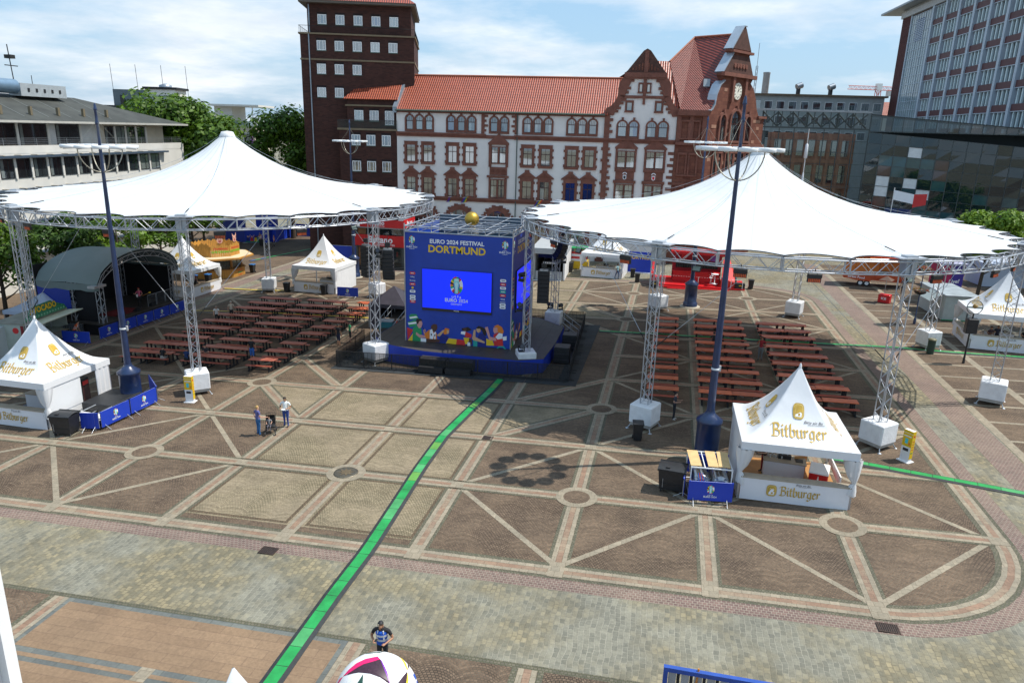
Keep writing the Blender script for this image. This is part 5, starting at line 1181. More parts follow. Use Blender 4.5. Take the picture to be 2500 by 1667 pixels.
mb = MB(); mb.bx(-6.4, -6.3, -5, 5, 1.03, 5.6, drape); mb.bx(-6.3, -.6, 4.75, 4.8, 1.03, 4.2, drape); mb.bx(-2.9, -.9, -4.62, -4.56, 1.03, 4.0, drape); mb.build('drape', t)
mb = MB(); mb.bx(-6.2, -3.0, -5.0, -4.94, 1.9, 4.0, bluedk); mb.build('side_banner', t)
mb = MB()
for y in (1.2, 2.4, 3.6): mb.path([(-.6, y, 1.03), (-.6, y, 2.1), (-.6, y+1.1, 2.1), (-.6, y+1.1, 1.03)], .02, steel, 5)
for k in range(22): mb.tube((-.6, 1.25+.16*k, 1.05), (-.6, 1.25+.16*k, 2.1), .009, steel, 4)
mb.build('railing', t)
t2 = thing('stage_rug', 'dark red rug on the music stage floor', 'rug', (-32.6, 23.5, gz(-31)+1.03)); mb = MB(); mb.bx(-1.0, 1.0, -1.6, 1.5, 0, .012, M('rug_red', (.16, .012, .015), .9, var=.3, scale=6)); mb.build('pile', t2)
def monitor(x, y, rz, lab):
    t = thing('floor_monitor', lab, 'speaker', (x, y, gz(-31)+1.04), rz, 'floor monitors on the music stage'); mb = MB(); mb.add([(-.3, -.22, 0), (.3, -.22, 0), (.3, .2, 0), (-.3, .2, 0), (-.3, -.15, .14), (.3, -.15, .14), (.3, .2, .38), (-.3, .2, .38)], [(3, 2, 1, 0), (0, 1, 5, 4), (1, 2, 6, 5), (2, 3, 7, 6), (3, 0, 4, 7), (4, 5, 6, 7)], black); mb.build('cabinet', t)
for i, (x, y) in enumerate(((-31.5, 22.2), (-31.5, 24.2), (-31.6, 26.3))): monitor(x, y, -pi/2, 'black floor monitor at the front of the music stage, %s from the left' % ORD[i])
t = thing('water_container', 'caged water container stacked beside the front corner of the music stage', 'container', at(-33.0, 18.4), .1); cage = M('cage_steel', (.30, .33, .36), .4, .6); mb = MB(); mb.cbox(-.55, .55, -.5, .5, .18, 1.15, M('tank_dark', (.06, .075, .085), .5), .06); mb.bx(-.6, .6, -.55, .55, .02, .15, blackm); mb.build('tank', t); mb = MB()
for k in range(6):
    z = .2+.18*k; mb.path([(-.57, -.52, z), (.57, -.52, z), (.57, .52, z), (-.57, .52, z)], .014, cage, 4, True)
    x = -.57+.228*k
    for y in (-.52, .52): mb.tube((x, y, .15), (x, y, 1.15), .014, cage, 4)
    y = -.52+.208*k
    for x in (-.57, .57): mb.tube((x, y, .15), (x, y, 1.15), .014, cage, 4)
mb.build('cage', t)

# ------------------------------------------------------------------ snack stall and pavilions at the left edge
t = thing('snack_stall', 'snack trailer with a green lettered sign and cream awning behind the front left tent', 'food stall', at(-33.9, 15.6), .18)
cab = M('stall_cream', (.42, .46, .40), .5, var=.1); mb = MB(); mb.cbox(-1.2, 1.0, -2.5, 2.6, .25, 1.0, cab, .03); mb.bx(-1.2, -1.1, -2.5, 2.6, 1.0, 2.5, cab); mb.bx(-1.1, 1.0, -2.5, -2.4, 1.0, 2.5, cab); mb.bx(-1.1, 1.0, 2.5, 2.6, 1.0, 2.5, cab); mb.build('body', t)
mb = MB(); mb.cbox(-1.3, 1.1, -2.6, 2.7, 2.503, 2.62, M('stall_roof', (.24, .23, .19), .6, var=.2), .02); mb.build('roof', t)
mb = MB(); mb.add([(1.02, -2.5, 2.48), (1.02, 2.6, 2.48), (2.5, 2.6, 2.62), (2.5, -2.5, 2.62), (1.02, -2.5, 2.42), (1.02, 2.6, 2.42), (2.5, 2.6, 2.56), (2.5, -2.5, 2.56)], [(3, 2, 1, 0), (4, 5, 6, 7), (0, 1, 5, 4), (2, 3, 7, 6), (1, 2, 6, 5), (3, 0, 4, 7)], M('awning_cream', (.55, .56, .43), .55)); mb.build('awning', t)
mp = flatmap((1.13, 0, 2.63), (0, 1, 0), (-.12, 0, 1), (1, 0, .12)); mb = MB(); sg = M('sign_leaf_green', (.03, .20, .10), .5, var=.5, scale=6)
mb.prism([(-2.5, 0), (2.6, 0), (2.4, .35), (1.1, .85), (.9, 1.0), (-1.2, .95), (-1.5, .8)], -.06, 0, mp, sg); s_ = mb.build('sign', t)
mb = MB(); mb.text('AVOCADO', .62, -.1, .62, .012, mp, ylw, .03); mb.text('AVOCADO', .62, -.1, .62, .006, mp, M('sign_brown', (.16, .05, .01), .6), .06)
for k in range(14): mb.flat([(-2.3+.34*k, .08), (-2.1+.34*k, .08), (-2.05+.34*k, .18), (-2.2+.34*k, .26)], .008, mp, M('sign_pale_green', (.20, .45, .30), .5))
mb.build('lettering', s_)
mb = MB(); mb.bx(1.02, 1.45, -2.4, 2.5, .95, 1.0, ctop); mb.bx(-1.0, -.6, -2, 2, 1.0, 1.8, steel); mb.bx(.2, .5, -.9, -.3, 1.0, 1.35, white); mb.build('counter', t)
mb = MB()
for a in (-1, 1): mb.tube((a*1.0, -.6, .28), (a*1.15, -.6, .28), .28, blackm, 14); mb.tube((a*1.0, .5, .28), (a*1.15, .5, .28), .28, blackm, 14)
mb.build('wheel', t)
mb = MB(); mp = flatmap((0, -2.505, 0), (1, 0, 0), (0, 0, 1), (0, -1, 0)); mb.flat(arc(.35, 2.0, .24, 0, 2*pi, 18)[:-1], .006, mp, redp); mb.flat([(.75, .4), (1.0, .4), (1.0, 2.4), (.75, 2.4)], .006, mp, M('stall_dark_red', (.20, .01, .015), .5)); mb.build('side_print', t)
def pavilion(x, y, rz, w, d, e, a, lab, col, walls=()):
    t = thing('pavilion_tent', lab, 'tent', at(x, y), rz, 'plain pavilion tents'); mb = MB(); vs, fs = [], []; K = 8
    for k in range(K+1):
        r = max(.01, 1-k/K)
        for p, q in ((-1, -1), (0, -1), (1, -1), (1, 0), (1, 1), (0, 1), (-1, 1), (-1, 0)): vs.append((p*w/2*r, q*d/2*r, e+(a-e)*(1-r)**1.35-(.06 if p*q == 0 else 0)*r))
    for k in range(K):
        for i in range(8): fs.append((8*k+i, 8*k+(i+1) % 8, 8*k+8+(i+1) % 8, 8*k+8+i))
    mb.add(vs, fs, col, True)
    for p, q, r, s in ((-w/2, w/2, -d/2-.02, -d/2), (-w/2, w/2, d/2, d/2+.02)): mb.bx(p, q, r, s, e-.3, e+.01, col)
    for p, q, r, s in ((-w/2-.02, -w/2, -d/2, d/2), (w/2, w/2+.02, -d/2, d/2)): mb.bx(p, q, r, s, e-.3, e+.01, col)
    mb.build('roof', t); mb = MB()
    for p in (-1, 1):
        for q in (-1, 1): mb.bx(p*w/2*.97-.03, p*w/2*.97+.03, q*d/2*.97-.03, q*d/2*.97+.03, 0, e, alu)
    mb.build('frame', t)
    if walls:
        mb = MB()
        for s in walls:
            nx, L_ = ((0, -d/2), (w/2, 0), (0, d/2), (-w/2, 0))[s], (w, d, w, d)[s]; m = 10
            for i in range(m):
                u0, u1 = -L_/2+L_*i/m, -L_/2+L_*(i+1)/m; o0, o1 = .03*(i % 2), .03*((i+1) % 2)
                if s % 2 == 0: P4 = [(u0, nx[1]+o0*(1 if s else -1), .05), (u1, nx[1]+o1*(1 if s else -1), .05), (u1, nx[1], e-.1), (u0, nx[1], e-.1)]
                else: P4 = [(nx[0]+o0, u0, .05), (nx[0]+o1, u1, .05), (nx[0], u1, e-.1), (nx[0], u0, e-.1)]
                mb.add(P4, [(0, 1, 2, 3)], col, True)
        mb.build('side_wall', t)
    return t
greycl = membrane_mat('pavilion_grey_white', (.55, .60, .60), .1); bluecl = membrane_mat('pavilion_pale_blue', (.50, .56, .68), .1)
pavilion(-36.6, 19.5, .1, 4.2, 4.2, 2.3, 3.5, 'pale blue pavilion tent behind the green signed snack stall', bluecl)
pavilion(-35.2, 11.4, .15, 3, 3, 2.35, 3.2, 'grey white pavilion tent with closed walls beside the snack stall', greycl, (0, 1, 2))
pavilion(-39.5, 14.5, .2, 3, 3, 2.2, 3.2, 'dim white pavilion tent behind the snack stall at the left edge', greycl)

# ------------------------------------------------------------------ grill hut
hw = M('hut_wood', (.52, .26, .05), .55, var=.15, scale=1.5); hw2 = M('hut_wood_dark', (.36, .17, .04), .55, var=.2, scale=2)
t = thing('grill_hut', 'round wooden grill hut with pig signs on its roof, behind the left canopy', 'food stall', at(-38.3, 46.3), .03)
oct8 = lambda r, s=.41: [(r, -r*s), (r, r*s), (r*s, r), (-r*s, r), (-r, r*s), (-r, -r*s), (-r*s, -r), (r*s, -r)]
mb = MB(); idt = lambda u, v, w: (u, v, w); mb.prism(oct8(2.95), .05, 1.05, idt, hw)
for i in range(8):
    a, b = oct8(2.955)[i], oct8(2.955)[(i+1) % 8]
    for k in range(1, 9): x, y = a[0]+(b[0]-a[0])*k/9, a[1]+(b[1]-a[1])*k/9; mb.bx(x-.015, x+.015, y-.015, y+.015, .1, 1.0, hw2)
mb.prism(oct8(3.1), 1.053, 1.11, idt, hw2); mb.build('counter', t)
mb = MB()
for x, y in oct8(2.6): mb.bx(x-.09, x+.09, y-.09, y+.09, 1.11, 2.35, hw2)
mb.prism(oct8(1.6), 1.12, 2.34, idt, M('hut_dark_inside', (.03, .03, .03), .7)); mb.build('post', t)
mb = MB()
for i in range(8):
    a, b = oct8(2.62)[i], oct8(2.62)[(i+1) % 8]; c_ = .1
    mb.poly([(a[0]+(b[0]-a[0])*c_, a[1]+(b[1]-a[1])*c_, 1.15), (a[0]+(b[0]-a[0])*(1-c_), a[1]+(b[1]-a[1])*(1-c_), 1.15), (a[0]+(b[0]-a[0])*(1-c_), a[1]+(b[1]-a[1])*(1-c_), 2.2), (a[0]+(b[0]-a[0])*c_, a[1]+(b[1]-a[1])*c_, 2.2)], glass_mat('hut_glass', (.05, .08, .08), .6))
mb.build('glazing', t)
mb = MB(); mb.prism(oct8(4.0), 2.36, 2.5, idt, hw2); mb.prism(oct8(3.97), 2.503, 2.56, idt, hw); mb.prism(oct8(3.8), 2.563, 2.59, idt, M('hut_roof_cream', (.62, .50, .32), .6, var=.1)); mb.build('roof', t)
mb = MB(); r = 2.5
for i in range(8):
    a, b = oct8(r)[i], oct8(r)[(i+1) % 8]; L_ = sqrt((b[0]-a[0])**2+(b[1]-a[1])**2); d = ((b[0]-a[0])/L_, (b[1]-a[1])/L_); nrm = (d[1], -d[0]); m = max(5, int(L_/.2))
    for k in range(m):
        q0, q1 = k/m, (k+1)/m-.012; hgt = 1.32+.10*sin(k*1.9+i)+(.22 if (i in (0, 7, 6) and .2 < k/m < .8) else 0)
        P4 = [(a[0]+d[0]*L_*q0, a[1]+d[1]*L_*q0), (a[0]+d[0]*L_*q1, a[1]+d[1]*L_*q1)]
        mb.add([(p[0]+nrm[0]*o, p[1]+nrm[1]*o, z) for z in (2.6, 2.6+hgt) for o in (0, .04) for p in P4], [(0, 1, 3, 2)[::-1], (4, 5, 7, 6), (2, 3, 7, 6), (1, 0, 4, 5), (0, 2, 6, 4), (3, 1, 5, 7)], hw)
mb.build('sign_fence', t)
pig = M('pig_pink', (.70, .38, .28), .6, var=.08); pigd = M('pig_snout', (.45, .12, .10), .6)
for mp, kk in ((flatmap((r+.06, 0, 2.6), (0, 1, 0), (0, 0, 1), (1, 0, 0)), 0), (flatmap((r*.705+.04, -r*.705-.04, 2.6), (.707, .707, 0), (0, 0, 1), (.707, -.707, 0)), 1)):
    mb = MB(); mb.text('Westf\u00e4lischer', .30, .05, .95, .01, mp, redp, .015); mb.text('Grill-Schinken', .36, 0, .58, .01, mp, M('sign_lime', (.10, .52, .02), .5), .02); mb.build('lettering', t)
    mb = MB(); mb.prism(arc(0, 1.95, .34, 0, 2*pi, 18, .40)[:-1], 0, .05, mp, pig)
    for s in (-1, 1): mb.prism([(s*.16, 2.22), (s*.40, 2.25), (s*.38, 2.62)], .005, .045, mp, pig); mb.flat(arc(s*.13, 2.06, .045, 0, 2*pi, 8)[:-1], .056, mp, ink)
    mb.flat(arc(0, 1.83, .17, 0, 2*pi, 14, .15)[:-1], .055, mp, pigd); mb.flat([(-.12, 1.62), (.12, 1.62), (.05, 1.55), (-.05, 1.55)], .056, mp, pigd); mb.build('pig_sign', t)
mb = MB(); mp = flatmap((2.97, 0, .05), (0, 1, 0), (0, 0, 1), (1, 0, 0)); mb.text('Westf\u00e4lischer', .2, .1, .78, .01, mp, redp, .015); mb.text('Schinken', .26, .1, .5, .01, mp, greenp, .02); mb.text('vom Grill', .2, .1, .22, .01, mp, redp, .015); mb.build('counter_lettering', t)

# ------------------------------------------------------------------ far end: fences, exit banner, betting booth, red bar, car stand
def hoarding(p, q, h, lab, prints=False):
    L_ = sqrt((q[0]-p[0])**2+(q[1]-p[1])**2); a = math.atan2(q[1]-p[1], q[0]-p[0])
    t = thing('blue_hoarding', lab, 'fence', at(*p), a, 'blue covered site fences'); mb = MB(); n = max(2, int(L_/1.2))
    for i in range(n):
        o0, o1 = .02*(i % 2), .02*((i+1) % 2); mb.add([(L_*i/n, -o0, .1), (L_*(i+1)/n, -o1, .1), (L_*(i+1)/n, -o1, h), (L_*i/n, -o0, h)], [(0, 1, 2, 3)], blue)
    mb.build('cover', t); mb = MB()
    for k in range(int(L_/3.4)+2):
        x = min(L_, k*3.4); mb.tube((x, .05, 0), (x, .05, h+.05), .025, steel); mb.bx(x-.35, x+.35, -.1, .25, 0, .12, concrete)
    mb.tube((0, .05, h), (L_, .05, h), .025, steel); mb.build('frame', t)
    if prints:
        mb = MB()
        for x, mt, sk in ((.5, P_nv, SK3), (1.1, redp, SK1), (1.7, ylw, SK2), (2.2, greenp, SK3)):
            mp = lambda u, v, w, x=x: (x+u, -.03-w, v); mb.flat([(-.25, .3), (.25, .3), (.2, .9), (-.2, .9)], .002, mp, mt); mb.flat(arc(0, 1.05, .14, 0, 2*pi, 10)[:-1], .003, mp, sk); mb.flat([(.15, .85), (.45, 1.3), (.38, 1.35), (.1, .95)], .004, mp, sk)
        mb.flat([(.1, .15), (2.8, .15), (2.8, .32), (.1, .32)], .005, lambda u, v, w: (u, -.03-w, v), greenp); mb.build('fan_print', t)
hoarding((-50.2, 71.2), (-46.6, 72.2), 2.3, 'blue site fence with printed fans in the far left corner', True)
hoarding((-46.6, 72.4), (-46.2, 80.0), 2.1, 'blue site fence running away behind the printed one')
hoarding((-46.2, 80.1), (-38, 80.9), 2.1, 'plain blue site fence at the back of the far left corner')
hoarding((-57, 74.0), (-50.4, 72.0), 3.6, 'tall blue site fence behind the grill hut trees')
t = thing('printed_tower', 'tall blue printed box with emblem over the far left fence', 'sign', at(-47.6, 73.6), .1); mb = MB(); mb.bx(-1.6, 1.6, -.5, .5, 0, 4.6, blue); mb.build('box', t); mb = MB(); mp = flatmap((0, -.51, 0), (1, 0, 0), (0, 0, 1), (0, -1, 0)); emblem(mb, mp, .4, 3.6, .9, .01, True, False); mb.build('emblem', t)
t = thing('exit_banner', 'green emergency exit banner with running man and arrow', 'banner', at(-34.9, 69.3), .10); mb = MB(); mb.bx(0, 3.8, -.02, .02, .05, 2.1, M('exit_green', (.015, .22, .10), .5, var=.06)); mb.bx(.05, .1, .03, .3, 0, 2.1, steel); mb.bx(3.7, 3.75, .03, .3, 0, 2.1, steel); b_ = mb.build('sheet', t)
mp = flatmap((0, -.021, .05), (1, 0, 0), (0, 0, 1), (0, -1, 0)); mb = MB(); eg = MATS['exit_green']
mb.flat([(.3, .12), (1.65, .12), (1.65, 1.95), (.3, 1.95)], .003, mp, wht)
for pts in ([(1.02, 1.45), (1.2, 1.42), (1.3, 1.0), (1.05, .85), (.9, 1.1)], [(1.0, 1.42), (.75, 1.3), (.62, 1.05), (.7, 1.0), (.82, 1.2), (1.0, 1.25)], [(1.2, 1.35), (1.42, 1.1), (1.6, 1.18), (1.58, 1.26), (1.42, 1.2), (1.28, 1.42)], [(1.15, .95), (1.3, .9), (1.28, .6), (1.5, .25), (1.38, .2), (1.14, .55)], [(1.05, .9), (1.18, .85), (.9, .5), (.5, .42), (.48, .54), (.85, .62)]): mb.flat(pts, .006, mp, eg)
mb.flat(arc(1.22, 1.62, .13, 0, 2*pi, 14)[:-1], .006, mp, eg)
mb.flat([(2.1, .9), (2.75, 1.6), (3.4, .9), (3.4, .55), (2.95, 1.0), (2.95, .1), (2.55, .1), (2.55, 1.0), (2.1, .55)], .004, mp, wht); mb.build('pictogram', b_)
# red betting booth: two storeys of containers
t = thing('betting_booth', 'two storey red and dark grey betting booth left of the video cube', 'booth', at(-23.9, 54.5), .012); dg = M('booth_grey', (.055, .065, .065), .5, var=.15); BW = 6.4
mb = MB(); mb.bx(0, BW, 0, 3.6, .05, .25, black); mb.bx(0, .25, 0, 3.6, .25, 5.2, dg); mb.bx(BW-.3, BW, 0, 3.6, .25, 5.2, dg); mb.bx(.25, BW-.3, 3.4, 3.6, .25, 5.2, dg); mb.bx(.25, BW-.3, .05, 3.4, 2.75, 2.95, dg); mb.build('wall', t)
mb = MB(); mb.bx(.25, BW-.3, -.02, .02, 3.0, 3.06, dg); mb.bx(-.1, BW+.1, -.3, 3.8, 5.203, 5.4, M('booth_roof', (.25, .26, .26), .6)); mb.build('roof', t)
mb = MB(); mb.bx(-.05, BW+.02, -.12, -.005, 2.95, 4.35, red); mb.bx(.75, BW+.12, -.34, -.305, 5.35, 6.3, red); mb.bx(BW+.102, BW+.18, -.3, 3.8, 5.35, 6.4, red); mb.build('sign_board', t)
mp = flatmap((0, -.121, 0), (1, 0, 0), (0, 0, 1), (0, -1, 0)); mb = MB(); mb.text('Betano', 1.15, 3.3, 3.75, .006, mp, wht, .03, shear=.15); mb.text('SPORTWETTEN', .3, 4.2, 3.15, .006, mp, wht, .012)
mp = flatmap((0, -.342, 0), (1, 0, 0), (0, 0, 1), (0, -1, 0)); mb.text('Betano', .7, 3.0, 5.9, .006, mp, wht, .03, shear=.15); mb.text('SPORTWETTEN', .18, 3.4, 5.5, .006, mp, wht, .01); mp = flatmap((BW+.182, 1.7, 0), (0, 1, 0), (0, 0, 1), (1, 0, 0)); mb.text('Betano', .7, 0, 5.9, .006, mp, wht, .03, shear=.15); mb.build('lettering', t)
mb = MB(); wdb = M('booth_wood', (.20, .09, .03), .6, var=.2)
mb.bx(.3, 1.2, .1, .2, .3, 2.7, wdb); mb.bx(.3, 1.4, .1, .3, 4.36, 5.1, wdb)
for x in (3.0, 4.0, 5.0, 6.0): mb.bx(x-.03, x+.03, .0, .06, .26, 2.74, dg)
mb.bx(1.2, 6.1, .0, .06, 1.4, 1.46, dg); mb.bx(1.5, 6.0, .6, .7, .9, 1.0, steel); mb.bx(5.3, 5.5, .3, .4, 1.7, 2.3, redp); mb.build('fitting', t)
mb = MB(); mb.poly([(1.2, .04, .26), (6.1, .04, .26), (6.1, .04, 2.74), (1.2, .04, 2.74)], glass_mat('booth_glass', (.04, .05, .05), .55)); mb.poly([(1.4, .04, 4.4), (6.1, .04, 4.4), (6.1, .04, 5.18), (1.4, .04, 5.18)], MATS['booth_glass']); mb.build('glazing', t)
mb = MB()
for k in range(3): mb.bx(.4, BW+.6, -.5-.35*k, -.15-.35*k, .02, .45-.15*k, black)
mb.build('step', t)
hoarding((-31.2, 58.5), (-25.2, 58.8), 2.2, 'blue site fence between the exit banner and the betting booth')
# red bar
t = thing('red_bar', 'low bright red bar with steps and slanted side walls in the far middle', 'bar', at(13.1, 50.6), -.02)
mb = MB(); mb.bx(0, 10.2, 0, 5.2, .05, .42, red); mb.bx(.4, 8.9, -.38, -.005, .02, .24, red); mb.bx(1.9, 8.8, -.70, -.385, .02, .14, red); mb.build('platform', t)
mb = MB(); mb.add([(0, .1, .43), (.3, .1, .43), (.3, 4.8, .43), (0, 4.8, .43), (0, .1, 1.5), (.3, .1, 1.5), (.3, 4.8, 2.9), (0, 4.8, 2.9)], [(3, 2, 1, 0), (0, 1, 5, 4), (1, 2, 6, 5), (2, 3, 7, 6), (3, 0, 4, 7), (4, 5, 6, 7)], red)
mb.add([(7.6, .5, .43), (9.6, .5, .43), (9.2, 4.8, .43), (7.9, 4.8, .43), (7.7, .5, 1.5), (9.2, .5, .9), (8.6, 4.8, 2.9), (7.9, 4.8, 2.9)], [(3, 2, 1, 0), (0, 1, 5, 4), (1, 2, 6, 5), (2, 3, 7, 6), (3, 0, 4, 7), (4, 5, 6, 7)], M('red_ramp', (.62, .03, .02), .4, var=.06)); mb.build('side_wall', t)
mb = MB(); mb.bx(2.4, 7.5, 2.2, 2.5, .43, 1.55, red); mb.bx(2.3, 7.6, 2.0, 2.7, 1.553, 1.63, red); mb.build('counter', t)
mb = MB(); mb.bx(2.2, 7.7, 4.2, 4.4, .43, 3.6, M('red_dark', (.33, .012, .02), .5)); mb.bx(2.0, 7.9, 1.8, 4.6, 3.603, 3.9, red); mb.build('back_wall', t)
mb = MB(); mb.bx(2.6, 7.3, 4.15, 4.19, 1.7, 2.5, black)
for k in range(16): mb.lathe([(.05, 0), (.05, .22), (.02, .3)], M('bottle_dark', (.05, .09, .05), .2), 7, (2.8+.28*k, 4.0, 1.75))
mb.build('back_shelf', t)
mb = MB(); mp = flatmap((0, 4.19, 0), (1, 0, 0), (0, 0, 1), (0, -1, 0)); mb.flat([(3.2, 2.7), (3.8, 2.7), (3.8, 3.3), (3.2, 3.3)], .01, mp, redp); mb.flat([(6.4, 2.6), (7.0, 2.6), (7.0, 3.4), (6.4, 3.4)], .01, mp, M('print_violet', (.25, .1, .45), .5)); mb.build('poster', t)
mb = MB()
for x in (.1, 1.6, 5.2, 8.7, 9.9): mb.tube((x, .05, .43), (x, .05, 1.45), .025, white)
mb.tube((.1, .05, 1.4), (1.6, .05, 1.4), .02, white); mb.tube((8.7, .05, 1.4), (9.9, .05, 1.4), .02, white)
for k in range(26): mb.tube((1.6+.28*k, .05, 1.42), (1.75+.28*k, .05, 1.42), .014, white, 4)
mb.build('railing', t)
for x, y, lab in ((13.6, 50.1, 'dark planter at the left front corner of the red bar'), (22.8, 50.9, 'dark planter at the right front corner of the red bar')):
    t = thing('planter_box', lab, 'planter', at(x, y)); mb = MB(); mb.cbox(-.5, .5, -.3, .3, .02, .75, black, .02); mb.build('box', t); mb = MB(); mb.bx(-.15, .15, -.306, -.303, .45, .55, ylw); mb.build('plate', t)
t = thing('bar_table', 'round white bar table with chairs on the red platform', 'table', at(20.1, 51.6, .43)); mb = MB(); mb.lathe([(.4, 0), (.4, .02), (.04, .04), (.03, 1.05)], white, 14); mb.lathe([(.4, 1.05), (.4, 1.09)], white, 18); mb.build('stand', t)
mb = MB()
for a in (0, 2, 4): mb.path([(.75*cos(a), .75*sin(a), 0), (.7*cos(a), .7*sin(a), .75), (.95*cos(a), .95*sin(a), 1.1)], .02, white, 5); mb.lathe([(.18, .73), (.18, .77)], white, 10, (.7*cos(a), .7*sin(a), 0))
mb.build('stool', t)
t = thing('blue_banner', 'blue banner reading in yellow letters behind the far middle tent', 'banner', at(10.1, 59.0), -.02); mb = MB(); mb.bx(0, 3.4, -.03, .03, .05, 2.6, blue); mb.bx(0, 3.4, -.5, .4, 0, .12, white); mb.build('sheet', t); mb = MB(); mp = flatmap((0, -.032, 0), (1, 0, 0), (0, 0, 1), (0, -1, 0)); mb.text('DORTMUND', .62, 1.7, 1.9, .006, mp, ylw, .02); mb.build('lettering', t)
# car stand
t = thing('car_stand', 'grey open exhibition stand with a silver car to the right of the video cube', 'stand', at(-.4, 51.4), .05); gp_ = M('stand_grey', (.40, .42, .43), .5, var=.08)
mb = MB(); mb.bx(0, 3.7, 0, 8.5, .03, .14, black); mb.bx(0, 3.7, -.2, -.005, .03, .10, white); mb.bx(3.5, 3.7, 0.1, 8.5, .141, 3.2, white); mb.bx(0, .2, .1, 8.5, .141, 3.2, gp_); mb.bx(.2, 3.5, 8.3, 8.5, .141, 3.2, gp_); mb.build('structure', t)
mb = MB(); mb.bx(-.2, 3.9, -.3, 8.6, 3.203, 3.85, gp_); mb.bx(.1, 3.4, 3, 3.02, 2.2, 3.19, bluedk); mb.build('canopy', t)
mb = MB(); mb.bx(.3, 3.4, .02, .1, .145, 1.15, gp_); mp = flatmap((0, .018, 0), (1, 0, 0), (0, 0, 1), (0, -1, 0)); mb.text('BYD', .62, 1.7, .68, .008, mp, white, .01); mb.build('lettering', t)
t = thing('display_car', 'silver grey estate car on the grey exhibition stand', 'car', at(1.3, 55.6, .14), pi/2)
cp = M('car_silver', (.30, .32, .32), .25, .6, .06, coat=.6); cg = M('car_glass', (.012, .015, .018), .05, var=0)
mb = MB(); prof = [(-2.2, .35), (2.15, .35), (2.25, .6), (2.15, .88), (1.3, 1.0), (-2.1, 1.02), (-2.28, .7)]; mb.prism(prof, -.9, .9, lambda u, v, w: (u, w, v), cp); mb.build('body', t)
mb = MB(); mb.prism([(1.25, 1.003), (.55, 1.48), (-1.6, 1.52), (-2.1, 1.023)], -.74, .74, lambda u, v, w: (u, w, v), cg); mb.prism([(.5, 1.483), (-1.55, 1.523), (-1.5, 1.56), (.4, 1.53)], -.7, .7, lambda u, v, w: (u, w, v), cp); mb.build('cabin', t)
for x in (-1.4, 1.4):
    for y in (-.92, .72): mb = MB(); mb.tube((x, y, .33), (x, y+.2, .33), .33, blackm, 18); mb.tube((x, y-.005, .33), (x, y+.205, .33), .2, steel, 14); mb.build('wheel', t)
for y in (-.6, .6): mb = MB(); mb.cbox(2.16, 2.24, y-.22, y+.22, .64, .78, white, .02); mb.build('headlight', t)
t = thing('dark_showcase', 'small black lettered showcase in front of the silver car', 'stand', at(1.4, 52.6, .14)); mb = MB(); mb.cbox(-.9, .9, -.3, .3, 1.6, 2.0, black, .03); mb.build('panel', t); mb = MB(); mp = flatmap((0, -.302, 1.8), (1, 0, 0), (0, 0, 1), (0, -1, 0)); [mb.flat([(-.75+.2*k, -.1), (-.62+.2*k, -.1), (-.60+.2*k, .1), (-.75+.2*k, .1)], .006, mp, wht) for k in range(8)]; mb.build('lettering', t); mb = MB()
for x in (-.7, .7): mb.bx(x-.04, x+.04, -.05, .05, 0, 1.6, steel)
mb.build('leg', t)
# striped parasol stall and wall of the far stalls
t = thing('striped_stall', 'small stall with red and white striped front beside the far middle tent', 'stall', at(3.6, 60.5)); mb = MB(); mb.bx(-1.4, 1.4, -.6, 1.2, .03, 1.0, ylw)
for k in range(4): mb.bx(-1.3, 1.3, -.63, -.603, 1.0+.3*k, 1.3+.3*k, redp if k % 2 else wht)
mb.build('body', t); mb = MB(); mb.bx(-1.6, 1.6, -1.0, 1.4, 2.6, 2.72, M('stall_green', (.02, .30, .10), .5)); mb.bx(-1.5, -1.42, -.9, -.82, .03, 2.6, steel); mb.bx(1.42, 1.5, -.9, -.82, .03, 2.6, steel); mb.build('roof', t)

# ------------------------------------------------------------------ right-hand stalls
t = thing('food_trailer', 'orange wooden food trailer with lettering behind the right canopy', 'food trailer', at(37.6, 55.6), -.22); ot = M('trailer_orange', (.52, .15, .02), .5, var=.15, scale=2); od = M('trailer_red_orange', (.50, .07, .015), .5, var=.15)
mb = MB(); mb.cbox(-3.3, 2.9, 0, 2.4, 1.5, 3.3, ot, .04); mb.bx(-3.3, 2.9, .05, 2.4, .75, 1.497, od); mb.add([(-3.4, -.02, 1.2), (-.5, -.02, 1.2), (-.5, -.02, .62), (-2.0, -.02, .62), (-3.4, -.02, .9)], [(0, 4, 3, 2, 1)], od)
for x in (-2.2, -1.0, .2, 1.4): mb.bx(x-.02, x+.02, -.01, -.002, 1.55, 3.25, M('trailer_seam', (.12, .03, .01), .6))
mb.build('body', t)
mb = MB(); mb.bx(-3.4, 3.0, -.1, 2.5, 3.303, 3.42, od); mb.bx(-.9, 1.9, -1.2, -.105, 3.2, 3.26, ot); mb.build('roof', t)
mb = MB(); mp = flatmap((0, -.022, 0), (1, 0, 0), (0, 0, 1), (0, -1, 0)); mb.text('Street Food', .36, -2.0, .97, .006, mp, wht, .02, ang=-.05); mb.build('lettering', t)
mb = MB(); mb.bx(.0, 2.6, -.3, 0, 1.1, 1.5, od); mb.bx(.3, 1.1, -.28, -.1, 1.5, 1.9, black); mb.bx(1.5, 2.4, -.28, -.1, 1.5, 1.8, white); mb.build('counter', t)
for x in (-1.5, -.85): mb = MB(); mb.tube((x, .1, .34), (x, .32, .34), .34, blackm, 16); mb.tube((x, .09, .34), (x, .33, .34), .2, white, 12); mb.build('wheel', t)
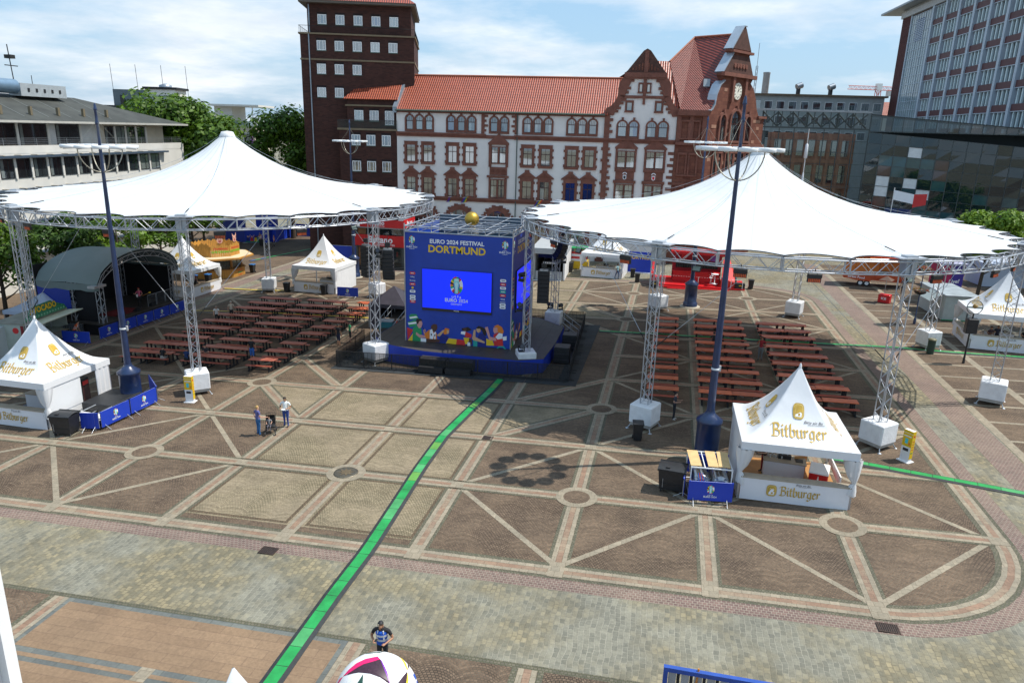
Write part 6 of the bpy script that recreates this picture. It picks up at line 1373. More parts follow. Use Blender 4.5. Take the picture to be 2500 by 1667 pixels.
t = thing('ice_box', 'red ice chest with white lettering beside the orange trailer', 'cooler', at(36.6, 47.6), -.5); mb = MB(); mb.cbox(-.55, .55, -.4, .4, .03, .85, red, .05); mb.build('body', t); mb = MB(); mp = flatmap((0, -.402, .45), (1, 0, 0), (0, 0, 1), (0, -1, 0)); mb.text('ICE', .34, 0, 0, .006, mp, wht, .02); mp = flatmap((-.552, 0, .45), (0, -1, 0), (0, 0, 1), (-1, 0, 0)); mb.text('ICE', .34, 0, 0, .006, mp, wht, .02); mb.build('lettering', t)
mb = MB(); mb.add([(-.7, -.6, 2.3), (.5, -.6, 2.3), (.5, .6, 2.3), (-.7, .6, 2.3), (-.1, 0, 2.7)], [(0, 1, 4), (1, 2, 4), (2, 3, 4), (3, 0, 4)], M('parasol_brown', (.10, .05, .03), .7)); mb.tube((-.1, 0, .86), (-.1, 0, 2.6), .03, steel); mb.build('parasol', t)
t = thing('purple_stall', 'magenta and blue stall with white lettering beyond the road', 'stall', at(45.7, 57.2), .12); pm = M('stall_magenta', (.42, .01, .10), .5, var=.25, scale=.5); pb = M('stall_violet', (.05, .03, .30), .5, var=.2)
mb = MB(); mb.bx(-1.25, .0, 0, 2.4, .05, 2.5, pm); mb.bx(.003, 1.25, 0, 2.4, .05, 2.5, pb); mb.build('body', t); mb = MB(); mb.cbox(-1.4, 1.4, -.2, 2.6, 2.503, 2.75, M('stall_white_violet', (.45, .45, .62), .5), .03); mb.build('roof', t); mb = MB(); mp = flatmap((0, -.002, 0), (1, 0, 0), (0, 0, 1), (0, -1, 0)); mb.text('Feel', .5, .35, 2.0, .006, mp, wht, .03, ang=.08, shear=.2); mb.text('Live!', .6, .3, .7, .006, mp, wht, .03, ang=.08, shear=.2); mb.build('lettering', t)
pavilion(51.5, 60.5, .1, 5, 4, 2.6, 3.4, 'bluish white pavilion tent behind the trees right of the purple stall', bluecl, (0, 1, 3))
t = thing('market_cabin', 'pale grey green sales cabin with open shutter left of the right edge tent', 'stall', at(40.9, 42.2), .06); cg2 = M('cabin_grey_green', (.38, .43, .41), .55, var=.1)
mb = MB(); mb.cbox(-1.3, 1.3, -1.6, 4.2, .05, 2.3, cg2, .03); mb.build('body', t); mb = MB(); mb.cbox(-1.45, 1.55, -1.8, 4.4, 2.303, 2.42, M('cabin_roof', (.34, .38, .40), .4, var=.3, scale=1.2), .03); mb.build('roof', t); mb = MB(); mb.add([(-1.46, -1.0, 2.35), (-1.46, 1.5, 2.35), (-2.3, 1.5, 1.6), (-2.3, -1.0, 1.6)], [(0, 1, 2, 3)], cg2); mb.build('shutter', t)
mb = MB(); mb.bx(-1.35, 1.35, -1.65, -1.603, .05, .12, greenp); mb.bx(.7, .8, -1.63, -1.604, .1, 2.25, dg); mb.build('trim', t)
t = thing('flower_lamp', 'dark lamp pole carrying a round flower basket beyond the road', 'lamp post', at(36.9, 38.7)); mb = MB(); mb.lathe([(.12, 0), (.12, .5), (.05, .6), (.045, 4.6)], lampblue, 12); mb.build('pole', t)
fl = random.Random(3)
for zc in (3.1, 5.0):
    mb = MB()
    for k in range(150):
        a = fl.uniform(0, 2*pi); r_ = .72*sqrt(fl.random()); z = zc+fl.uniform(-.28, .3)*(1-(r_/.8)**2)
        m_ = fl.choice([P_or, ylw, redp, wht, pig, greenp, greenp]); s_ = fl.uniform(.06, .12); x, y = r_*cos(a), r_*sin(a)
        mb.add([(x-s_, y, z), (x, y-s_, z+s_*.5), (x+s_, y, z), (x, y+s_, z-s_*.3)], [(0, 1, 2, 3)], m_)
    mb.lathe([(.1, zc-.4), (.45, zc-.25), (.5, zc-.1)], blackm, 12); mb.build('flower_basket', t)
t = thing('ring_sign_pole', 'dark pole with a loudspeaker and a wire ring sign in front of the right tent', 'pole', at(36.9, 26.8)); mb = MB(); mb.lathe([(.1, 0), (.07, .6), (.05, 3.8)], black, 10); mb.build('pole', t); mb = MB(); mb.path([(.52*cos(2*pi*i/28), 0, 4.28+.52*sin(2*pi*i/28)) for i in range(28)], .03, M('ring_grey', (.12, .13, .13), .5), 6, True); mb.bx(-.5, .5, -.01, .01, 4.2, 4.32, M('ring_glass', (.35, .45, .42), .3)); mb.ball((0, 0, 4.35), .17, M('ring_emblem', (.35, .22, .06), .5), 10, 7); mb.build('ring_sign', t); mb = MB(); mb.cbox(-.38, .38, -.3, .25, 2.35, 3.45, black, .04); mb.build('loudspeaker', t)
t = thing('green_banner', 'green and white banner at the right end of the right edge tent', 'banner', at(43.9, 30.2), -.1); mb = MB(); mb.bx(-1.2, 1.2, -.03, 0, 1.15, 2.5, M('banner_green', (.02, .30, .14), .5)); mb.bx(-1.2, 1.2, -.05, -.02, .05, 1.145, cfront); mb.bx(.2, .5, -.04, -.031, 1.3, 2.2, wht); mb.build('sheet', t); mb = MB(); mb.bx(-1.25, -1.2, -.05, .05, 0, 2.5, steel); mb.bx(1.2, 1.25, -.05, .05, 0, 2.5, steel); mb.build('frame', t)
# ------------------------------------------------------------------ the old town hall at the back of the square
plaster = M('cream_plaster', (.74, .70, .665), .9, var=.07, scale=.35, bump=.05)
stone = wall_mat('red_sandstone', (.215, .085, .055), (.15, .055, .038), (.11, .045, .035), .9, .42, .012, dirt=.3)
stone2 = M('red_sandstone_trim', (.185, .07, .047), .85, var=.25, scale=1.2, bump=.25)
stonedk = M('dark_weathered_stone', (.085, .038, .028), .9, var=.3, scale=1.6, bump=.3)
stonel = M('pale_sandstone_block', (.36, .19, .125), .85, var=.2, scale=1.5)
tiles = tile_mat('red_pantiles', (.46, .10, .04), (.10, .018, .011))
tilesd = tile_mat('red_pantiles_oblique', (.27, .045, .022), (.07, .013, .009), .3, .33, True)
zinc = M('zinc_flashing', (.30, .34, .38), .4, .6, .15, 1.5)
framem = M('window_frame_wine', (.055, .016, .014), .5, var=.1)
gdark = [M('glass_%s' % n, c, .04, var=.25, scale=.6, spec=1., coat=1.) for n, c in (('dark', (.012, .016, .02)), ('smoke', (.03, .04, .045)), ('curtain', (.20, .23, .22)), ('blue', (.012, .03, .11)))]
wr = random.Random(11)
TH_ = thing('town_hall', 'old town hall with cream front, red sandstone trim and red tiled roof', 'town hall', (0, 66, 0), .0388)
U0, U1, UG = -22.3, 14.45, 5.5
GABLE = [(UG, 18.95), (5.55, 19.7), (6.2, 20.0), (6.7, 20.6), (7.05, 21.4), (7.0, 22.1), (7.25, 23.0), (7.75, 23.7), (7.98, 23.9), (9.75, 26.5), (10.2, 26.75), (10.65, 26.5), (12.4, 23.9), (12.65, 23.7), (13.15, 23.0), (13.4, 22.1), (13.35, 21.4), (13.7, 20.6), (14.2, 20.0), (14.45, 19.7)]
mb = MB(); mb.prism([(U0, -.7), (U1, -.7), (U1, 18.95)]+GABLE[::-1]+[(U0, 18.95)], -.35, 0, XZ, plaster); mb.bx(U0, U1, .351, 11, -.7, 18.9, plaster); mb.build('wall', TH_)
# main roof, gable roof
def slab(mb, P4, mat, th=.12):
    a, b, c, d = [Vector(p) for p in P4]; n = (b-a).cross(d-a).normalized()*th
    mb.add([a, b, c, d, a-n, b-n, c-n, d-n], [(0, 1, 2, 3), (7, 6, 5, 4), (0, 4, 5, 1), (1, 5, 6, 2), (2, 6, 7, 3), (3, 7, 4, 0)], mat)
mb = MB(); slab(mb, [(U0-.1, -.45, 18.98), (UG+.4, -.45, 18.98), (9.4, 5.3, 23.68), (U0-.1, 5.3, 23.68)], tiles); slab(mb, [(9.4, 5.3, 23.68), (9.4, 11.4, 18.9), (U0-.1, 11.4, 18.9), (U0-.1, 5.3, 23.68)][::-1], tiles)
mb.tube((U0-.1, 5.3, 23.72), (9.4, 5.3, 23.72), .13, M('ridge_tile', (.33, .10, .05), .6), 8); mb.build('roof', TH_)
mb = MB(); slab(mb, [(9.9, .36, 25.0), (9.9, 5.5, 26.0), (6.0, 5.5, 20.5), (6.0, .36, 19.2)], tilesd); mb.add([(11.5, .36, 19.3), (14.75, .36, 19.5), (13.12, 5.5, 25.9), (9.9, 5.5, 26.0), (9.9, .36, 25.0)], [(0, 1, 2, 3), (0, 3, 4)], tiles); mb.add([(9.9, 5.5, 26.0), (13.12, 5.5, 25.9), (13, 12, 19), (5, 12, 19), (6.0, 5.4, 23.4)], [(0, 1, 2, 3), (0, 3, 4)], tilesd); mb.build('gable_roof', TH_)
mb = MB(); mb.bx(U0-.35, U0+.15, -.5, .0, 18.6, 19.3, zinc)
slab(mb, [(U0-.35, -.55, 19.3), (U0+.2, -.55, 19.3), (U0+.2, 5.4, 24.2), (U0-.35, 5.4, 24.2)], zinc, .5); mb.build('parapet', TH_)
mb = MB(); mb.tube((U0, -.52, 18.93), (UG, -.52, 18.93), .11, M('gutter_green', (.10, .13, .10), .5, .3), 8)
mb.tube((-5.8, -.2, 18.9), (-5.76, -.2, 0), .07, M('pipe_green', (.08, .11, .10), .5, .3), 8); mb.build('gutter', TH_)
def trim(pieces, name='stone_trim', mat=stone2):
    mb = MB()
    for u0, u1, z0, z1, w in pieces: mb.bx(u0, u1, -w, .002, z0, z1, mat)
    return mb.build(name, TH_)
P = [(U0, UG, 18.66, 18.9, .22), (U0, -10.0, 15.62, 15.95, .16), (U0, -10.0, 15.951, 16.2, .34), (-10.0, -6.2, 15.6, 16.05, .12), (-6.2, U1, 15.55, 15.9, .16), (-6.2, U1, 15.901, 16.12, .34), (U0, U1, 7.32, 7.62, .18), (U0, U1, 7.621, 7.86, .3), (U0, U1, 4.95, 5.2, .1)]
P += [(UG-.05, UG+.62, -.7, 15.54, .22), (UG-.05, UG+.62, 16.13, 19.2, .22)]
for k in range(26):
    z = .2+.72*k
    if 15.0 < z < 16.3: continue
    P.append((UG+.622, UG+.622+(.42 if k % 2 else .22), z, z+.36, .2))
    if z < 16: P.append((UG-.05-(.0 if k % 2 else .22), UG-.051, z, z+.36, .2))
for u in (-10.62, -6.15): P.append((u, u+.42, 16.22, 18.65, .14))
for k in range(4):
    P.append((-10.19, -9.75 if k % 2 else -9.95, 16.5+.6*k, 16.8+.6*k, .12)); P.append((-6.6 if k % 2 else -6.4, -6.16, 16.5+.6*k, 16.8+.6*k, .12))
P += [(7.0, 13.4, 21.0, 21.35, .2), (7.6, 12.8, 23.5, 24.05, .38), (7.75, 12.65, 23.3, 23.5, .3), (10.0, 10.4, 21.36, 23.3, .25), (10.05, 10.35, 20.3, 20.99, .2)]
for q in (14.0,):
    for k in range(20): P.append((14.0-(.3 if k % 2 else 0), 14.448, .2+.74*k, .58+.74*k, .05))
trim(P)
# scrolls: stepped sandstone edge of the gable
mb = MB(); G_ = GABLE
L_ = [(UG-.05, 18.95), (5.55, 19.75), (6.15, 20.05), (6.65, 20.65), (6.95, 21.4), (6.9, 22.1), (7.15, 23.05), (7.7, 23.75)]
I_ = [(6.55, 18.9), (6.85, 19.6), (7.15, 20.0), (7.45, 20.6), (7.75, 21.0), (8.0, 21.9), (8.25, 22.4), (8.6, 23.3)]
for s in (1, -1):
    m_ = lambda p: p if s == 1 else (20.4-p[0], p[1])
    for k in range(7):
        mb.prism([m_(L_[k]), m_(L_[k+1]), m_(I_[k+1]), m_(I_[k])], -.3, .16+.01*k, XZ, stone2)
        i = I_[k+1]; mb.prism([m_(p) for p in ((i[0]-.2, i[1]-.35), (i[0]+.26, i[1]-.35), (i[0]+.26, i[1]-.02), (i[0]-.2, i[1]-.02))], 0, .15, XZ, stone2)
mb.prism([(7.7, 24.06), (12.7, 24.06), (12.45, 24.3), (10.65, 26.6), (10.2, 26.85), (9.75, 26.6), (7.95, 24.3)], -.3, .12, XZ, stonedk)
for k in range(9): mb.bx(8.6+.38*k-.1, 8.6+.38*k+.1, -.17, -.12, 24.3, 24.5+(.9*(1-abs(k-4)/4.5)), stone)
mb.bx(9.95, 10.45, -.24, -.122, 24.1, 26.6, stone2); mb.build('gable_scroll', TH_)
def window(u0, u1, z0, z1, arch=False, sur=.3, style=0, cols=2, tr=.66, parent=None, mp=XZ, stonem=None, deep=.14):
    """stone surround + wine frames (part) with its pane (sub-part)"""
    sm_ = stonem or stone2; o = MB()
    if not arch:
        o.prism([(u0-sur, z0-sur*.8), (u0, z0-sur*.8), (u0, z1+sur), (u0-sur, z1+sur)], 0, deep, mp, sm_); o.prism([(u1, z0-sur*.8), (u1+sur, z0-sur*.8), (u1+sur, z1+sur), (u1, z1+sur)], 0, deep, mp, sm_)
        o.prism([(u0-sur, z1+.002), (u1+sur, z1+.002), (u1+sur, z1+sur*1.3), (u0-sur, z1+sur*1.3)], 0, deep+.03, mp, sm_); o.prism([(u0-sur-.05, z0-sur), (u1+sur+.05, z0-sur), (u1+sur+.05, z0-.002), (u0-sur-.05, z0-.002)], 0, deep+.06, mp, sm_)
        if style >= 0:
            for z in ((z0-.05, z0+.3), (z0+.95, z0+1.25), (z1-.3, z1)):
                for s in (-1, 1): uu = (u0-sur-.16, u0-sur-.001) if s < 0 else (u1+sur+.001, u1+sur+.16); o.prism([(uu[0], z[0]), (uu[1], z[0]), (uu[1], z[1]), (uu[0], z[1])], 0, deep-.03, mp, sm_)
        if style == 1:
            c = (u0+u1)/2; zt = z1+sur*1.3+.002; o.prism([(u0-sur-.3, zt), (u1+sur+.3, zt), (u1+sur+.3, zt+.14), (c+.3, zt+.82), (c+.3, zt+1.1), (c-.3, zt+1.1), (c-.3, zt+.82), (u0-sur-.3, zt+.14)], 0, .2, mp, sm_); o.prism([(u0-.1, zt+.2), (u1+.1, zt+.2), (c, zt+.72)], .2, .23, mp, stone)
        if style == 2: o.prism([(u0-sur, z1+sur*1.3+.002), (u1+sur, z1+sur*1.3+.002), (u1+sur+.06, z1+sur*1.3+.12), (u0-sur-.06, z1+sur*1.3+.12)], 0, .2, mp, sm_)
        shape = [(u0, z0), (u1, z0), (u1, z1), (u0, z1)]
    else:
        r = (u1-u0)/2; c = (u0+u1)/2; zs = z1-r
        ring = arc(c, zs, r, 0, pi, 12); outr = arc(c, zs, r+sur, 0, pi, 12)
        for k in range(12): o.prism([ring[k], outr[k], outr[k+1], ring[k+1]], 0, deep+.001*k, mp, sm_)
        o.prism([(u0-sur, z0-.25), (u0, z0-.25), (u0, zs), (u0-sur, zs)], 0, deep, mp, sm_); o.prism([(u1, z0-.25), (u1+sur, z0-.25), (u1+sur, zs), (u1, zs)], 0, deep, mp, sm_); o.prism([(u0, z0-.25), (u1, z0-.25), (u1, z0), (u0, z0)], 0, deep, mp, sm_)
        o.prism([(c-.12, z1+sur-.05), (c+.12, z1+sur-.05), (c+.15, z1+sur+.28), (c-.15, z1+sur+.28)], 0, deep+.05, mp, sm_)
        shape = [(u0, z0), (u1, z0)]+ring
    f = .055; zt = z0+(z1-z0)*tr
    for a in [u0+(u1-u0)*k/cols for k in range(1, cols)]: o.prism([(a-f/2, z0+f), (a+f/2, z0+f), (a+f/2, zt-.001), (a-f/2, zt-.001)], .03, .07, mp, framem)
    o.prism([(u0+f, zt), (u1-f, zt), (u1-f, zt+.09), (u0+f, zt+.09)], .03, .08, mp, framem)
    for a, b in ((u0, u0+f), (u1-f, u1)): o.prism([(a, z0), (b, z0), (b, z1-(0 if not arch else (u1-u0)/2)), (a, z1-(0 if not arch else (u1-u0)/2))], .03, .068, mp, framem)
    o.prism([(u0+f, z0), (u1-f, z0), (u1-f, z0+f*1.4), (u0+f, z0+f*1.4)], .03, .066, mp, framem)
    if arch and cols > 1 or arch:
        c = (u0+u1)/2
        for a in (-.22, 0, .22): o.prism([(c+a-.02, zt+.09), (c+a+.02, zt+.09), (c+a+.02, z1-.12), (c+a-.02, z1-.12)], .03, .05, mp, framem)
    elif tr < .95: c = (u0+u1)/2; o.prism([(c-.02, zt+.09), (c+.02, zt+.09), (c+.02, z1-.01), (c-.02, z1-.01)], .03, .05, mp, framem)
    w = o.build('window', parent or TH_)
    g = MB(); gm = wr.choices(gdark, (5, 3, 1.6, .2))[0]; g.flat(shape, .012, mp, gm)
    if wr.random() < .35: x0 = u0+(u1-u0)*wr.choice((0, .5)); g.flat([(x0+.06, z0+.08), (x0+(u1-u0)*.45, z0+.08), (x0+(u1-u0)*.45, zt-.02), (x0+.06, zt-.02)], .016, mp, gdark[2])
    g.build('pane', w)
# second floor, first floor
for c, d in ((-20.31, 0), (-17.96, 0), (-14.53, 0), (-12.18, 0), (-4.33, 0), (-1.96, 0), (1.45, 0), (3.75, 0)):
    window(c-.60, c+.60, 12.34, 14.5, style=2); window(c-.62, c+.62, 7.95, 10.28, style=1)
for c in (-9.0, -7.46):
    pass
for c in (-8.75, -7.7): window(c-.42, c+.42, 12.5, 14.5, cols=1, sur=.1, style=-1)
for c in (-8.83, -7.8): window(c-.42, c+.42, 8.0, 10.3, cols=1, sur=.1, style=-1)
ori = [(-9.55, -9.19, 12.0, 14.85, .18), (-7.25, -6.92, 12.0, 14.85, .18), (-9.65, -6.85, 14.851, 15.1, .26), (-9.4, -7.05, 10.95, 12.0, .14), (-9.75, -6.8, 10.62, 10.9, .28), (-9.5, -9.27, 7.9, 10.6, .18), (-7.35, -7.05, 7.9, 10.6, .18), (-8.32, -8.12, 12.4, 14.6, .16), (-8.42, -8.2, 8, 10.35, .16)]
trim(ori, 'oriel_frame'); mb = MB(); mb.prism([(-9.6, 15.102), (-6.85, 15.102), (-8.22, 16.3)], 0, .24, XZ, stone2)
for k in range(3): mb.prism(arc(-9.0+.75*k, 11.45, .28, 0, 2*pi, 12)[:-1], .14, .19, XZ, stone)
mb.build('oriel_pediment', TH_)
# third floor: arched windows in threes and twos
for cs in ((-20.45, -19.1, -17.75), (-14.75, -13.35, -11.95), (-4.5, -3.12, -1.75), (1.25, 2.62, 4.0)):
    for c in cs: window(c-.45, c+.45, 16.5, 18.28, True, .22, cols=1, tr=.6)
for c in (-8.93, -7.55): window(c-.45, c+.45, 16.5, 18.28, True, .22, cols=1, tr=.6)
# gable bays
for c0 in (8.45, 12.12):
    for d in (-.72, .72): window(c0+d-.52, c0+d+.52, 16.35, 18.2, True, .22, cols=1, tr=.62)
    for d in (-.58, .58): window(c0+d-.5, c0+d+.5, 12.5, 14.5, cols=1, sur=.1, style=-1); window(c0+d-.5, c0+d+.5, 8.0, 10.3, cols=1, sur=.1, style=-1)
    trim([(c0-1.35, c0-1.1, 12.0, 14.85, .16), (c0+1.1, c0+1.35, 12.0, 14.85, .16), (c0-1.45, c0+1.45, 14.851, 15.1, .24), (c0-1.35, c0+1.35, 12.05, 12.35, .22), (c0-1.2, c0+1.2, 10.95, 12.04, .12), (c0-1.45, c0+1.45, 10.55, 10.93, .24), (c0-1.3, c0-1.1, 7.9, 10.54, .16), (c0+1.1, c0+1.3, 7.9, 10.54, .16)], 'oriel_frame')
    mb = MB(); mb.prism([(c0-1.4, 15.102), (c0+1.4, 15.102), (c0, 16.2)], 0, .22, XZ, stone2); mb.prism([(c0-.22, 11.15), (c0, 11.0), (c0+.22, 11.15), (c0+.22, 11.6), (c0-.22, 11.6)], .12, .17, XZ, wht); mb.prism([(c0-.14, 11.2), (c0, 11.08), (c0+.14, 11.2), (c0+.14, 11.5), (c0-.14, 11.5)], .171, .18, XZ, redp if c0 > 10 else ink)
    mb.prism(arc(c0, 11.66, .3, .2, pi-.2, 8)+arc(c0, 11.66, .2, pi-.2, .2, 8), .12, .16, XZ, wht); mb.build('oriel_pediment', TH_)
for c in (8.45, 12.12): window(c-.33, c+.33, 19.5, 20.5, cols=1, sur=.2, tr=.97, style=-1)
for c in (9.72, 10.68): window(c-.2, c+.2, 21.75, 22.7, cols=1, sur=.14, tr=.97, style=-1)
# ground floor arches with stepped sandstone
for c in (-18.5, -13.5, -8.25, -3.0, 2.3):
    mb = MB(); r = 1.42; zs = 4.75; n = 13
    ring = arc(c, zs, r, 0, pi, n)
    for k in range(n):
        a0, a1 = pi*k/n, pi*(k+1)/n; ro = r+.5+(.16 if k % 2 else 0)
        mb.prism([ring[k], (c+ro*cos(a0), zs+ro*sin(a0)), (c+(ro+.0)*cos(a1), zs+ro*sin(a1)), ring[k+1]], 0, .18+.001*k, XZ, stone2)
        mx, mz = c+(ro+.02)*cos((a0+a1)/2), zs+(ro+.02)*sin((a0+a1)/2); mb.prism([(mx-.25, mz-.17), (mx+.25, mz-.17), (mx+.25, mz+.17), (mx-.25, mz+.17)], 0, .16, XZ, stone2)
    for s in (-1, 1): mb.bx(c+s*(r+.3)-.3, c+s*(r+.3)+.3, -.17, 0, 0, zs-.003, stone2)
    mb.bx(c-.3, c+.3, -.22, 0, zs+r+.02, zs+r+.62, stone2); mb.build('stone_arch', TH_)
    w = MB()
    for a in (-.5, .5): w.bx(c+a-.06, c+a+.06, -.1, -.02, .6, zs+1.25, stone2)
    w.bx(c-r, c+r, -.1, -.02, zs-.06, zs+.06, framem); o_ = w.build('window', TH_)
    g = MB(); g.flat([(c-r, .6), (c+r, .6)]+ring, .012, XZ, wr.choice(gdark[:3])); g.build('pane', o_)
# rainbow flags in two windows
for i, (c, a) in enumerate(((-13.9, -.5), (-11.9, -.35), (-2.0, -.1))):
    t = thing('rainbow_flag', 'rainbow flag hanging from a town hall window sill, %s from left' % ORD[i], 'flag', (c, 65.55, 7.95), a, 'rainbow flags on the town hall'); mb = MB()
    for k, m_ in enumerate((redp, P_or, ylw, greenp, blue, M('flag_violet', (.18, .03, .30), .6))): mb.add([(.0-.1*k, -.1-.14*k, .1-.04*k), (-.1-.1*k, -.24-.14*k, .06-.04*k), (-.55-.1*k, -.3-.14*k, -.75-.02*k), (-.45-.1*k, -.16-.14*k, -.7-.02*k)], [(0, 1, 2, 3)], m_)
    mb.build('cloth', t); mb = MB(); mb.tube((0, .3, .05), (-.65, -1.05, -.1), .02, white, 5); mb.build('staff', t)
# ------------------------------------------------------------------ red sandstone wing with the clock gable
SW = thing('clock_wing', 'red sandstone wing with pointed clock gable and steep red roof', 'town hall', (18.285, 66.71, 0), 0)
thg = radians(58); tv = (cos(thg), sin(thg)); nv = (sin(thg), -cos(thg)); ox, oy = 18.285, 66.71
SM = lambda s, z, w: (tv[0]*s+nv[0]*w, tv[1]*s+nv[1]*w, z)
GO = [(0, -.5), (14.9, -.5), (14.9, 19.2), (13.1, 19.6), (12.4, 20.4), (11.9, 21.6), (11.0, 22.8), (9.95, 23.5), (10.45, 24.1), (10.4, 24.4), (8.75, 26.8), (9.2, 27.0), (9.1, 27.3), (7.05, 30.1), (6.35, 30.1), (3.9, 27.3), (3.85, 27.0), (4.35, 26.8), (2.25, 24.4), (2.2, 24.1), (2.9, 23.5), (1.9, 22.9), (1.2, 21.7), (1.0, 20.5), (.5, 19.9), (0, 19.7)]
mb = MB(); mb.prism(GO, -.8, 0, SM, stone); mb.build('gable_wall', SW)
mb = MB(); FM = lambda u, v, w: (u-18.3*cos(.0388)+w*sin(.0388), -.55*0+u*sin(.0388)-18.3*sin(.0388)-w*cos(.0388)-.02, v)
mb.prism([(14.46, -.5), (18.3, -.5), (18.3, 19.45), (14.46, 19.45)], -.5, .12, FM, stone); mb.build('front_wall', SW)
mb = MB()
for z0, z1, w in ((15.55, 15.95, .45), (19.1, 19.75, .6), (10.6, 10.9, .3), (7.3, 7.8, .35)): mb.prism([(14.47, z0), (18.32, z0), (18.32, z1), (14.47, z1)], .121, w, FM, stone2)
for u in (14.5, 16.05, 17.6): mb.prism([(u, 16.0), (u+.5, 16.0), (u+.5, 19.09), (u, 19.09)], .121, .3, FM, stone2)
for z0, z1, w, s0, s1 in ((15.4, 15.8, .4, 0, 14.95), (24.0, 24.45, .5, 2.0, 10.6), (26.9, 27.2, .4, 3.8, 9.25), (19.2, 19.5, .25, 12.8, 15.2), (11.1, 11.4, .2, 0, 14.9)): mb.prism([(s0, z0), (s1, z0), (s1, z1), (s0, z1)], .001, w, SM, stone2)
for s in (4.7, 8.0): mb.prism([(s, 21.0), (s+.55, 21.0), (s+.55, 23.99), (s, 23.99)], .001, .35, SM, stone2)
for k in range(5): mb.prism(arc(5.0+.75*k, 25.4, .3, 0, 2*pi, 10)[:-1], .101, .22, SM, stone2)
mb.prism([(4.2, 27.35), (8.9, 27.35), (7.0, 29.9), (6.4, 29.9)], .001, .12, SM, stonedk); mb.prism([(2.6, 24.5), (10.1, 24.5), (8.6, 26.6), (4.5, 26.6)], .001, .10, SM, stonedk); mb.build('stone_trim', SW)
rb = random.Random(5); mb = MB()
for k in range(60):
    s, z = rb.uniform(.4, 13.5), rb.choice([7.8+.45*i for i in range(33)])
    if z > 19.5 and not (2.3 < s < 10.8): continue
    mb.prism([(s, z), (s+.75, z), (s+.75, z+.4), (s, z+.4)], .0, .015+.0005*k, SM, stonel)
mb.build('pale_block', SW)
mb = MB(); cop = M('coping_zinc', (.42, .47, .52), .35, .4, .1, 1.5)
for ln in ([(0, 19.75), (.5, 19.95), (1.0, 20.55), (1.2, 21.7), (1.9, 22.9), (2.9, 23.5)], [(2.2, 24.45), (4.35, 26.85)], [(3.88, 27.3), (6.35, 30.15), (7.05, 30.15)]):
    for a, b in zip(ln, ln[1:]):
        o = .07; P4 = [SM(a[0]-o, a[1]+o*.6, .22), SM(b[0]-o, b[1]+o*.6, .22), SM(b[0]-o, b[1]+o*.6, -1.05), SM(a[0]-o, a[1]+o*.6, -1.05)]; Q4 = [SM(a[0]+.02, a[1]-.06, .22), SM(b[0]+.02, b[1]-.06, .22), SM(b[0]+.02, b[1]-.06, -1.05), SM(a[0]+.02, a[1]-.06, -1.05)]
        mb.add(P4+Q4, [(3, 2, 1, 0), (4, 5, 6, 7), (0, 1, 5, 4), (2, 3, 7, 6)], cop)
mb.build('coping', SW)
ck = M('clock_face', (.80, .77, .66), .5, var=.04); mb = MB(); cs, cz = 6.5, 22.35
mb.prism(arc(cs, cz, 1.02, 0, 2*pi, 32)[:-1], .0, .12, SM, ck)
for k in range(12): a = 2*pi*k/12; mb.prism([(cs+.88*cos(a)+.06*sin(a), cz+.88*sin(a)-.06*cos(a)), (cs+.88*cos(a)-.06*sin(a), cz+.88*sin(a)+.06*cos(a)), (cs+.66*cos(a)-.05*sin(a), cz+.66*sin(a)+.05*cos(a)), (cs+.66*cos(a)+.05*sin(a), cz+.66*sin(a)-.05*cos(a))], .12, .14, SM, ink)
for a, l, w_ in ((radians(70), .78, .045), (radians(40), .5, .06)): mb.prism([(cs-.1*cos(a)+w_*sin(a), cz-.1*sin(a)-w_*cos(a)), (cs+l*cos(a), cz+l*sin(a)), (cs-.1*cos(a)-w_*sin(a), cz-.1*sin(a)+w_*cos(a))], .141, .16, SM, ink)
mb.build('clock', SW)
for s0, s1, z0, z1 in ((2.5, 4.3, 15.9, 19.6), (5.2, 8.2, 15.9, 20.2), (9.2, 11.0, 15.9, 19.6)): window(s0+.25, s1-.25, z0+.3, z1-.25, True, .35, cols=3 if s1-s0 > 2 else 2, tr=.55, parent=SW, mp=SM, deep=.25)
for s in (2.0, 3.2, 5.1, 6.3, 7.5, 9.2, 10.5, 12.3): window(s, s+.7, 11.9, 14.6, cols=1, sur=.22, parent=SW, mp=SM, style=-1); window(s, s+.7, 7.9, 10.6, cols=1, sur=.22, parent=SW, mp=SM, style=-1)
for u in (15.1, 16.42): window(u, u+.8, 16.4, 18.35, cols=1, sur=.18, parent=SW, mp=FM, style=-1, deep=.26); window(u, u+.8, 11.9, 14.35, cols=1, sur=.2, parent=SW, mp=FM, style=-1, deep=.24); window(u, u+.8, 7.9, 10.3, cols=1, sur=.2, parent=SW, mp=FM, style=-1, deep=.24)
# roof of the wing: ridge square to the clock gable
A_ = SM(6.7, 29.3, -.5); back = lambda p, d: (p[0]-nv[0]*d, p[1]-nv[1]*d, p[2])
E0 = SM(.1, 19.75, .1)
RL = 6.6; W2 = lambda x, y, z: (x-ox, y-oy, z); RP = back(A_, RL); P2 = W2(12.9, 72.0, 25.9); P3 = W2(14.75, 66.75, 19.8); BK = W2(20, 86, 19.8); BR_ = back(SM(13.2, 19.75, -.5), 8)
mb = MB(); mb.add([E0, A_, RP, P2, P3], [(0, 1, 2), (0, 2, 4), (2, 3, 4)], tilesd); mb.add([A_, SM(13.2, 19.75, -.5), BK, RP, P2, W2(8, 80, 19.8)], [(0, 1, 2), (0, 2, 3), (3, 2, 5), (3, 5, 4)], tilesd)
mb.tube(A_, RP, .14, MATS['ridge_tile'], 8); mb.tube(RP, P2, .12, MATS['ridge_tile'], 8); mb.build('roof', SW)
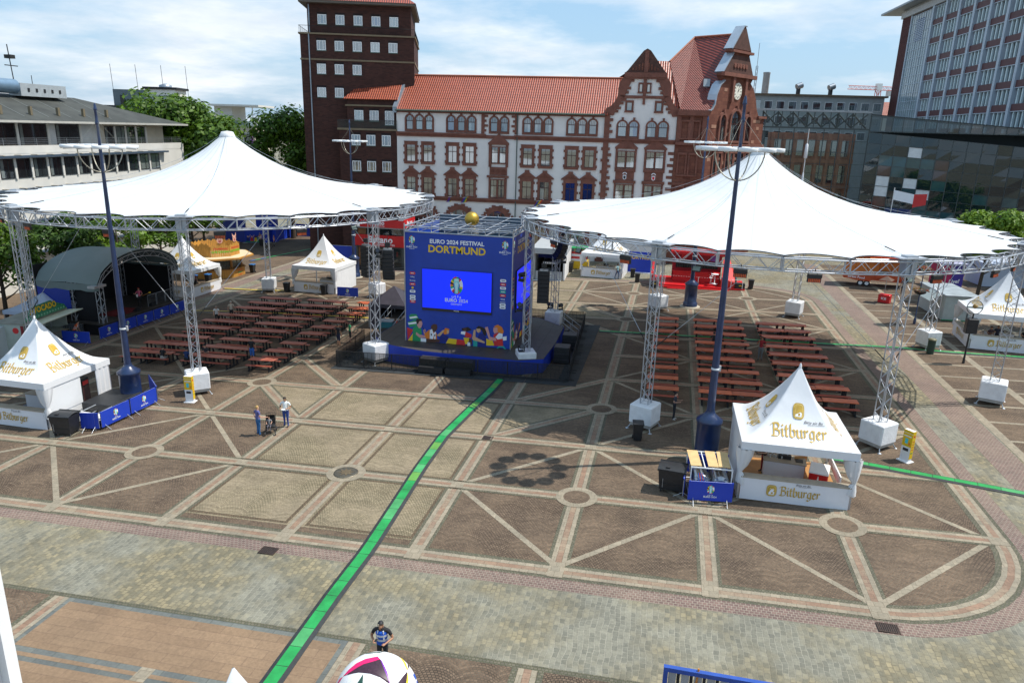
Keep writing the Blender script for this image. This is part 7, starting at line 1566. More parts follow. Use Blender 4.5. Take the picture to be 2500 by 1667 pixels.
q = tuple(E0[i]*.45+A_[i]*.17+P3[i]*.2+RP[i]*.18 for i in range(3)); nn_ = (Vector(A_)-Vector(E0)).cross(Vector(P3)-Vector(E0)).normalized(); nn_ = nn_ if nn_.z > 0 else -nn_; mb = MB(); mb.bx(-.4, .4, -.55, .55, .0, .16, M('rooflight', (.25, .28, .3), .3), Matrix.Translation(Vector(q)) @ nn_.to_track_quat('Z', 'Y').to_matrix().to_4x4()); mb.build('rooflight', SW)
mb = MB(); mb.box((SM(14.2, 0, -3)[0], SM(14.2, 0, -3)[1], 9.4), (3.4, 6, 19.4), stone, thg-pi/2); mb.build('side_wall', SW)

# ------------------------------------------------------------------ brick tower block and its annex
brick = wall_mat('brown_brick', (.085, .034, .026), (.05, .022, .018), (.06, .035, .028), .5, .16, .012, dirt=.25); brick2 = wall_mat('lintel_brick', (.03, .02, .02), (.02, .014, .014), (.03, .02, .02), .12, .3, .01)
BT = thing('brick_tower', 'dark brown brick tower block with white windows and tiled roof, left of the town hall', 'tower', (-28, 66.5, 0), radians(17.5))
mb = MB(); mb.bx(-7.65, 7.35, 0, 15, -.9, 28.25, brick); mb.bx(-6.7, 6.95, .6, 14.4, 28.25, 32.1, brick); mb.build('wall', BT)
sandc = M('sand_cornice', (.20, .15, .09), .8); mb = MB(); mb.bx(-7.85, 7.55, -.2, 15.2, 28.251, 28.45, sandc); mb.bx(-7.75, 7.45, -.1, 15.1, 25.05, 25.25, sandc); mb.build('cornice', BT)
mb = MB(); mb.bx(-7.6, 7.55, -.5, 15.3, 32.101, 32.4, M('eave_dark', (.12, .10, .08), .7)); mb.add([(-7.7, -.6, 32.4), (7.65, -.6, 32.4), (7.65, 15.4, 32.4), (-7.7, 15.4, 32.4), (-1.5, 7.4, 37), (1.5, 7.4, 37)], [(0, 1, 5, 4), (1, 2, 5), (2, 3, 4, 5), (3, 0, 4)], tiles); mb.build('roof', BT)
mb = MB(); mb.tube((-7.75, -.12, 29.3), (7.45, -.12, 29.3), .03, blackm, 5)
for k in range(64): mb.tube((-7.75+15.2*k/63, -.12, 28.45), (-7.75+15.2*k/63, -.12, 29.3), .014, blackm, 4)
for x in (-7.75, 7.45):
    mb.tube((x, -.12, 29.3), (x, 15, 29.3), .03, blackm, 5)
    for k in range(30): mb.tube((x, -.1+15*k/29, 28.45), (x, -.1+15*k/29, 29.3), .014, blackm, 4)
mb.build('balcony_rail', BT)
mb = MB(); mb.tube((-6.45, .5, 32), (-6.45, .45, 28.5), .09, zinc, 8); mb.tube((-6.5, -.12, 28.3), (-6.5, -.12, 0), .09, zinc, 8); mb.build('drainpipe', BT)
def white_window(u0, u1, z0, z1, parent, dy=0.):
    mp = lambda u, v, w: (u, dy-w, v); o = MB(); f = .1
    for a, b, c, d in ((u0, u1, z0, z0+f), (u0, u1, z1-f, z1), (u0, u0+f, z0+f, z1-f), (u1-f, u1, z0+f, z1-f), (u0+(u1-u0)*.3-.04, u0+(u1-u0)*.3+.04, z0+f, z1-f), (u0+(u1-u0)*.7-.04, u0+(u1-u0)*.7+.04, z0+f, z1-f)): o.prism([(a, c), (b, c), (b, d), (a, d)], .0, .07, mp, white)
    o.prism([(u0-.08, z1+.002), (u1+.08, z1+.002), (u1+.08, z1+.28), (u0-.08, z1+.28)], -.02, .015, mp, brick2); o.prism([(u0-.06, z0-.1), (u1+.06, z0-.1), (u1+.06, z0-.002), (u0-.06, z0-.002)], 0, .1, mp, M('sill_green', (.10, .14, .11), .6))
    w = o.build('window', parent); g = MB(); g.flat([(u0+f, z0+f), (u1-f, z0+f), (u1-f, z1-f), (u0+f, z1-f)], .02, mp, wr.choices(gdark, (4, 4, 2, 1))[0]); g.build('pane', w)
for u in (-5.4, -3.05, -.68, 1.68, 4.05): white_window(u+.05, u+1.2, 29.6, 30.8, BT, .6); white_window(u-.1, u+1.08, 26.3, 27.52, BT)
for u in (-5.6, -3.25, -.88): white_window(u, u+1.16, 23.35, 24.6, BT)
for u in (-5.7, -3.35): white_window(u, u+1.16, 20.38, 21.6, BT)
AN = thing('brick_annex', 'brown brick annex with balcony and red hipped roof between tower and town hall', 'house', (-22.3, 65.13, 0), radians(8))
mb = MB(); mb.bx(-7.9, .1, 0, 8, -.8, 16.2, brick); mb.bx(-6.9, .1, .7, 8, 16.2, 20.2, brick); mb.build('wall', AN)
mb = MB(); mb.bx(-8.1, .1, -.15, 8, 16.201, 16.45, sandc); mb.bx(-7.1, .1, .5, 8, 19.3, 19.5, sandc); mb.build('cornice', AN)
mb = MB(); slab(mb, [(-7.3, .3, 20.25), (.1, .3, 20.25), (.1, 4.8, 23.6), (-4.4, 4.8, 23.6)], tiles); slab(mb, [(-7.3, 8.5, 20.25), (-7.3, .3, 20.25), (-4.4, 4.8, 23.6), (-4.4, 4.8, 23.6)], tilesd); mb.build('roof', AN)
mb = MB(); mb.tube((-8.0, -.1, 17.5), (.1, -.1, 17.5), .04, blackm, 5)
for k in range(58): mb.tube((-8.0+8.1*k/57, -.1, 16.45), (-8.0+8.1*k/57, -.1, 17.5), .018, MATS['pipe_green'], 4)
mb.build('balcony_rail', AN)
for u in (-5.9, -3.8, -1.7): white_window(u, u+1.22, 17.45 if u < -2 else 16.95, 18.78, AN, .7)
for u in (-6.2, -4.13, -2.02): white_window(u, u+1.2, 14.24, 15.62, AN); white_window(u, u+1.2, 10.82, 12.17, AN); white_window(u, u+1.2, 7.4, 8.75, AN)
# ------------------------------------------------------------------ glass hall, high-rise, left office block, far buildings
gr = random.Random(21)
steelg = M('mullion_grey', (.07, .085, .085), .5, .3); gclear = glass_mat('curtain_glass_clear', (.02, .03, .03), .80); gdk = glass_mat('curtain_glass_dark', (.012, .032, .036), .25)
GB = thing('glass_hall', 'glass hall with exposed truss top floor, showing red stone behind its panes', 'glass building', (27.2, 87.3, 0), math.atan2(3.4, 15.3)); GLn = 15.7; stl = wall_mat('red_stone_brightened', (.55, .24, .14), (.42, .17, .105), (.3, .13, .09), .9, .42, .012, dirt=.3); stl2 = M('red_stone_trim_brightened', (.52, .22, .13), .85, var=.25)  # inner stone is a brightened copy, its colour offsetting the shade behind glass
def curtain(t, L_, z0, z1, nx, nz, mat, jit=.0, ztop=None, name='glazing', col=None):
    mb = MB()
    zt = lambda u: z1 if ztop is None else z1+(ztop-z1)*u/L_
    for i in range(nx):
        for k in range(nz):
            u0, u1 = L_*i/nx, L_*(i+1)/nx; q = lambda u, f: (u, gr.uniform(-jit, jit), z0+(zt(u)-z0)*f)
            mb.add([q(u0, k/nz), q(u1, k/nz), q(u1, (k+1)/nz), q(u0, (k+1)/nz)], [(0, 1, 2, 3)], mat if col is None else col(i, k))
    mb.build(name, t); mb = MB()
    for i in range(nx+1): u = L_*i/nx; mb.bx(u-.05, u+.05, -.10, .02, z0, zt(u), steelg)
    for k in range(nz+1):
        for i in range(nx): u0, u1 = L_*i/nx, L_*(i+1)/nx; mb.tube((u0, -.05, z0+(zt(u0)-z0)*k/nz), (u1, -.05, z0+(zt(u1)-z0)*k/nz), .04, steelg, 4)
    mb.build('mullion', t)
curtain(GB, GLn, -.3, 18.2, 7, 11, gclear, .012); curtain(GB, GLn, 18.35, 20.6, 13, 1, gclear, .02, name='truss_glazing')
mb = MB(); mb.bx(-1.5, GLn, -.25, .6, 20.603, 20.85, M('glass_hall_roof', (.35, .37, .38), .5)); mb.bx(-1.5, GLn, -.22, .3, 18.2, 18.4, steelg); mb.build('roof', GB)
mb = MB()
for i in range(7):
    u0, u1 = GLn*i/7, GLn*(i+1)/7
    for y in (1.2,): mb.tube((u0, y, 18.45), (u1, y, 20.5), .12, steelg, 6); mb.tube((u0, y, 20.5), (u1, y, 18.45), .12, steelg, 6); mb.tube((u0, y, 18.4), (u0, y, 20.6), .12, steelg, 6)
mb.build('truss', GB)
mb = MB(); mb.bx(2.2, GLn-.2, 3.6, 4.4, -.3, 17.6, stl); mb.bx(-.5, 1.6, 3.8, 4.4, -.3, 17.6, M('hall_shaft', (.08, .11, .12), .5))
for z in (4.2, 9.3, 13.2): mb.bx(2.2, GLn-.2, 3.35, 3.6, z, z+.6, stl2)
for i in range(8): u = 2.5+1.75*i; mb.bx(u, u+.45, 3.38, 3.6, 0, 17.5, stl2)
mb.build('inner_wall', GB); mb = MB()
for i in range(7):
    u = 3.05+1.75*i
    for z0, z1 in ((.6, 3.6), (5.4, 8.6), (10.2, 12.8), (14.2, 16.6)): mb.bx(u, u+1.0, 3.55, 3.59, z0, z1, gdark[0]); mb.bx(u+.05, u+.95, 3.52, 3.545, z0, z0+(z1-z0)*.45, gdark[1])
mb.build('inner_window', GB)
GB2 = thing('dark_glass_block', 'dark glass curtain wall block with painted reflection patches, in front of the right high-rise', 'glass building', (42.6, 90.75, 0), math.atan2(-3.9, 19.0)); GL2 = 26.
panels = [gdk, gdk, gdk, M('pane_teal', (.03, .09, .10), .06, spec=.9), M('pane_white_reflection', (.72, .75, .75), .2), M('pane_blue_reflection', (.02, .05, .16), .08, spec=.9), M('pane_brown_reflection', (.08, .05, .045), .08, spec=.9)]  # white, blue and brown panes paint reflected surroundings into the glass colour
lay = {(1, 6): 4, (1, 7): 4, (3, 7): 4, (4, 6): 4, (2, 7): 1, (2, 4): 5, (3, 4): 5, (2, 3): 5, (4, 3): 4, (1, 9): 3, (1, 8): 6, (2, 8): 3, (3, 10): 4, (5, 8): 6, (5, 9): 6, (1, 5): 6, (2, 9): 3}
curtain(GB2, GL2, -.3, 17.9, 14, 12, gdk, .02, 15.9, col=lambda i, k: panels[lay[(i, k)]] if (i, k) in lay else panels[0 if gr.random() < .8 else 3])
curtain(GB2, GL2, 18.0, 20.4, 18, 1, gdk, .02, 18.3, name='top_glazing')
mb = MB(); mb.add([(0, -.15, 20.4), (GL2, -.15, 18.3), (GL2, 9, 18.3), (0, 9, 20.4), (0, -.15, 20.5), (GL2, -.15, 18.4), (GL2, 9, 18.4), (0, 9, 20.5)], [(3, 2, 1, 0), (4, 5, 6, 7), (0, 1, 5, 4), (1, 2, 6, 5), (3, 0, 4, 7)], M('roof_black', (.03, .035, .035), .5)); mb.build('roof', GB2)
mb = MB(); mb.bx(.2, GL2, 3, 9, -.3, 18.2, M('inner_dark', (.02, .028, .03), .8)); mb.build('inner_wall', GB2)
t = thing('flag_pole', 'white flagpole with furled white flag in front of the glass hall', 'flagpole', at(33.0, 84.0)); mb = MB(); mb.lathe([(.09, 0), (.05, 17.2)], white, 8); mb.build('pole', t); mb = MB(); mb.lathe([(.05, 5), (.22, 6), (.17, 9.5), (.12, 11), (.05, 11.2)], wht, 8); mb.lathe([(.05, 13), (.25, 13.2), (.2, 15), (.05, 15.2)], wht, 8); mb.build('flag', t)
t = thing('red_white_flag', 'red and white flag in front of the dark glass block', 'flag', (44.5, 80, 9.0), .1); mb = MB(); mb.add([(0, 0, 0), (2.6, -.2, -.5), (2.6, -.2, .8), (0, 0, 1.3)], [(0, 1, 2, 3)], wht); mb.add([(2.6, -.2, -1.0), (4.4, 0, -.6), (4.4, 0, .9), (2.6, -.2, .8)], [(0, 1, 2, 3)], redp); mb.build('cloth', t); mb = MB(); mb.tube((0, 0, -9), (0, 0, 1.6), .06, white); mb.build('pole', t)

# high-rise on the right
HR = thing('high_rise', 'tall office block with pale blue piers and dark red spandrels at the right', 'high-rise', (63.5, 143.6, 0), radians(-86.7))
pier = M('pier_pale_blue', (.40, .47, .55), .5, var=.06); span = M('spandrel_maroon', (.085, .025, .028), .6, var=.12); hbrick = wall_mat('maroon_brick', (.10, .033, .032), (.075, .026, .026), (.05, .02, .02), .6, .2, .01)
mb = MB(); mb.bx(-19.0, -13.4, 0, 14, -1, 43.4, hbrick); mb.bx(-13.4, 70, .45, 14, -1, 43.4, span); mb.build('wall', HR)
mb = MB(); mb.bx(-19.3, 70, -.35, 14.5, 43.4, 44.6, M('attic_grey', (.42, .43, .44), .6)); mb.bx(-27, 70, -2.6, 15, 45.2, 45.6, M('eave_grey', (.30, .34, .38), .6)); mb.bx(-18, 69, 1, 13, 45.6, 50, M('penthouse_blue', (.22, .26, .33), .6)); mb.bx(-16, -13, .99, 1.2, 46.5, 49, gdark[0]); mb.bx(-19.3, 70, .2, 14.5, 44.61, 45.19, M('attic_grey', (.42, .43, .44), .6)); mb.build('roof', HR)
mb = MB(); nb = 11
for i in range(nb): u = -.4+6.62*i; mb.bx(u-.42, u+.42, -.3, .44, -1, 43.39, pier)
mb.bx(-13.4, -12.9, -.1, .44, -1, 43.39, pier); mb.build('pier', HR)
mb = MB(); sg_ = M('stair_glass', (.25, .33, .36), .12, var=.3, scale=.15, spec=.8)
mb.bx(-12.9, -1.0, .1, .44, -1, 43, sg_); mb.bx(-9.8, -5.2, .06, .099, 37.5, 42, M('stair_louvre', (.06, .10, .20), .5)); mb.build('stair_glazing', HR); mb = MB()
for k in range(26): z = 43-1.78*k; mb.bx(-12.9, -1.0, .0, .06, z-.05, z+.05, pier)
for k in range(10): u = -12.9+1.32*k; mb.bx(u-(.10 if k % 3 == 0 else .05), u+(.10 if k % 3 == 0 else .05), -.03, .055, -1, 43, pier)
for k in range(12): mb.bx(-9.8, -5.2, .02, .05, 37.6+.36*k, 37.75+.36*k, pier)
mb.build('stair_mullion', HR)
fins = M('fin_aqua', (.52, .64, .68), .4, var=.08)
for i in range(7):
    u0, u1 = -.4+6.62*i+.43, -.4+6.62*(i+1)-.43
    for k in range(8):
        zb = 43.2-3.56*(k+1); z0, z1 = zb+1.05, zb+3.4; o = MB(); n = 4
        o.bx(u0, u1, -.06, .44, z1+.0, z1+.12, pier); o.bx(u0, u1, -.02, .44, z0-1.1, z0, span)
        for j in range(n): c = u0+(u1-u0)*(j+.65)/n; o.bx(c-.18, c+.18, .10, .40, z0+.02, z1-.002, fins); o.bx(c-.48, c-.185, .36, .42, z0+.02, z1-.002, M('fin_teal_dark', (.07, .15, .18), .3))
        w = o.build('window', HR); g = MB(); g.bx(u0, u1, .425, .435, z0, z1, gdark[0]); g.build('pane', w)

# white office block on the left
LB = thing('office_block', 'white office block with strip windows, terrace and grey roof on the left', 'office building', (-53.0, 35, 0), radians(93.3)); W_c = M('office_white', (.62, .60, .55), .8, var=.08, scale=.5); W_t = M('office_travertine', (.46, .41, .32), .8, var=.12, scale=.8)
mb = MB(); mb.bx(-30, 29.6, 0, 16, -2.5, 12.95, W_c); mb.bx(-30, 14.5, 1.2, 16, 12.95, 16.2, M('office_grey_white', (.52, .53, .52), .8)); mb.bx(14.5, 27.0, 1.2, 16, 12.951, 16.2, W_t); mb.bx(-30, 29.6, -.02, .25, 12.951, 13.75, W_c); mb.bx(29.3, 29.6, .25, 16, 12.951, 13.75, W_c); mb.build('wall', LB)
roofg = M('slate_grey_roof', (.045, .048, .042), .8, var=.35, scale=.5); mb = MB(); slab(mb, [(-30, -.3, 16.3), (30.5, -.3, 16.3), (18.5, 7.5, 19.2), (-30, 7.5, 19.2)], roofg, .2); slab(mb, [(30.5, -.3, 16.3), (30.5, 16.5, 16.3), (18.5, 8.5, 19.2), (18.5, 7.5, 19.2)], roofg, .2)
mb.bx(-30, 30.6, -.45, -.25, 16.1, 16.33, M('office_fascia', (.45, .44, .40), .6)); mb.build('roof', LB)
for k in range(12): pass
mb = MB()
for k in range(14): u = -28+3.4*k; mb.add([(u, .8, 16.75), (u+.1, .8, 16.75), (u+1.2, 7, 19.05), (u+1.1, 7, 19.05)], [(0, 1, 2, 3)], M('roof_seam', (.16, .18, .17), .6))
for k in range(6): mb.bx(-4+4*k, -3.7+4*k, 1.2, 1.5, 16.9, 17.8, M('vent_brown', (.16, .13, .08), .7))
mb.build('roof_vent', LB)
awn = M('shade_blue_grey', (.06, .09, .13), .5, .2)
mb = MB()
for z, u1 in ((12.55, 25.0), (9.15, 29), (5.8, 29), (2.4, 29)): mb.bx(-30, u1, -.75, -.1, z, z+.22, awn); [mb.bx(-29+2.2*k, -28.8+2.2*k, -.8, -.0, z+.23, z+.30, W_t) for k in range(int((u1+29)/2.2))]
mb.build('sunshade', LB)
def off_window(u0, u1, z0, z1, y):
    o = MB(); f = .07
    for a, b, c, d in ((u0, u1, z0, z0+f), (u0, u1, z1-f, z1), (u0, u0+f, z0+f, z1-f), (u1-f, u1, z0+f, z1-f), ((u0+u1)/2+.15, (u0+u1)/2+.22, z0+f, z1-f)): o.bx(a, b, y-.07, y-.01, c, d, black)
    o.bx(u1+.02, u1+.30, y-.16, y, z0-.05, z1+.05, W_c); w = o.build('window', LB); g = MB(); m_ = wr.choices(gdark, (5, 3, 2, 0))[0]; g.bx(u0+f, u1-f, y-.03, y-.012, z0+f, z1-f, m_)
    if wr.random() < .5: g.bx(u0+f, u0+.5, y-.035, y-.031, z0+f, z1-f, gdark[2])
    g.build('pane', w)
for k in range(17):
    u = -13.6+2.22*k; off_window(u, u+1.75, 10.45, 12.45, 0)
    if k < 16: off_window(u, u+1.75, 7.05, 9.05, 0); off_window(u, u+1.75, 3.7, 5.7, 0)
for k in range(4): off_window(15.2+2.05*k, 16.8+2.05*k, 13.5, 15.85, 1.2)
for u, w_ in ((-12, 4.5), (-7, 4.5), (-2, 3.5), (2, 3.8), (7.2, 3.6)): off_window(u, u+w_, 13.4, 16.0, 1.2)
mb = MB()
for z in (13.95, 14.12, 14.3, 14.5): mb.tube((-30, .1, z), (29.4, .1, z), .02, steel, 4)
for k in range(28): mb.tube((-30+2.2*k, .1, 13.75), (-30+2.2*k, .1, 14.5), .02, steel, 4)
mb.build('terrace_rail', LB)
mb = MB(); mb.tube((4, 6.4, 20.0), (8, 6.4, 20.0), .8, M('duct_blue_grey', (.20, .30, .40), .4, .5), 16); mb.bx(8, 15, 5.6, 7.2, 19.0, 20.4, M('plant_grey', (.42, .46, .48), .5, .3)); mb.bx(-20, 3, 6, 8, 19.3, 19.8, roofg)
for k in range(5): mb.bx(9+1.2*k, 9.3+1.2*k, 5.55, 5.59, 19.5, 19.9, black)
mb.build('roof_plant', LB)
mb = MB(); mb.tube((8.4, 6.6, 19.5), (8.1, 6.6, 24.5), .06, blackm, 6); mb.bx(7.4, 9.2, 6.55, 6.65, 22.2, 22.3, blackm); mb.bx(7.9, 8.6, 6.2, 7.0, 23.0, 23.4, blackm); mb.tube((11, 6.6, 20.4), (11, 6.6, 21.4), .04, blackm, 5); mb.build('antenna', LB)
def bgblock(name, lab, x, y, rz, w, d, h, wall, roofc, rows, cols, z0=0, extra=None, over=.6):
    t = thing(name, lab, 'building', (x, y, 0), rz); mb = MB(); mb.bx(-w/2, w/2, 0, d, -2, h, wall); mb.build('wall', t); mb = MB(); mb.bx(-w/2-over, w/2+over, -over, d+over, h+.003, h+.4, roofc); mb.build('roof', t)
    for r in range(rows):
        for c in range(cols):
            u = -w/2+w*(c+.2)/cols; ww = w/cols*.6; z = h-1.2-r*3.3; o = MB(); o.bx(u-.08, u+ww+.08, -.07, -.002, z-1.8, z, white); wd = o.build('window', t); g = MB(); g.bx(u, u+ww, -.09, -.072, z-1.7, z-.1, gdark[0]); g.build('pane', wd)
    return t
t = bgblock('flat_roofed_block', 'pale block with dark attic and rooftop hut behind the left office block', -86, 88, .25, 26, 14, 17.6, W_c, M('eave_white', (.5, .52, .52), .6), 2, 9)
mb = MB(); mb.bx(-9, 6, 1, 9, 18.0, 19.2, black); mb.bx(0, 5.6, 1.5, 7, 19.2, 22, M('hut_slate', (.10, .13, .15), .6)); mb.bx(5.6, 11, 2, 7, 19.2, 22.2, W_c); mb.bx(5.2, 11.4, 1.8, 7.4, 22.2, 22.6, blackm); mb.lathe([(1.1, 22.6), (1.1, 23.0), (.2, 23.3)], zinc, 14, (8.5, 4, 0)); mb.bx(1.2, 2, 1.45, 1.5, 19.3, 21, black); mb.bx(6.2, 10.6, 1.95, 2.0, 19.6, 21.2, gdark[0]); mb.build('rooftop_hut', t); mb = MB()
for x in (-.5, 4, 8.6, 13): mb.tube((x, 3, 19), (x-.2, 3, 26.4), .04, blackm, 4)
mb.build('antenna', t)
t = bgblock('terrace_house', 'slim cream house with an open roof terrace behind the left trees', -82, 120, .2, 9, 10, 15.8, W_t, M('terrace_slab', (.45, .45, .42), .7), 1, 3, over=.1); mb = MB(); mb.bx(-4.5, -.5, 1, 9, 16.2, 20.2, W_c); mb.bx(-5.2, 6.0, -.6, 10, 20.2, 20.6, W_c); mb.bx(4.2, 4.4, .2, .4, 16.2, 20.2, white); mb.bx(-4.5, 4.4, .1, .15, 16.2, 17.2, glass_mat('rail_glass', (.1, .14, .15), .7)); mb.bx(3.7, 4.1, -.3, -.1, 12, 14.5, M('sign_violet', (.2, .05, .3), .5)); mb.build('roof_terrace', t)
bgblock('slate_building', 'low grey green building far behind the left trees', -82, 175, .2, 26, 10, 15.6, M('slate_wall', (.12, .16, .16), .7), M('slate_roof', (.10, .13, .13), .7), 2, 7)
bgblock('rear_office', 'long low office with brown roof and window strip behind the clock wing', 43, 158, .15, 36, 14, 26.3, M('rear_office_wall', (.35, .37, .37), .7), M('brown_roof', (.16, .11, .07), .8), 3, 13)
t = thing('chimney_stack', 'grey steel chimney behind the clock wing', 'chimney', (34.5, 165, 0)); mb = MB(); mb.lathe([(.9, 0), (.8, 31.5), (.85, 31.6), (.85, 32)], M('chimney_grey', (.35, .36, .36), .5), 14); mb.build('flue', t); mb = MB(); mb.lathe([(1.0, 0), (1.0, .5), (.9, .6)], concrete, 14); mb.build('base', t)
t = thing('radio_mast', 'thin lattice radio mast right of the clock gable', 'mast', (29.6, 137.5, 0)); mb = MB(); truss_tower(mb, 0, 0, 0, 31, .35, 30, 0, .05, .03, M('mast_grey', (.3, .3, .32), .5)); mb.build('lattice', t); mb = MB(); mb.tube((0, 0, 31), (0, 0, 35.5), .05, M('mast_grey', (.3, .3, .32), .5)); mb.build('antenna', t)
for i, (x, y) in enumerate(((41.5, 160), (49, 162))):
    t = thing('roof_ventilator', 'grey rooftop ventilator on the brown roofed office, %s' % ('left' if i == 0 else 'right'), 'ventilator', (x, y, 26.7), .4); mb = MB(); mb.tube((0, 0, 0), (0, 0, 1.4), .5, black, 12); mb.build('neck', t); mb = MB(); mb.tube((-.5, 0, 1.7), (.8, 0, 2.2), .7, zinc, 12); mb.build('hood', t)
t = thing('red_roof_house', 'house with an orange red roof between the glass hall and the high-rise', 'house', (75, 222, 0), .1); mb = MB(); mb.bx(-8, 8, 0, 10, -2, 24, W_c); mb.build('wall', t); mb = MB(); slab(mb, [(-8.5, -.5, 24), (8.5, -.5, 24), (8.5, 5, 28.5), (-4, 5, 28.5)], tiles); mb.build('roof', t)
t = thing('tower_crane', 'red tower crane far behind the glass hall', 'crane', (94, 311, 0), .3); cr = M('crane_red', (.55, .10, .07), .5); mb = MB(); truss_tower(mb, 0, 0, 0, 37, 1.6, 18, 0, .14, .08, cr); mb.build('mast', t); mb = MB()
for y in (-.6, .6): mb.tube((-13, y, 37), (14, y, 37), .13, cr, 5)
mb.tube((-13, 0, 38.4), (14, 0, 38.4), .13, cr, 5)
for k in range(27): mb.tube((-13+k, -.6 if k % 2 else .6, 37), (-12+k, 0, 38.4), .06, cr, 4); mb.tube((-12+k, .6 if k % 2 else -.6, 37), (-13+k, 0, 38.4), .06, cr, 4)
mb.bx(4, 7, -.8, .8, 34.8, 36.8, M('crane_weight', (.5, .5, .5), .6)); mb.bx(-1, 1, -1, 1, 36.9, 39.5, white); mb.build('jib', t)

# ------------------------------------------------------------------ trees
bark = M('bark_brown', (.07, .05, .035), .9, var=.3, scale=4, bump=.4)
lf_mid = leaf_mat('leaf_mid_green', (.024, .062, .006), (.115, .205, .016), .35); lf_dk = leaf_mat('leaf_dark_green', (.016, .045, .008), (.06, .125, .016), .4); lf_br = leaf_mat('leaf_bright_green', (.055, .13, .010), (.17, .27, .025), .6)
def crown_mesh(rx, ry, rz, n, size, mat, seed, lobes=22, base=.0):
    r_ = random.Random(seed); mb = MB(); L_ = []
    for k in range(lobes):
        a = r_.uniform(0, 2*pi); z = r_.uniform(-.75, .95); q = sqrt(max(0.05, 1-z*z))*r_.uniform(.45, .85); L_.append((q*cos(a)*rx, q*sin(a)*ry, z*rz*.78, r_.uniform(.26, .46)))
    vs = []; fs = []
    for i in range(n):
        c = r_.choice(L_); u = Vector((r_.gauss(0, 1), r_.gauss(0, 1), r_.gauss(0, 1))).normalized(); rr = c[3]*(r_.random()**.35)*1.05
        p = Vector((c[0]+u.x*rr*rx, c[1]+u.y*rr*ry, c[2]+u.z*rr*rz*.9)); nn__ = (u+Vector((r_.uniform(-.7, .7), r_.uniform(-.7, .7), r_.uniform(0, .9)))).normalized()
        a = nn__.orthogonal().normalized(); b = nn__.cross(a); th = r_.uniform(0, 2*pi); a, b = a*cos(th)+b*sin(th), b*cos(th)-a*sin(th); s = size*r_.uniform(.6, 1.35); k = len(vs)
        vs += [p-a*s, p+b*s*.55+nn__*s*.12, p+a*s, p-b*s*.55-nn__*s*.1]; fs.append((k, k+1, k+2, k+3))
    mb.add(vs, fs, mat, False); return mb
def tree(x, y, z0, zc, rx, ry, rz, n, size, mat, seed, lab, tr=.3, group=None, lobes=22):
    t = thing('broadleaf_tree', lab, 'tree', (x, y, z0), 0, group); r_ = random.Random(seed)
    mb = MB(); h = zc-z0; mb.tube((0, 0, -.2), (.1, 0, h*.55), tr, bark, 10, tr*.7); mb.tube((.1, 0, h*.55), (0, .1, h+rz*.5), tr*.7, bark, 8, tr*.2)
    for k in range(9):
        a = k*2.4; z = h*.42+(h*.5)*k/9; q = r_.uniform(.45, .75); e = (q*rx*cos(a), q*ry*sin(a), z+rz*.45*r_.uniform(.5, 1.1)); m_ = (e[0]*.5, e[1]*.5, z+(e[2]-z)*.35); mb.tube((.05, 0, z*.93), m_, tr*.38, bark, 6, tr*.25); mb.tube(m_, e, tr*.25, bark, 6, tr*.06)
    mb.build('trunk', t); c = crown_mesh(rx, ry, rz, n, size, mat, seed, lobes).build('crown', t, (0, 0, h)); return t
gt = 'trees around the square'
tree(-62, 70.5, -2, 13.2, 9.2, 7.5, 8.4, 10500, .42, lf_mid, 1, 'large tree rising behind the right end of the white office block', .5, gt, 30)
tree(-53.5, 70.0, -2, 11.6, 7.6, 6.5, 6.6, 8000, .42, lf_mid, 2, 'full green tree behind the peak of the left canopy', .45, gt, 26)
tree(-45.6, 78.0, -1.5, 12.0, 7.4, 6.0, 7.0, 9500, .36, lf_mid, 3, 'rounded tree between the left canopy peak and the brick tower', .45, gt, 28)
tree(-54, 112, -1.5, 15.5, 5.5, 5.5, 6.0, 3500, .45, lf_dk, 4, 'darker tree partly hidden behind the brick tower', .4, gt)
tree(-84, 160, -1.5, 13.5, 8, 6, 6.0, 2500, .6, lf_dk, 5, 'distant tree beside the grey green building', .4, gt)
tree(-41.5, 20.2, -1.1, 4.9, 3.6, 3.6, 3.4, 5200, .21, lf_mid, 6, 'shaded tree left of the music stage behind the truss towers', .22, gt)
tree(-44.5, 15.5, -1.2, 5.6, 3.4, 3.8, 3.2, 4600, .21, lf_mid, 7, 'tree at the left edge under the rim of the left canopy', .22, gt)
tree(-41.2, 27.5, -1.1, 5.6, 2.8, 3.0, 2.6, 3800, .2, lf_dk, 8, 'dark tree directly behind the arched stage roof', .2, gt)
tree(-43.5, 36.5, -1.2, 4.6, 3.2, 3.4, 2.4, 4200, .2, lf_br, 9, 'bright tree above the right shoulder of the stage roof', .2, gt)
tree(-44.5, 44.5, -1.2, 4.6, 3.4, 3.6, 2.6, 4600, .21, lf_mid, 10, 'tree behind the white tent beside the grill hut', .2, gt)
tree(-47, 54.0, -1.2, 4.6, 3.4, 3.8, 2.8, 4600, .22, lf_mid, 11, 'tree behind the grill hut signs', .2, gt)
tree(-52, 63.5, -1.2, 4.4, 3.2, 3.6, 3.0, 3800, .24, lf_mid, 12, 'tree in front of the tall blue site fence', .2, gt)
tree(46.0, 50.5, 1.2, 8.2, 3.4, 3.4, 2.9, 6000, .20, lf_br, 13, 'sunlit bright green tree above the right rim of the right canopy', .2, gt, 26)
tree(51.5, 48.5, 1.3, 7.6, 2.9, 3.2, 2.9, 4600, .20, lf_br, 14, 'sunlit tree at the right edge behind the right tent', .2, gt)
tree(55.0, 58.0, 1.3, 6.6, 3.2, 3.4, 2.8, 4000, .22, lf_br, 15, 'yellow green tree at the far right edge below the glass block', .2, gt)
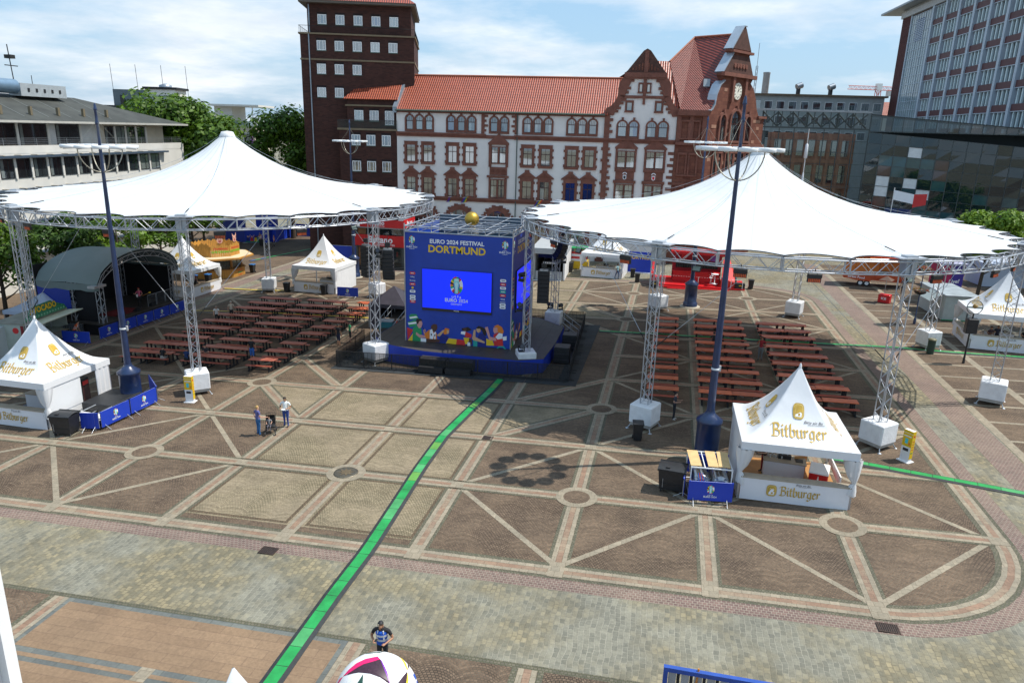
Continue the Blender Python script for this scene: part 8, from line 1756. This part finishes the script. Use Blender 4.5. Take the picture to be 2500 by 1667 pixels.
tree(47.6, 38.0, 1.2, 7.4, 3.2, 3.2, 2.6, 3600, .20, lf_mid, 16, 'tree beyond the right edge shading the pavement', .2, gt)
# ------------------------------------------------------------------ people: one skinned body each, hair as a child
SKIN = {'fair': (.50, .28, .19), 'tan': (.36, .18, .10), 'brown': (.20, .09, .05)}
def cm(name, c): return M('cloth_%s' % name, c, .8, var=.12, scale=9)
def skm(k): return M('skin_%s' % k, SKIN[k], .55, var=.05, scale=8)
def body(h, pose, build=1.):
    """joints in metres for a 1.75 m figure facing -y; returns nodes {name:(pos,r)}, edges"""
    s = h/1.75; sh = .195*build; N = {}; V_ = Vector
    hip = {'sit': .50, 'crouch': .42}.get(pose.get('legs', 'stand'), .93); lean = pose.get('lean', 0.)
    up_ = lambda z, x=0: V_((x, -sin(lean)*(z-hip), hip+cos(lean)*(z-hip)))
    o = hip-.93
    N['pelvis'] = (V_((0, 0, hip)), .135*build); N['waist'] = (up_(hip+.17), .118*build*pose.get('belly', 1)); N['chest'] = (up_(hip+.38), .135*build); N['neckb'] = (up_(hip+.53), .075); N['neck'] = (up_(hip+.60), .055)
    hd = pose.get('nod', .0); tw = pose.get('turn', 0.)
    N['head'] = (up_(hip+.70)+V_((sin(tw)*.03, -.02-.05*hd, 0)), .088); N['crown'] = (up_(hip+.79)+V_((sin(tw)*.02, -.0-.07*hd, -.01*hd)), .078)
    N['nose'] = (N['head'][0]+V_((.095*sin(tw), -.098*cos(tw), -.005-.06*hd)), .016)
    E_ = [('pelvis', 'waist'), ('waist', 'chest'), ('chest', 'neckb'), ('neckb', 'neck'), ('neck', 'head'), ('head', 'crown'), ('head', 'nose')]
    for sd_, i in ((-1, 0), (1, 1)):
        k = 'LR'[i]
        N['sh'+k] = (up_(hip+.50, sd_*sh), .062*build); E_.append(('neckb', 'sh'+k))
        el, ha = pose.get('arm'+k, ((.06, .0, -.27), (.08, -.06, -.52)))
        b0 = N['sh'+k][0]; N['el'+k] = (b0+V_((sd_*el[0], el[1], el[2])), .043*build); N['wr'+k] = (b0+V_((sd_*ha[0], ha[1], ha[2])), .030)
        d = (N['wr'+k][0]-N['el'+k][0]).normalized(); N['palm'+k] = (N['wr'+k][0]+d*.07, .030); E_ += [('sh'+k, 'el'+k), ('el'+k, 'wr'+k), ('wr'+k, 'palm'+k)]
        a = d.orthogonal().normalized() if abs(d.z) > .9 else V_((0, 0, 1)).cross(d).normalized(); c = d.cross(a)
        for j in range(4): N['f%s%d' % (k, j)] = (N['palm'+k][0]+d*(.075-.008*abs(j-1.4))+a*(.028*(j-1.5))+c*.018, .0095); E_.append(('palm'+k, 'f%s%d' % (k, j)))
        N['th'+k] = (N['wr'+k][0]+d*.06+a*(-.055)+c*.02, .011); E_.append(('palm'+k, 'th'+k))
        lg = pose.get('legs', 'stand'); kn, an = pose.get('leg'+k, {'stand': ((.09, -.01, .49), (.105, .01, .085)), 'walk': ((.085, -.17*sd_, .50), (.09, -.16*sd_+.10, .09+.03*(sd_ < 0))), 'sit': ((.12, -.44, .50), (.13, -.42, .09)), 'crouch': ((.15, -.36, .52), (.13, -.10, .09))}[lg])
        N['hip'+k] = (V_((sd_*.095*build, 0, hip-.05)), .098*build); N['kn'+k] = (V_((sd_*kn[0], kn[1], kn[2])), .058*build); N['an'+k] = (V_((sd_*an[0], an[1], an[2])), .042); N['toe'+k] = (N['an'+k][0]+V_((sd_*.02, -.17, -.045)), .036)
        N['heel'+k] = (N['an'+k][0]+V_((0, .04, -.05)), .036)
        E_ += [('pelvis', 'hip'+k), ('hip'+k, 'kn'+k), ('kn'+k, 'an'+k), ('an'+k, 'toe'+k), ('an'+k, 'heel'+k)]
    return {k: (v[0]*s, v[1]*s) for k, v in N.items()}, E_
def person(x, y, face, lab, shirt, trousers, hair, skin='fair', h=1.75, pose=None, build=1., shoes=(.05, .045, .04), sleeve='short', shorts=False, z=0., group=None, vest=None, bald=False, longhair=False):
    """face: heading in degrees (0 = towards -y, 90 = towards +x)"""
    pose = pose or {}; N, E_ = body(h, pose, build); names = list(N); ix = {n: i for i, n in enumerate(names)}
    t = thing('person', lab, 'person', at(x, y, .03+z), radians(face), group)
    me = bpy.data.meshes.new('body'); me.from_pydata([N[n][0] for n in names], [(ix[a], ix[b]) for a, b in E_], [])
    ob = bpy.data.objects.new('body_rig', me); COL.objects.link(ob); mo = ob.modifiers.new('s', 'SKIN'); ss = ob.modifiers.new('u', 'SUBSURF'); ss.levels = 1; ss.render_levels = 1
    sv = me.skin_vertices[0].data
    for n in names: sv[ix[n]].radius = (N[n][1],)*2; sv[ix[n]].use_root = (n == 'pelvis')
    dg = bpy.context.evaluated_depsgraph_get(); dg.update(); m2 = bpy.data.meshes.new_from_object(ob.evaluated_get(dg)); bpy.data.objects.remove(ob); bpy.data.meshes.remove(me)
    m2.name = 'body'; sk = skm(skin); sm_, tm, hm, shm = cm('s_%d_%d_%d' % tuple(int(c*999) for c in shirt), shirt), cm('t_%d_%d_%d' % tuple(int(c*999) for c in trousers), trousers), M('hair_%d_%d' % (int(hair[0]*999), int(hair[1]*999)), hair, .6, var=.2, scale=14), cm('shoe_%d' % int(shoes[0]*999), shoes)
    m2.materials.clear()
    for m_ in (sk, sm_, tm, hm, shm): m2.materials.append(m_)
    def reg(a, b, f):
        if a[:2] == 'an' or b[:3] in ('toe', 'hee'): return 4
        if a[:3] == 'hip' or b[:3] == 'hip': return 2
        if a[:2] == 'kn': return 0 if shorts else 2
        if a[:2] == 'sh' and b[:2] == 'el': return 1 if (sleeve == 'long' or f < .55) else 0
        if a[:2] == 'el': return 1 if sleeve == 'long' else 0
        if a[:2] == 'wr' or a[:4] == 'palm': return 0
        if b == 'waist': return 2 if f < .45 else 1
        if b in ('chest', 'neckb') or a == 'neckb' and b[:2] == 'sh': return 1
        return 0
    segs = [(N[a][0], N[b][0], a, b, (N[a][1]+N[b][1])/2) for a, b in E_]
    for p in m2.polygons:
        c = p.center; best = (1e9, 0)
        for A, B_, a, b, r in segs:
            d = B_-A; f = max(0, min(1, (c-A).dot(d)/max(1e-9, d.dot(d)))); ds = (c-(A+d*f)).length-r*.8
            if a in ('pelvis',) and b[:3] == 'hip': ds += .01
            if ds < best[0]: best = (ds, reg(a, b, f))
        p.material_index = best[1]; p.use_smooth = True
    bo = bpy.data.objects.new('body', m2); COL.objects.link(bo); bo.parent = t
    hc = N['crown'][0]; hp = N['head'][0]; s = h/1.75; tw = pose.get('turn', 0.); fd = Vector((sin(tw), -cos(tw), 0))
    mb = MB(); vs = []; fs = []; n, m = 14, 7; ax = (hc-hp).normalized()
    cc = hp+(hc-hp)*.62-fd*.012*s
    for k in range(m+1):
        th = pi*.60*k/m
        for i in range(n):
            ph = 2*pi*i/n; d = Vector((sin(th)*cos(ph), sin(th)*sin(ph), cos(th))); drop = 1.0
            fr_ = d.x*fd.x+d.y*fd.y
            if fr_ > .25: d.z = max(d.z, .30+.3*fr_); 
            elif longhair: d.z -= .25*max(0, -fr_)*k/m*2
            vs.append(cc+Vector((d.x*.092, d.y*.100, d.z*.108+.004))*s)
    for k in range(m):
        for i in range(n): fs.append((k*n+i, (k+1)*n+i, (k+1)*n+(i+1) % n, k*n+(i+1) % n))
    mb.add(vs, fs, hm, True)
    if not bald: mb.build('hair', t)
    mb = MB(); sd_ = Vector((fd.y, -fd.x, 0)); hd = pose.get('nod', 0.)
    for k in (-1, 1):
        p = hp+fd*.088*s+sd_*k*.035*s+Vector((0, 0, .022-.03*hd))*s; mb.ball(p, .010*s, ink, 8, 5)
        q = hp+sd_*k*.090*s+Vector((0, 0, .005)); mb.ball(q, .022*s, sk, 8, 5, (.5, .6, 1))
    p = hp+fd*.086*s+Vector((0, 0, -.042-.04*hd))*s; mb.box(p, (.045*s, .012, .009), M('lips', (.30, .09, .08), .5), math.atan2(fd.y, fd.x)+pi/2); mb.build('face_features', t)
    if vest:
        mb = MB(); vs = []; fs = []; n = 18; vm = cm('vest_%d_%d_%d' % tuple(int(c*999) for c in vest), vest); rf = M('reflective_band', (.62, .66, .68), .35)
        prof = [('pelvis', .0, .162, .128), ('waist', -.02, .158, .135), ('waist', .05, .155, .135), ('chest', -.06, .165, .140), ('chest', .01, .172, .142), ('chest', .08, .165, .132), ('neckb', -.02, .11, .095)]
        for nm, dz, a, b in prof:
            c = N[nm][0]
            for i in range(n): vs.append((c.x+a*s*build*cos(2*pi*i/n), c.y+b*s*build*sin(2*pi*i/n), c.z+dz*s))
        for k in range(len(prof)-1):
            mt = rf if k in (1, 3) else vm
            mb.add([vs[k*n+i] for i in range(n)]+[vs[(k+1)*n+i] for i in range(n)], [(i, (i+1) % n, n+(i+1) % n, n+i) for i in range(n)], mt, True)
        c0, c1 = N['neckb'][0], N['waist'][0]
        for k in (-1, 1): mb.tube(c1+Vector((k*.095, -.128, .05))*s, c0+Vector((k*.085, -.098, -.0))*s, .022*s, rf, 6)
        mb.build('vest', t)
    return t, N
bent = lambda ex, wx, wy, wz: ((ex, .02, -.26), (wx, wy, wz))
BLK, NAVY, JEAN, KHAKI, WHT, GRY = (.012, .012, .014), (.015, .02, .05), (.03, .09, .26), (.25, .2, .13), (.72, .74, .72), (.2, .2, .21)
person(-5.95, 4.80, 8, 'person in a white shirt and blue jeans reading a paper beside the stroller', WHT, (.025, .06, .25), (.03, .02, .015), 'tan', 1.80, {'armL': bent(.09, -.02, -.24, -.27), 'armR': bent(.09, -.02, -.24, -.25), 'nod': .6, 'belly': 1.15}, 1.12)
t = tag(MB().bx(-.13, .13, -.09, .09, 0, .004, white).build('paper_sheet', None, at(-5.95+.03, 4.80-.27, 1.19)), 'small white paper held by the person in the white shirt', 'paper')
person(-6.85, 3.36, 150, 'person with short blond hair, purple top and blue trousers, hand on the stroller', (.10, .10, .26), (.02, .11, .28), (.42, .26, .08), 'fair', 1.72, {'armL': bent(.05, .06, -.34, -.36), 'armR': ((.17, .04, -.2), (.02, .06, -.33))}, 1.06)
# stroller with a child
ST2 = thing('stroller', 'black pushchair with a yellow pouch between the blond and the white shirted person', 'pushchair', at(-6.35, 3.78, .03), radians(25)); mb = MB()
vs = []; fs = []; n = 10
for k in range(7):
    a = -.5+pi*.62*k/6
    for i in range(n+1): u = -.25+.5*i/n; vs.append((u, .22*cos(a)+.05, .72+.34*sin(a)*(1-.25*(2*u)**4)))
for k in range(6):
    for i in range(n): fs.append((k*(n+1)+i, k*(n+1)+i+1, (k+1)*(n+1)+i+1, (k+1)*(n+1)+i))
mb.add(vs, fs, black, True); mb.cbox(-.24, .24, -.2, .22, .36, .5, black, .03); mb.bx(-.24, .24, .18, .24, .4, .85, black); mb.build('seat_shell', ST2); mb = MB()
for x in (-.26, .26): mb.path([(x, .52, 1.0), (x, .32, .75), (x, .0, .38), (x, -.4, .12)], .015, blackm, 6); mb.tube((x, .0, .4), (x, .34, .12), .015, blackm, 6)
mb.tube((-.26, .52, 1.0), (.26, .52, 1.0), .017, blackm, 6); mb.build('frame', ST2)
for x in (-.28, .28):
    for y, r in ((.34, .13), (-.4, .1)): mb = MB(); mb.tube((x-.02, y, r), (x+.02, y, r), r, blackm, 14); mb.tube((x-.022, y, r), (x+.022, y, r), r*.55, steel, 10); mb.build('wheel', ST2)
mb = MB(); mb.cbox(-.18, .18, .24, .34, .36, .56, black, .02); mb.cbox(.05, .2, .345, .38, .3, .44, ylw, .01); mb.build('bag', ST2)
person(-6.37, 3.70, 25, 'small brown haired child seated in the black pushchair', GRY, (.12, .11, .13), (.10, .05, .02), 'fair', 1.02, {'legs': 'sit', 'armL': ((.06, -.04, -.2), (.02, -.22, -.26)), 'armR': ((.06, -.04, -.2), (.02, -.22, -.26))}, 1., z=.22)
person(7.10, -12.55, 4, 'person in blue reflective vest and dark cap looking down behind the giant football', BLK, (.02, .025, .03), (.008, .008, .01), 'tan', 1.80, {'armL': bent(.12, -.05, -.25, -.24), 'armR': bent(.13, -.01, -.26, -.27), 'nod': 1., 'lean': .08}, 1.1, vest=(.012, .10, .52))
tag(MB().cbox(-.038, .038, -.075, .075, 0, .012, black, .004).build('phone', None, at(7.02, -12.86, 1.28)), 'dark phone in the hand of the person in the blue vest', 'phone')
person(-10.35, 20.9, 160, 'person in dark top and shorts with backpack beside the mesh fence', BLK, NAVY, BLK, 'tan', 1.78, {}, 1., shorts=True)
person(-9.85, 22.0, 130, 'person in a green shirt and black shorts beside the mesh fence', (.02, .26, .10), BLK, (.05, .03, .02), 'fair', 1.76, {'armR': bent(.05, -.05, -.26, -.2)}, 1.0, shorts=True)
person(-14.85, 15.75, 185, 'person in black shirt and blue shorts standing among the left tables', BLK, (.03, .12, .40), BLK, 'tan', 1.80, {}, 1.1, shorts=True, shoes=(.1, .06, .04))
person(-24.0, 25.0, 30, 'person in a white shirt leaning over the left picnic tables, grey hair', WHT, BLK, (.4, .38, .34), 'fair', 1.74, {'lean': .35, 'armL': ((.03, -.15, -.2), (0, -.3, -.36)), 'armR': ((.03, -.15, -.2), (0, -.3, -.36))})
person(-23.6, 26.6, -150, 'person in a beige shirt and dark trousers standing behind the leaning one', (.52, .46, .36), BLK, (.45, .42, .36), 'fair', 1.76, {'armL': bent(.06, -.04, -.22, -.25)})
person(-20.9, 13.66, 178, 'person in black shirt sitting with bare legs at the front left table', BLK, (.35, .32, .28), (.02, .015, .01), 'tan', 1.76, {'legs': 'sit', 'armL': bent(.05, -.02, -.3, -.2), 'armR': bent(.05, -.02, -.3, -.2), 'lean': .2}, 1., shorts=True)
person(-18.9, 13.66, 170, 'person in a navy shirt with round print sitting behind the truss tower', (.01, .03, .11), BLK, BLK, 'tan', 1.78, {'legs': 'sit', 'lean': .15, 'armL': bent(.05, -.02, -.3, -.2), 'armR': bent(.05, -.02, -.3, -.2)}, 1.1)
person(-18.2, 15.05, 5, 'person in dark clothes sitting opposite at the left front tables', (.03, .03, .035), (.3, .28, .25), BLK, 'fair', 1.74, {'legs': 'sit', 'lean': .2, 'armL': bent(.05, -.02, -.3, -.2), 'armR': bent(.05, -.02, -.3, -.2)})
person(15.95, 10.75, 75, 'slim person in dark clothes looking at a phone near the white block', (.04, .042, .055), (.014, .016, .022), (.015, .01, .008), 'fair', 1.72, {'nod': .5, 'armL': bent(.05, -.02, -.26, -.22), 'armR': bent(.05, -.0, -.28, -.2)}, .9, shoes=(.5, .48, .45), longhair=True)
person(22.2, 24.2, -10, 'person in dark red shirt and grey jeans drinking among the right tables', (.26, .012, .018), (.13, .14, .14), (.05, .03, .02), 'tan', 1.82, {'armL': bent(.06, -.04, -.16, .02), 'armR': bent(.07, -.06, -.24, -.18)}, 1.12)
person(18.9, 26.55, 178, 'person in black sitting at the right tables behind the lamp post', BLK, (.1, .1, .11), BLK, 'tan', 1.76, {'legs': 'sit', 'lean': .25, 'armL': bent(.05, -.02, -.3, -.2), 'armR': bent(.05, -.02, -.3, -.2)})
person(9.2, 54.0, 60, 'person in a pale blue shirt and jeans walking past the far beer tent', (.30, .52, .56), (.03, .07, .17), BLK, 'brown', 1.80, {'legs': 'walk'}, 1.)
person(22.3, 50.9, 80, 'person in a teal shirt and dark trousers leaning at the red bar end', (.06, .22, .25), BLK, BLK, 'brown', 1.78, {'lean': -.1}, 1., z=.0)
person(20.35, 4.6, -60, 'person in black shirt and red apron working inside the front right tent', BLK, (.22, .012, .02), (.03, .02, .015), 'fair', 1.72, {'lean': .2, 'armL': bent(.02, -.02, -.36, -.2), 'armR': bent(.04, -.02, -.34, -.22)})
person(-32.3, 25.6, 60, 'guitarist in a pink shirt and red cap on the music stage', (.55, .10, .18), BLK, (.4, .03, .02), 'fair', 1.78, {'armL': ((.12, -.05, -.2), (.26, -.18, -.12)), 'armR': bent(.1, -.06, -.2, -.3)}, z=1.02)
t = thing('electric_guitar', 'guitar with a yellow headstock held by the person on the music stage', 'guitar', at(-32.1, 25.45, 2.15), radians(60)); mb = MB(); mb.prism([(-.2, -.15), (.12, -.17), (.16, -.02), (.12, .13), (-.1, .12), (-.24, .1)], -.24, -.19, XZ, white); mb.build('body', t); mb = MB(); mb.tube((.12, -.215+.43, 0), (.75, .215, .2), .02, wood, 6); mb.v = [(v[0], v[1]-.43+.0, v[2]) for v in mb.v]; mb.build('neck', t); mb = MB(); mb.bx(.72, .9, -.24, -.2, .18, .28, ylw); mb.build('headstock', t)
person(-32.1, 17.6, 120, 'person in an orange vest bent down behind the blue barrier by the music stage', (.6, .12, .04), NAVY, (.02, .015, .01), 'fair', 1.74, {'lean': .5, 'legs': 'stand'}, 1.05, vest=(.75, .13, .03))
person(-6.7, 25.0, -60, 'person in an orange vest crouching on the dark ramp left of the cube', (.7, .12, .03), NAVY, BLK, 'tan', 1.74, {'legs': 'crouch', 'lean': .6}, 1., vest=(.78, .13, .03), z=.35)
person(-46.4, 69.5, 60, 'person in an orange vest standing by the printed far fence, arms raised', (.55, .10, .05), NAVY, BLK, 'fair', 1.78, {'armL': ((.05, -.1, .2), (.02, -.15, .42))}, vest=(.75, .16, .04))
person(-43.6, 68.6, -60, 'person in an orange vest standing right of the tower at the far left', (.5, .10, .05), NAVY, (.1, .05, .03), 'fair', 1.76, {}, vest=(.75, .16, .04))
bin2(-45.9, 68.9, 0, 'small black bin at the far left fence beside the orange vests')
for i, (x, y, f, sh) in enumerate(((40.3, 31.9, 20, (.06, .03, .03)), (41.0, 32.3, -20, (.03, .03, .05)), (42.6, 31.6, 10, (.02, .02, .02)))): person(x, y, f, ('person in a maroon top leaning in the right edge tent', 'person in a dark blue top inside the right edge tent', 'person in black at the right end of the right edge tent')[i], sh, BLK, BLK, 'tan', 1.72, {'lean': .15, 'armL': bent(.05, -.02, -.3, -.2)})
person(-35.6, 38.2, 60, 'person in dark red behind the bar of the tent beside the music stage', (.16, .02, .02), BLK, BLK, 'fair', 1.74, {'armL': bent(.05, -.02, -.3, -.2)})
person(39.4, 51.9, -40, 'person in a grey green jacket at the orange food trailer', (.09, .12, .13), BLK, (.3, .28, .25), 'fair', 1.74, {}, sleeve='long')
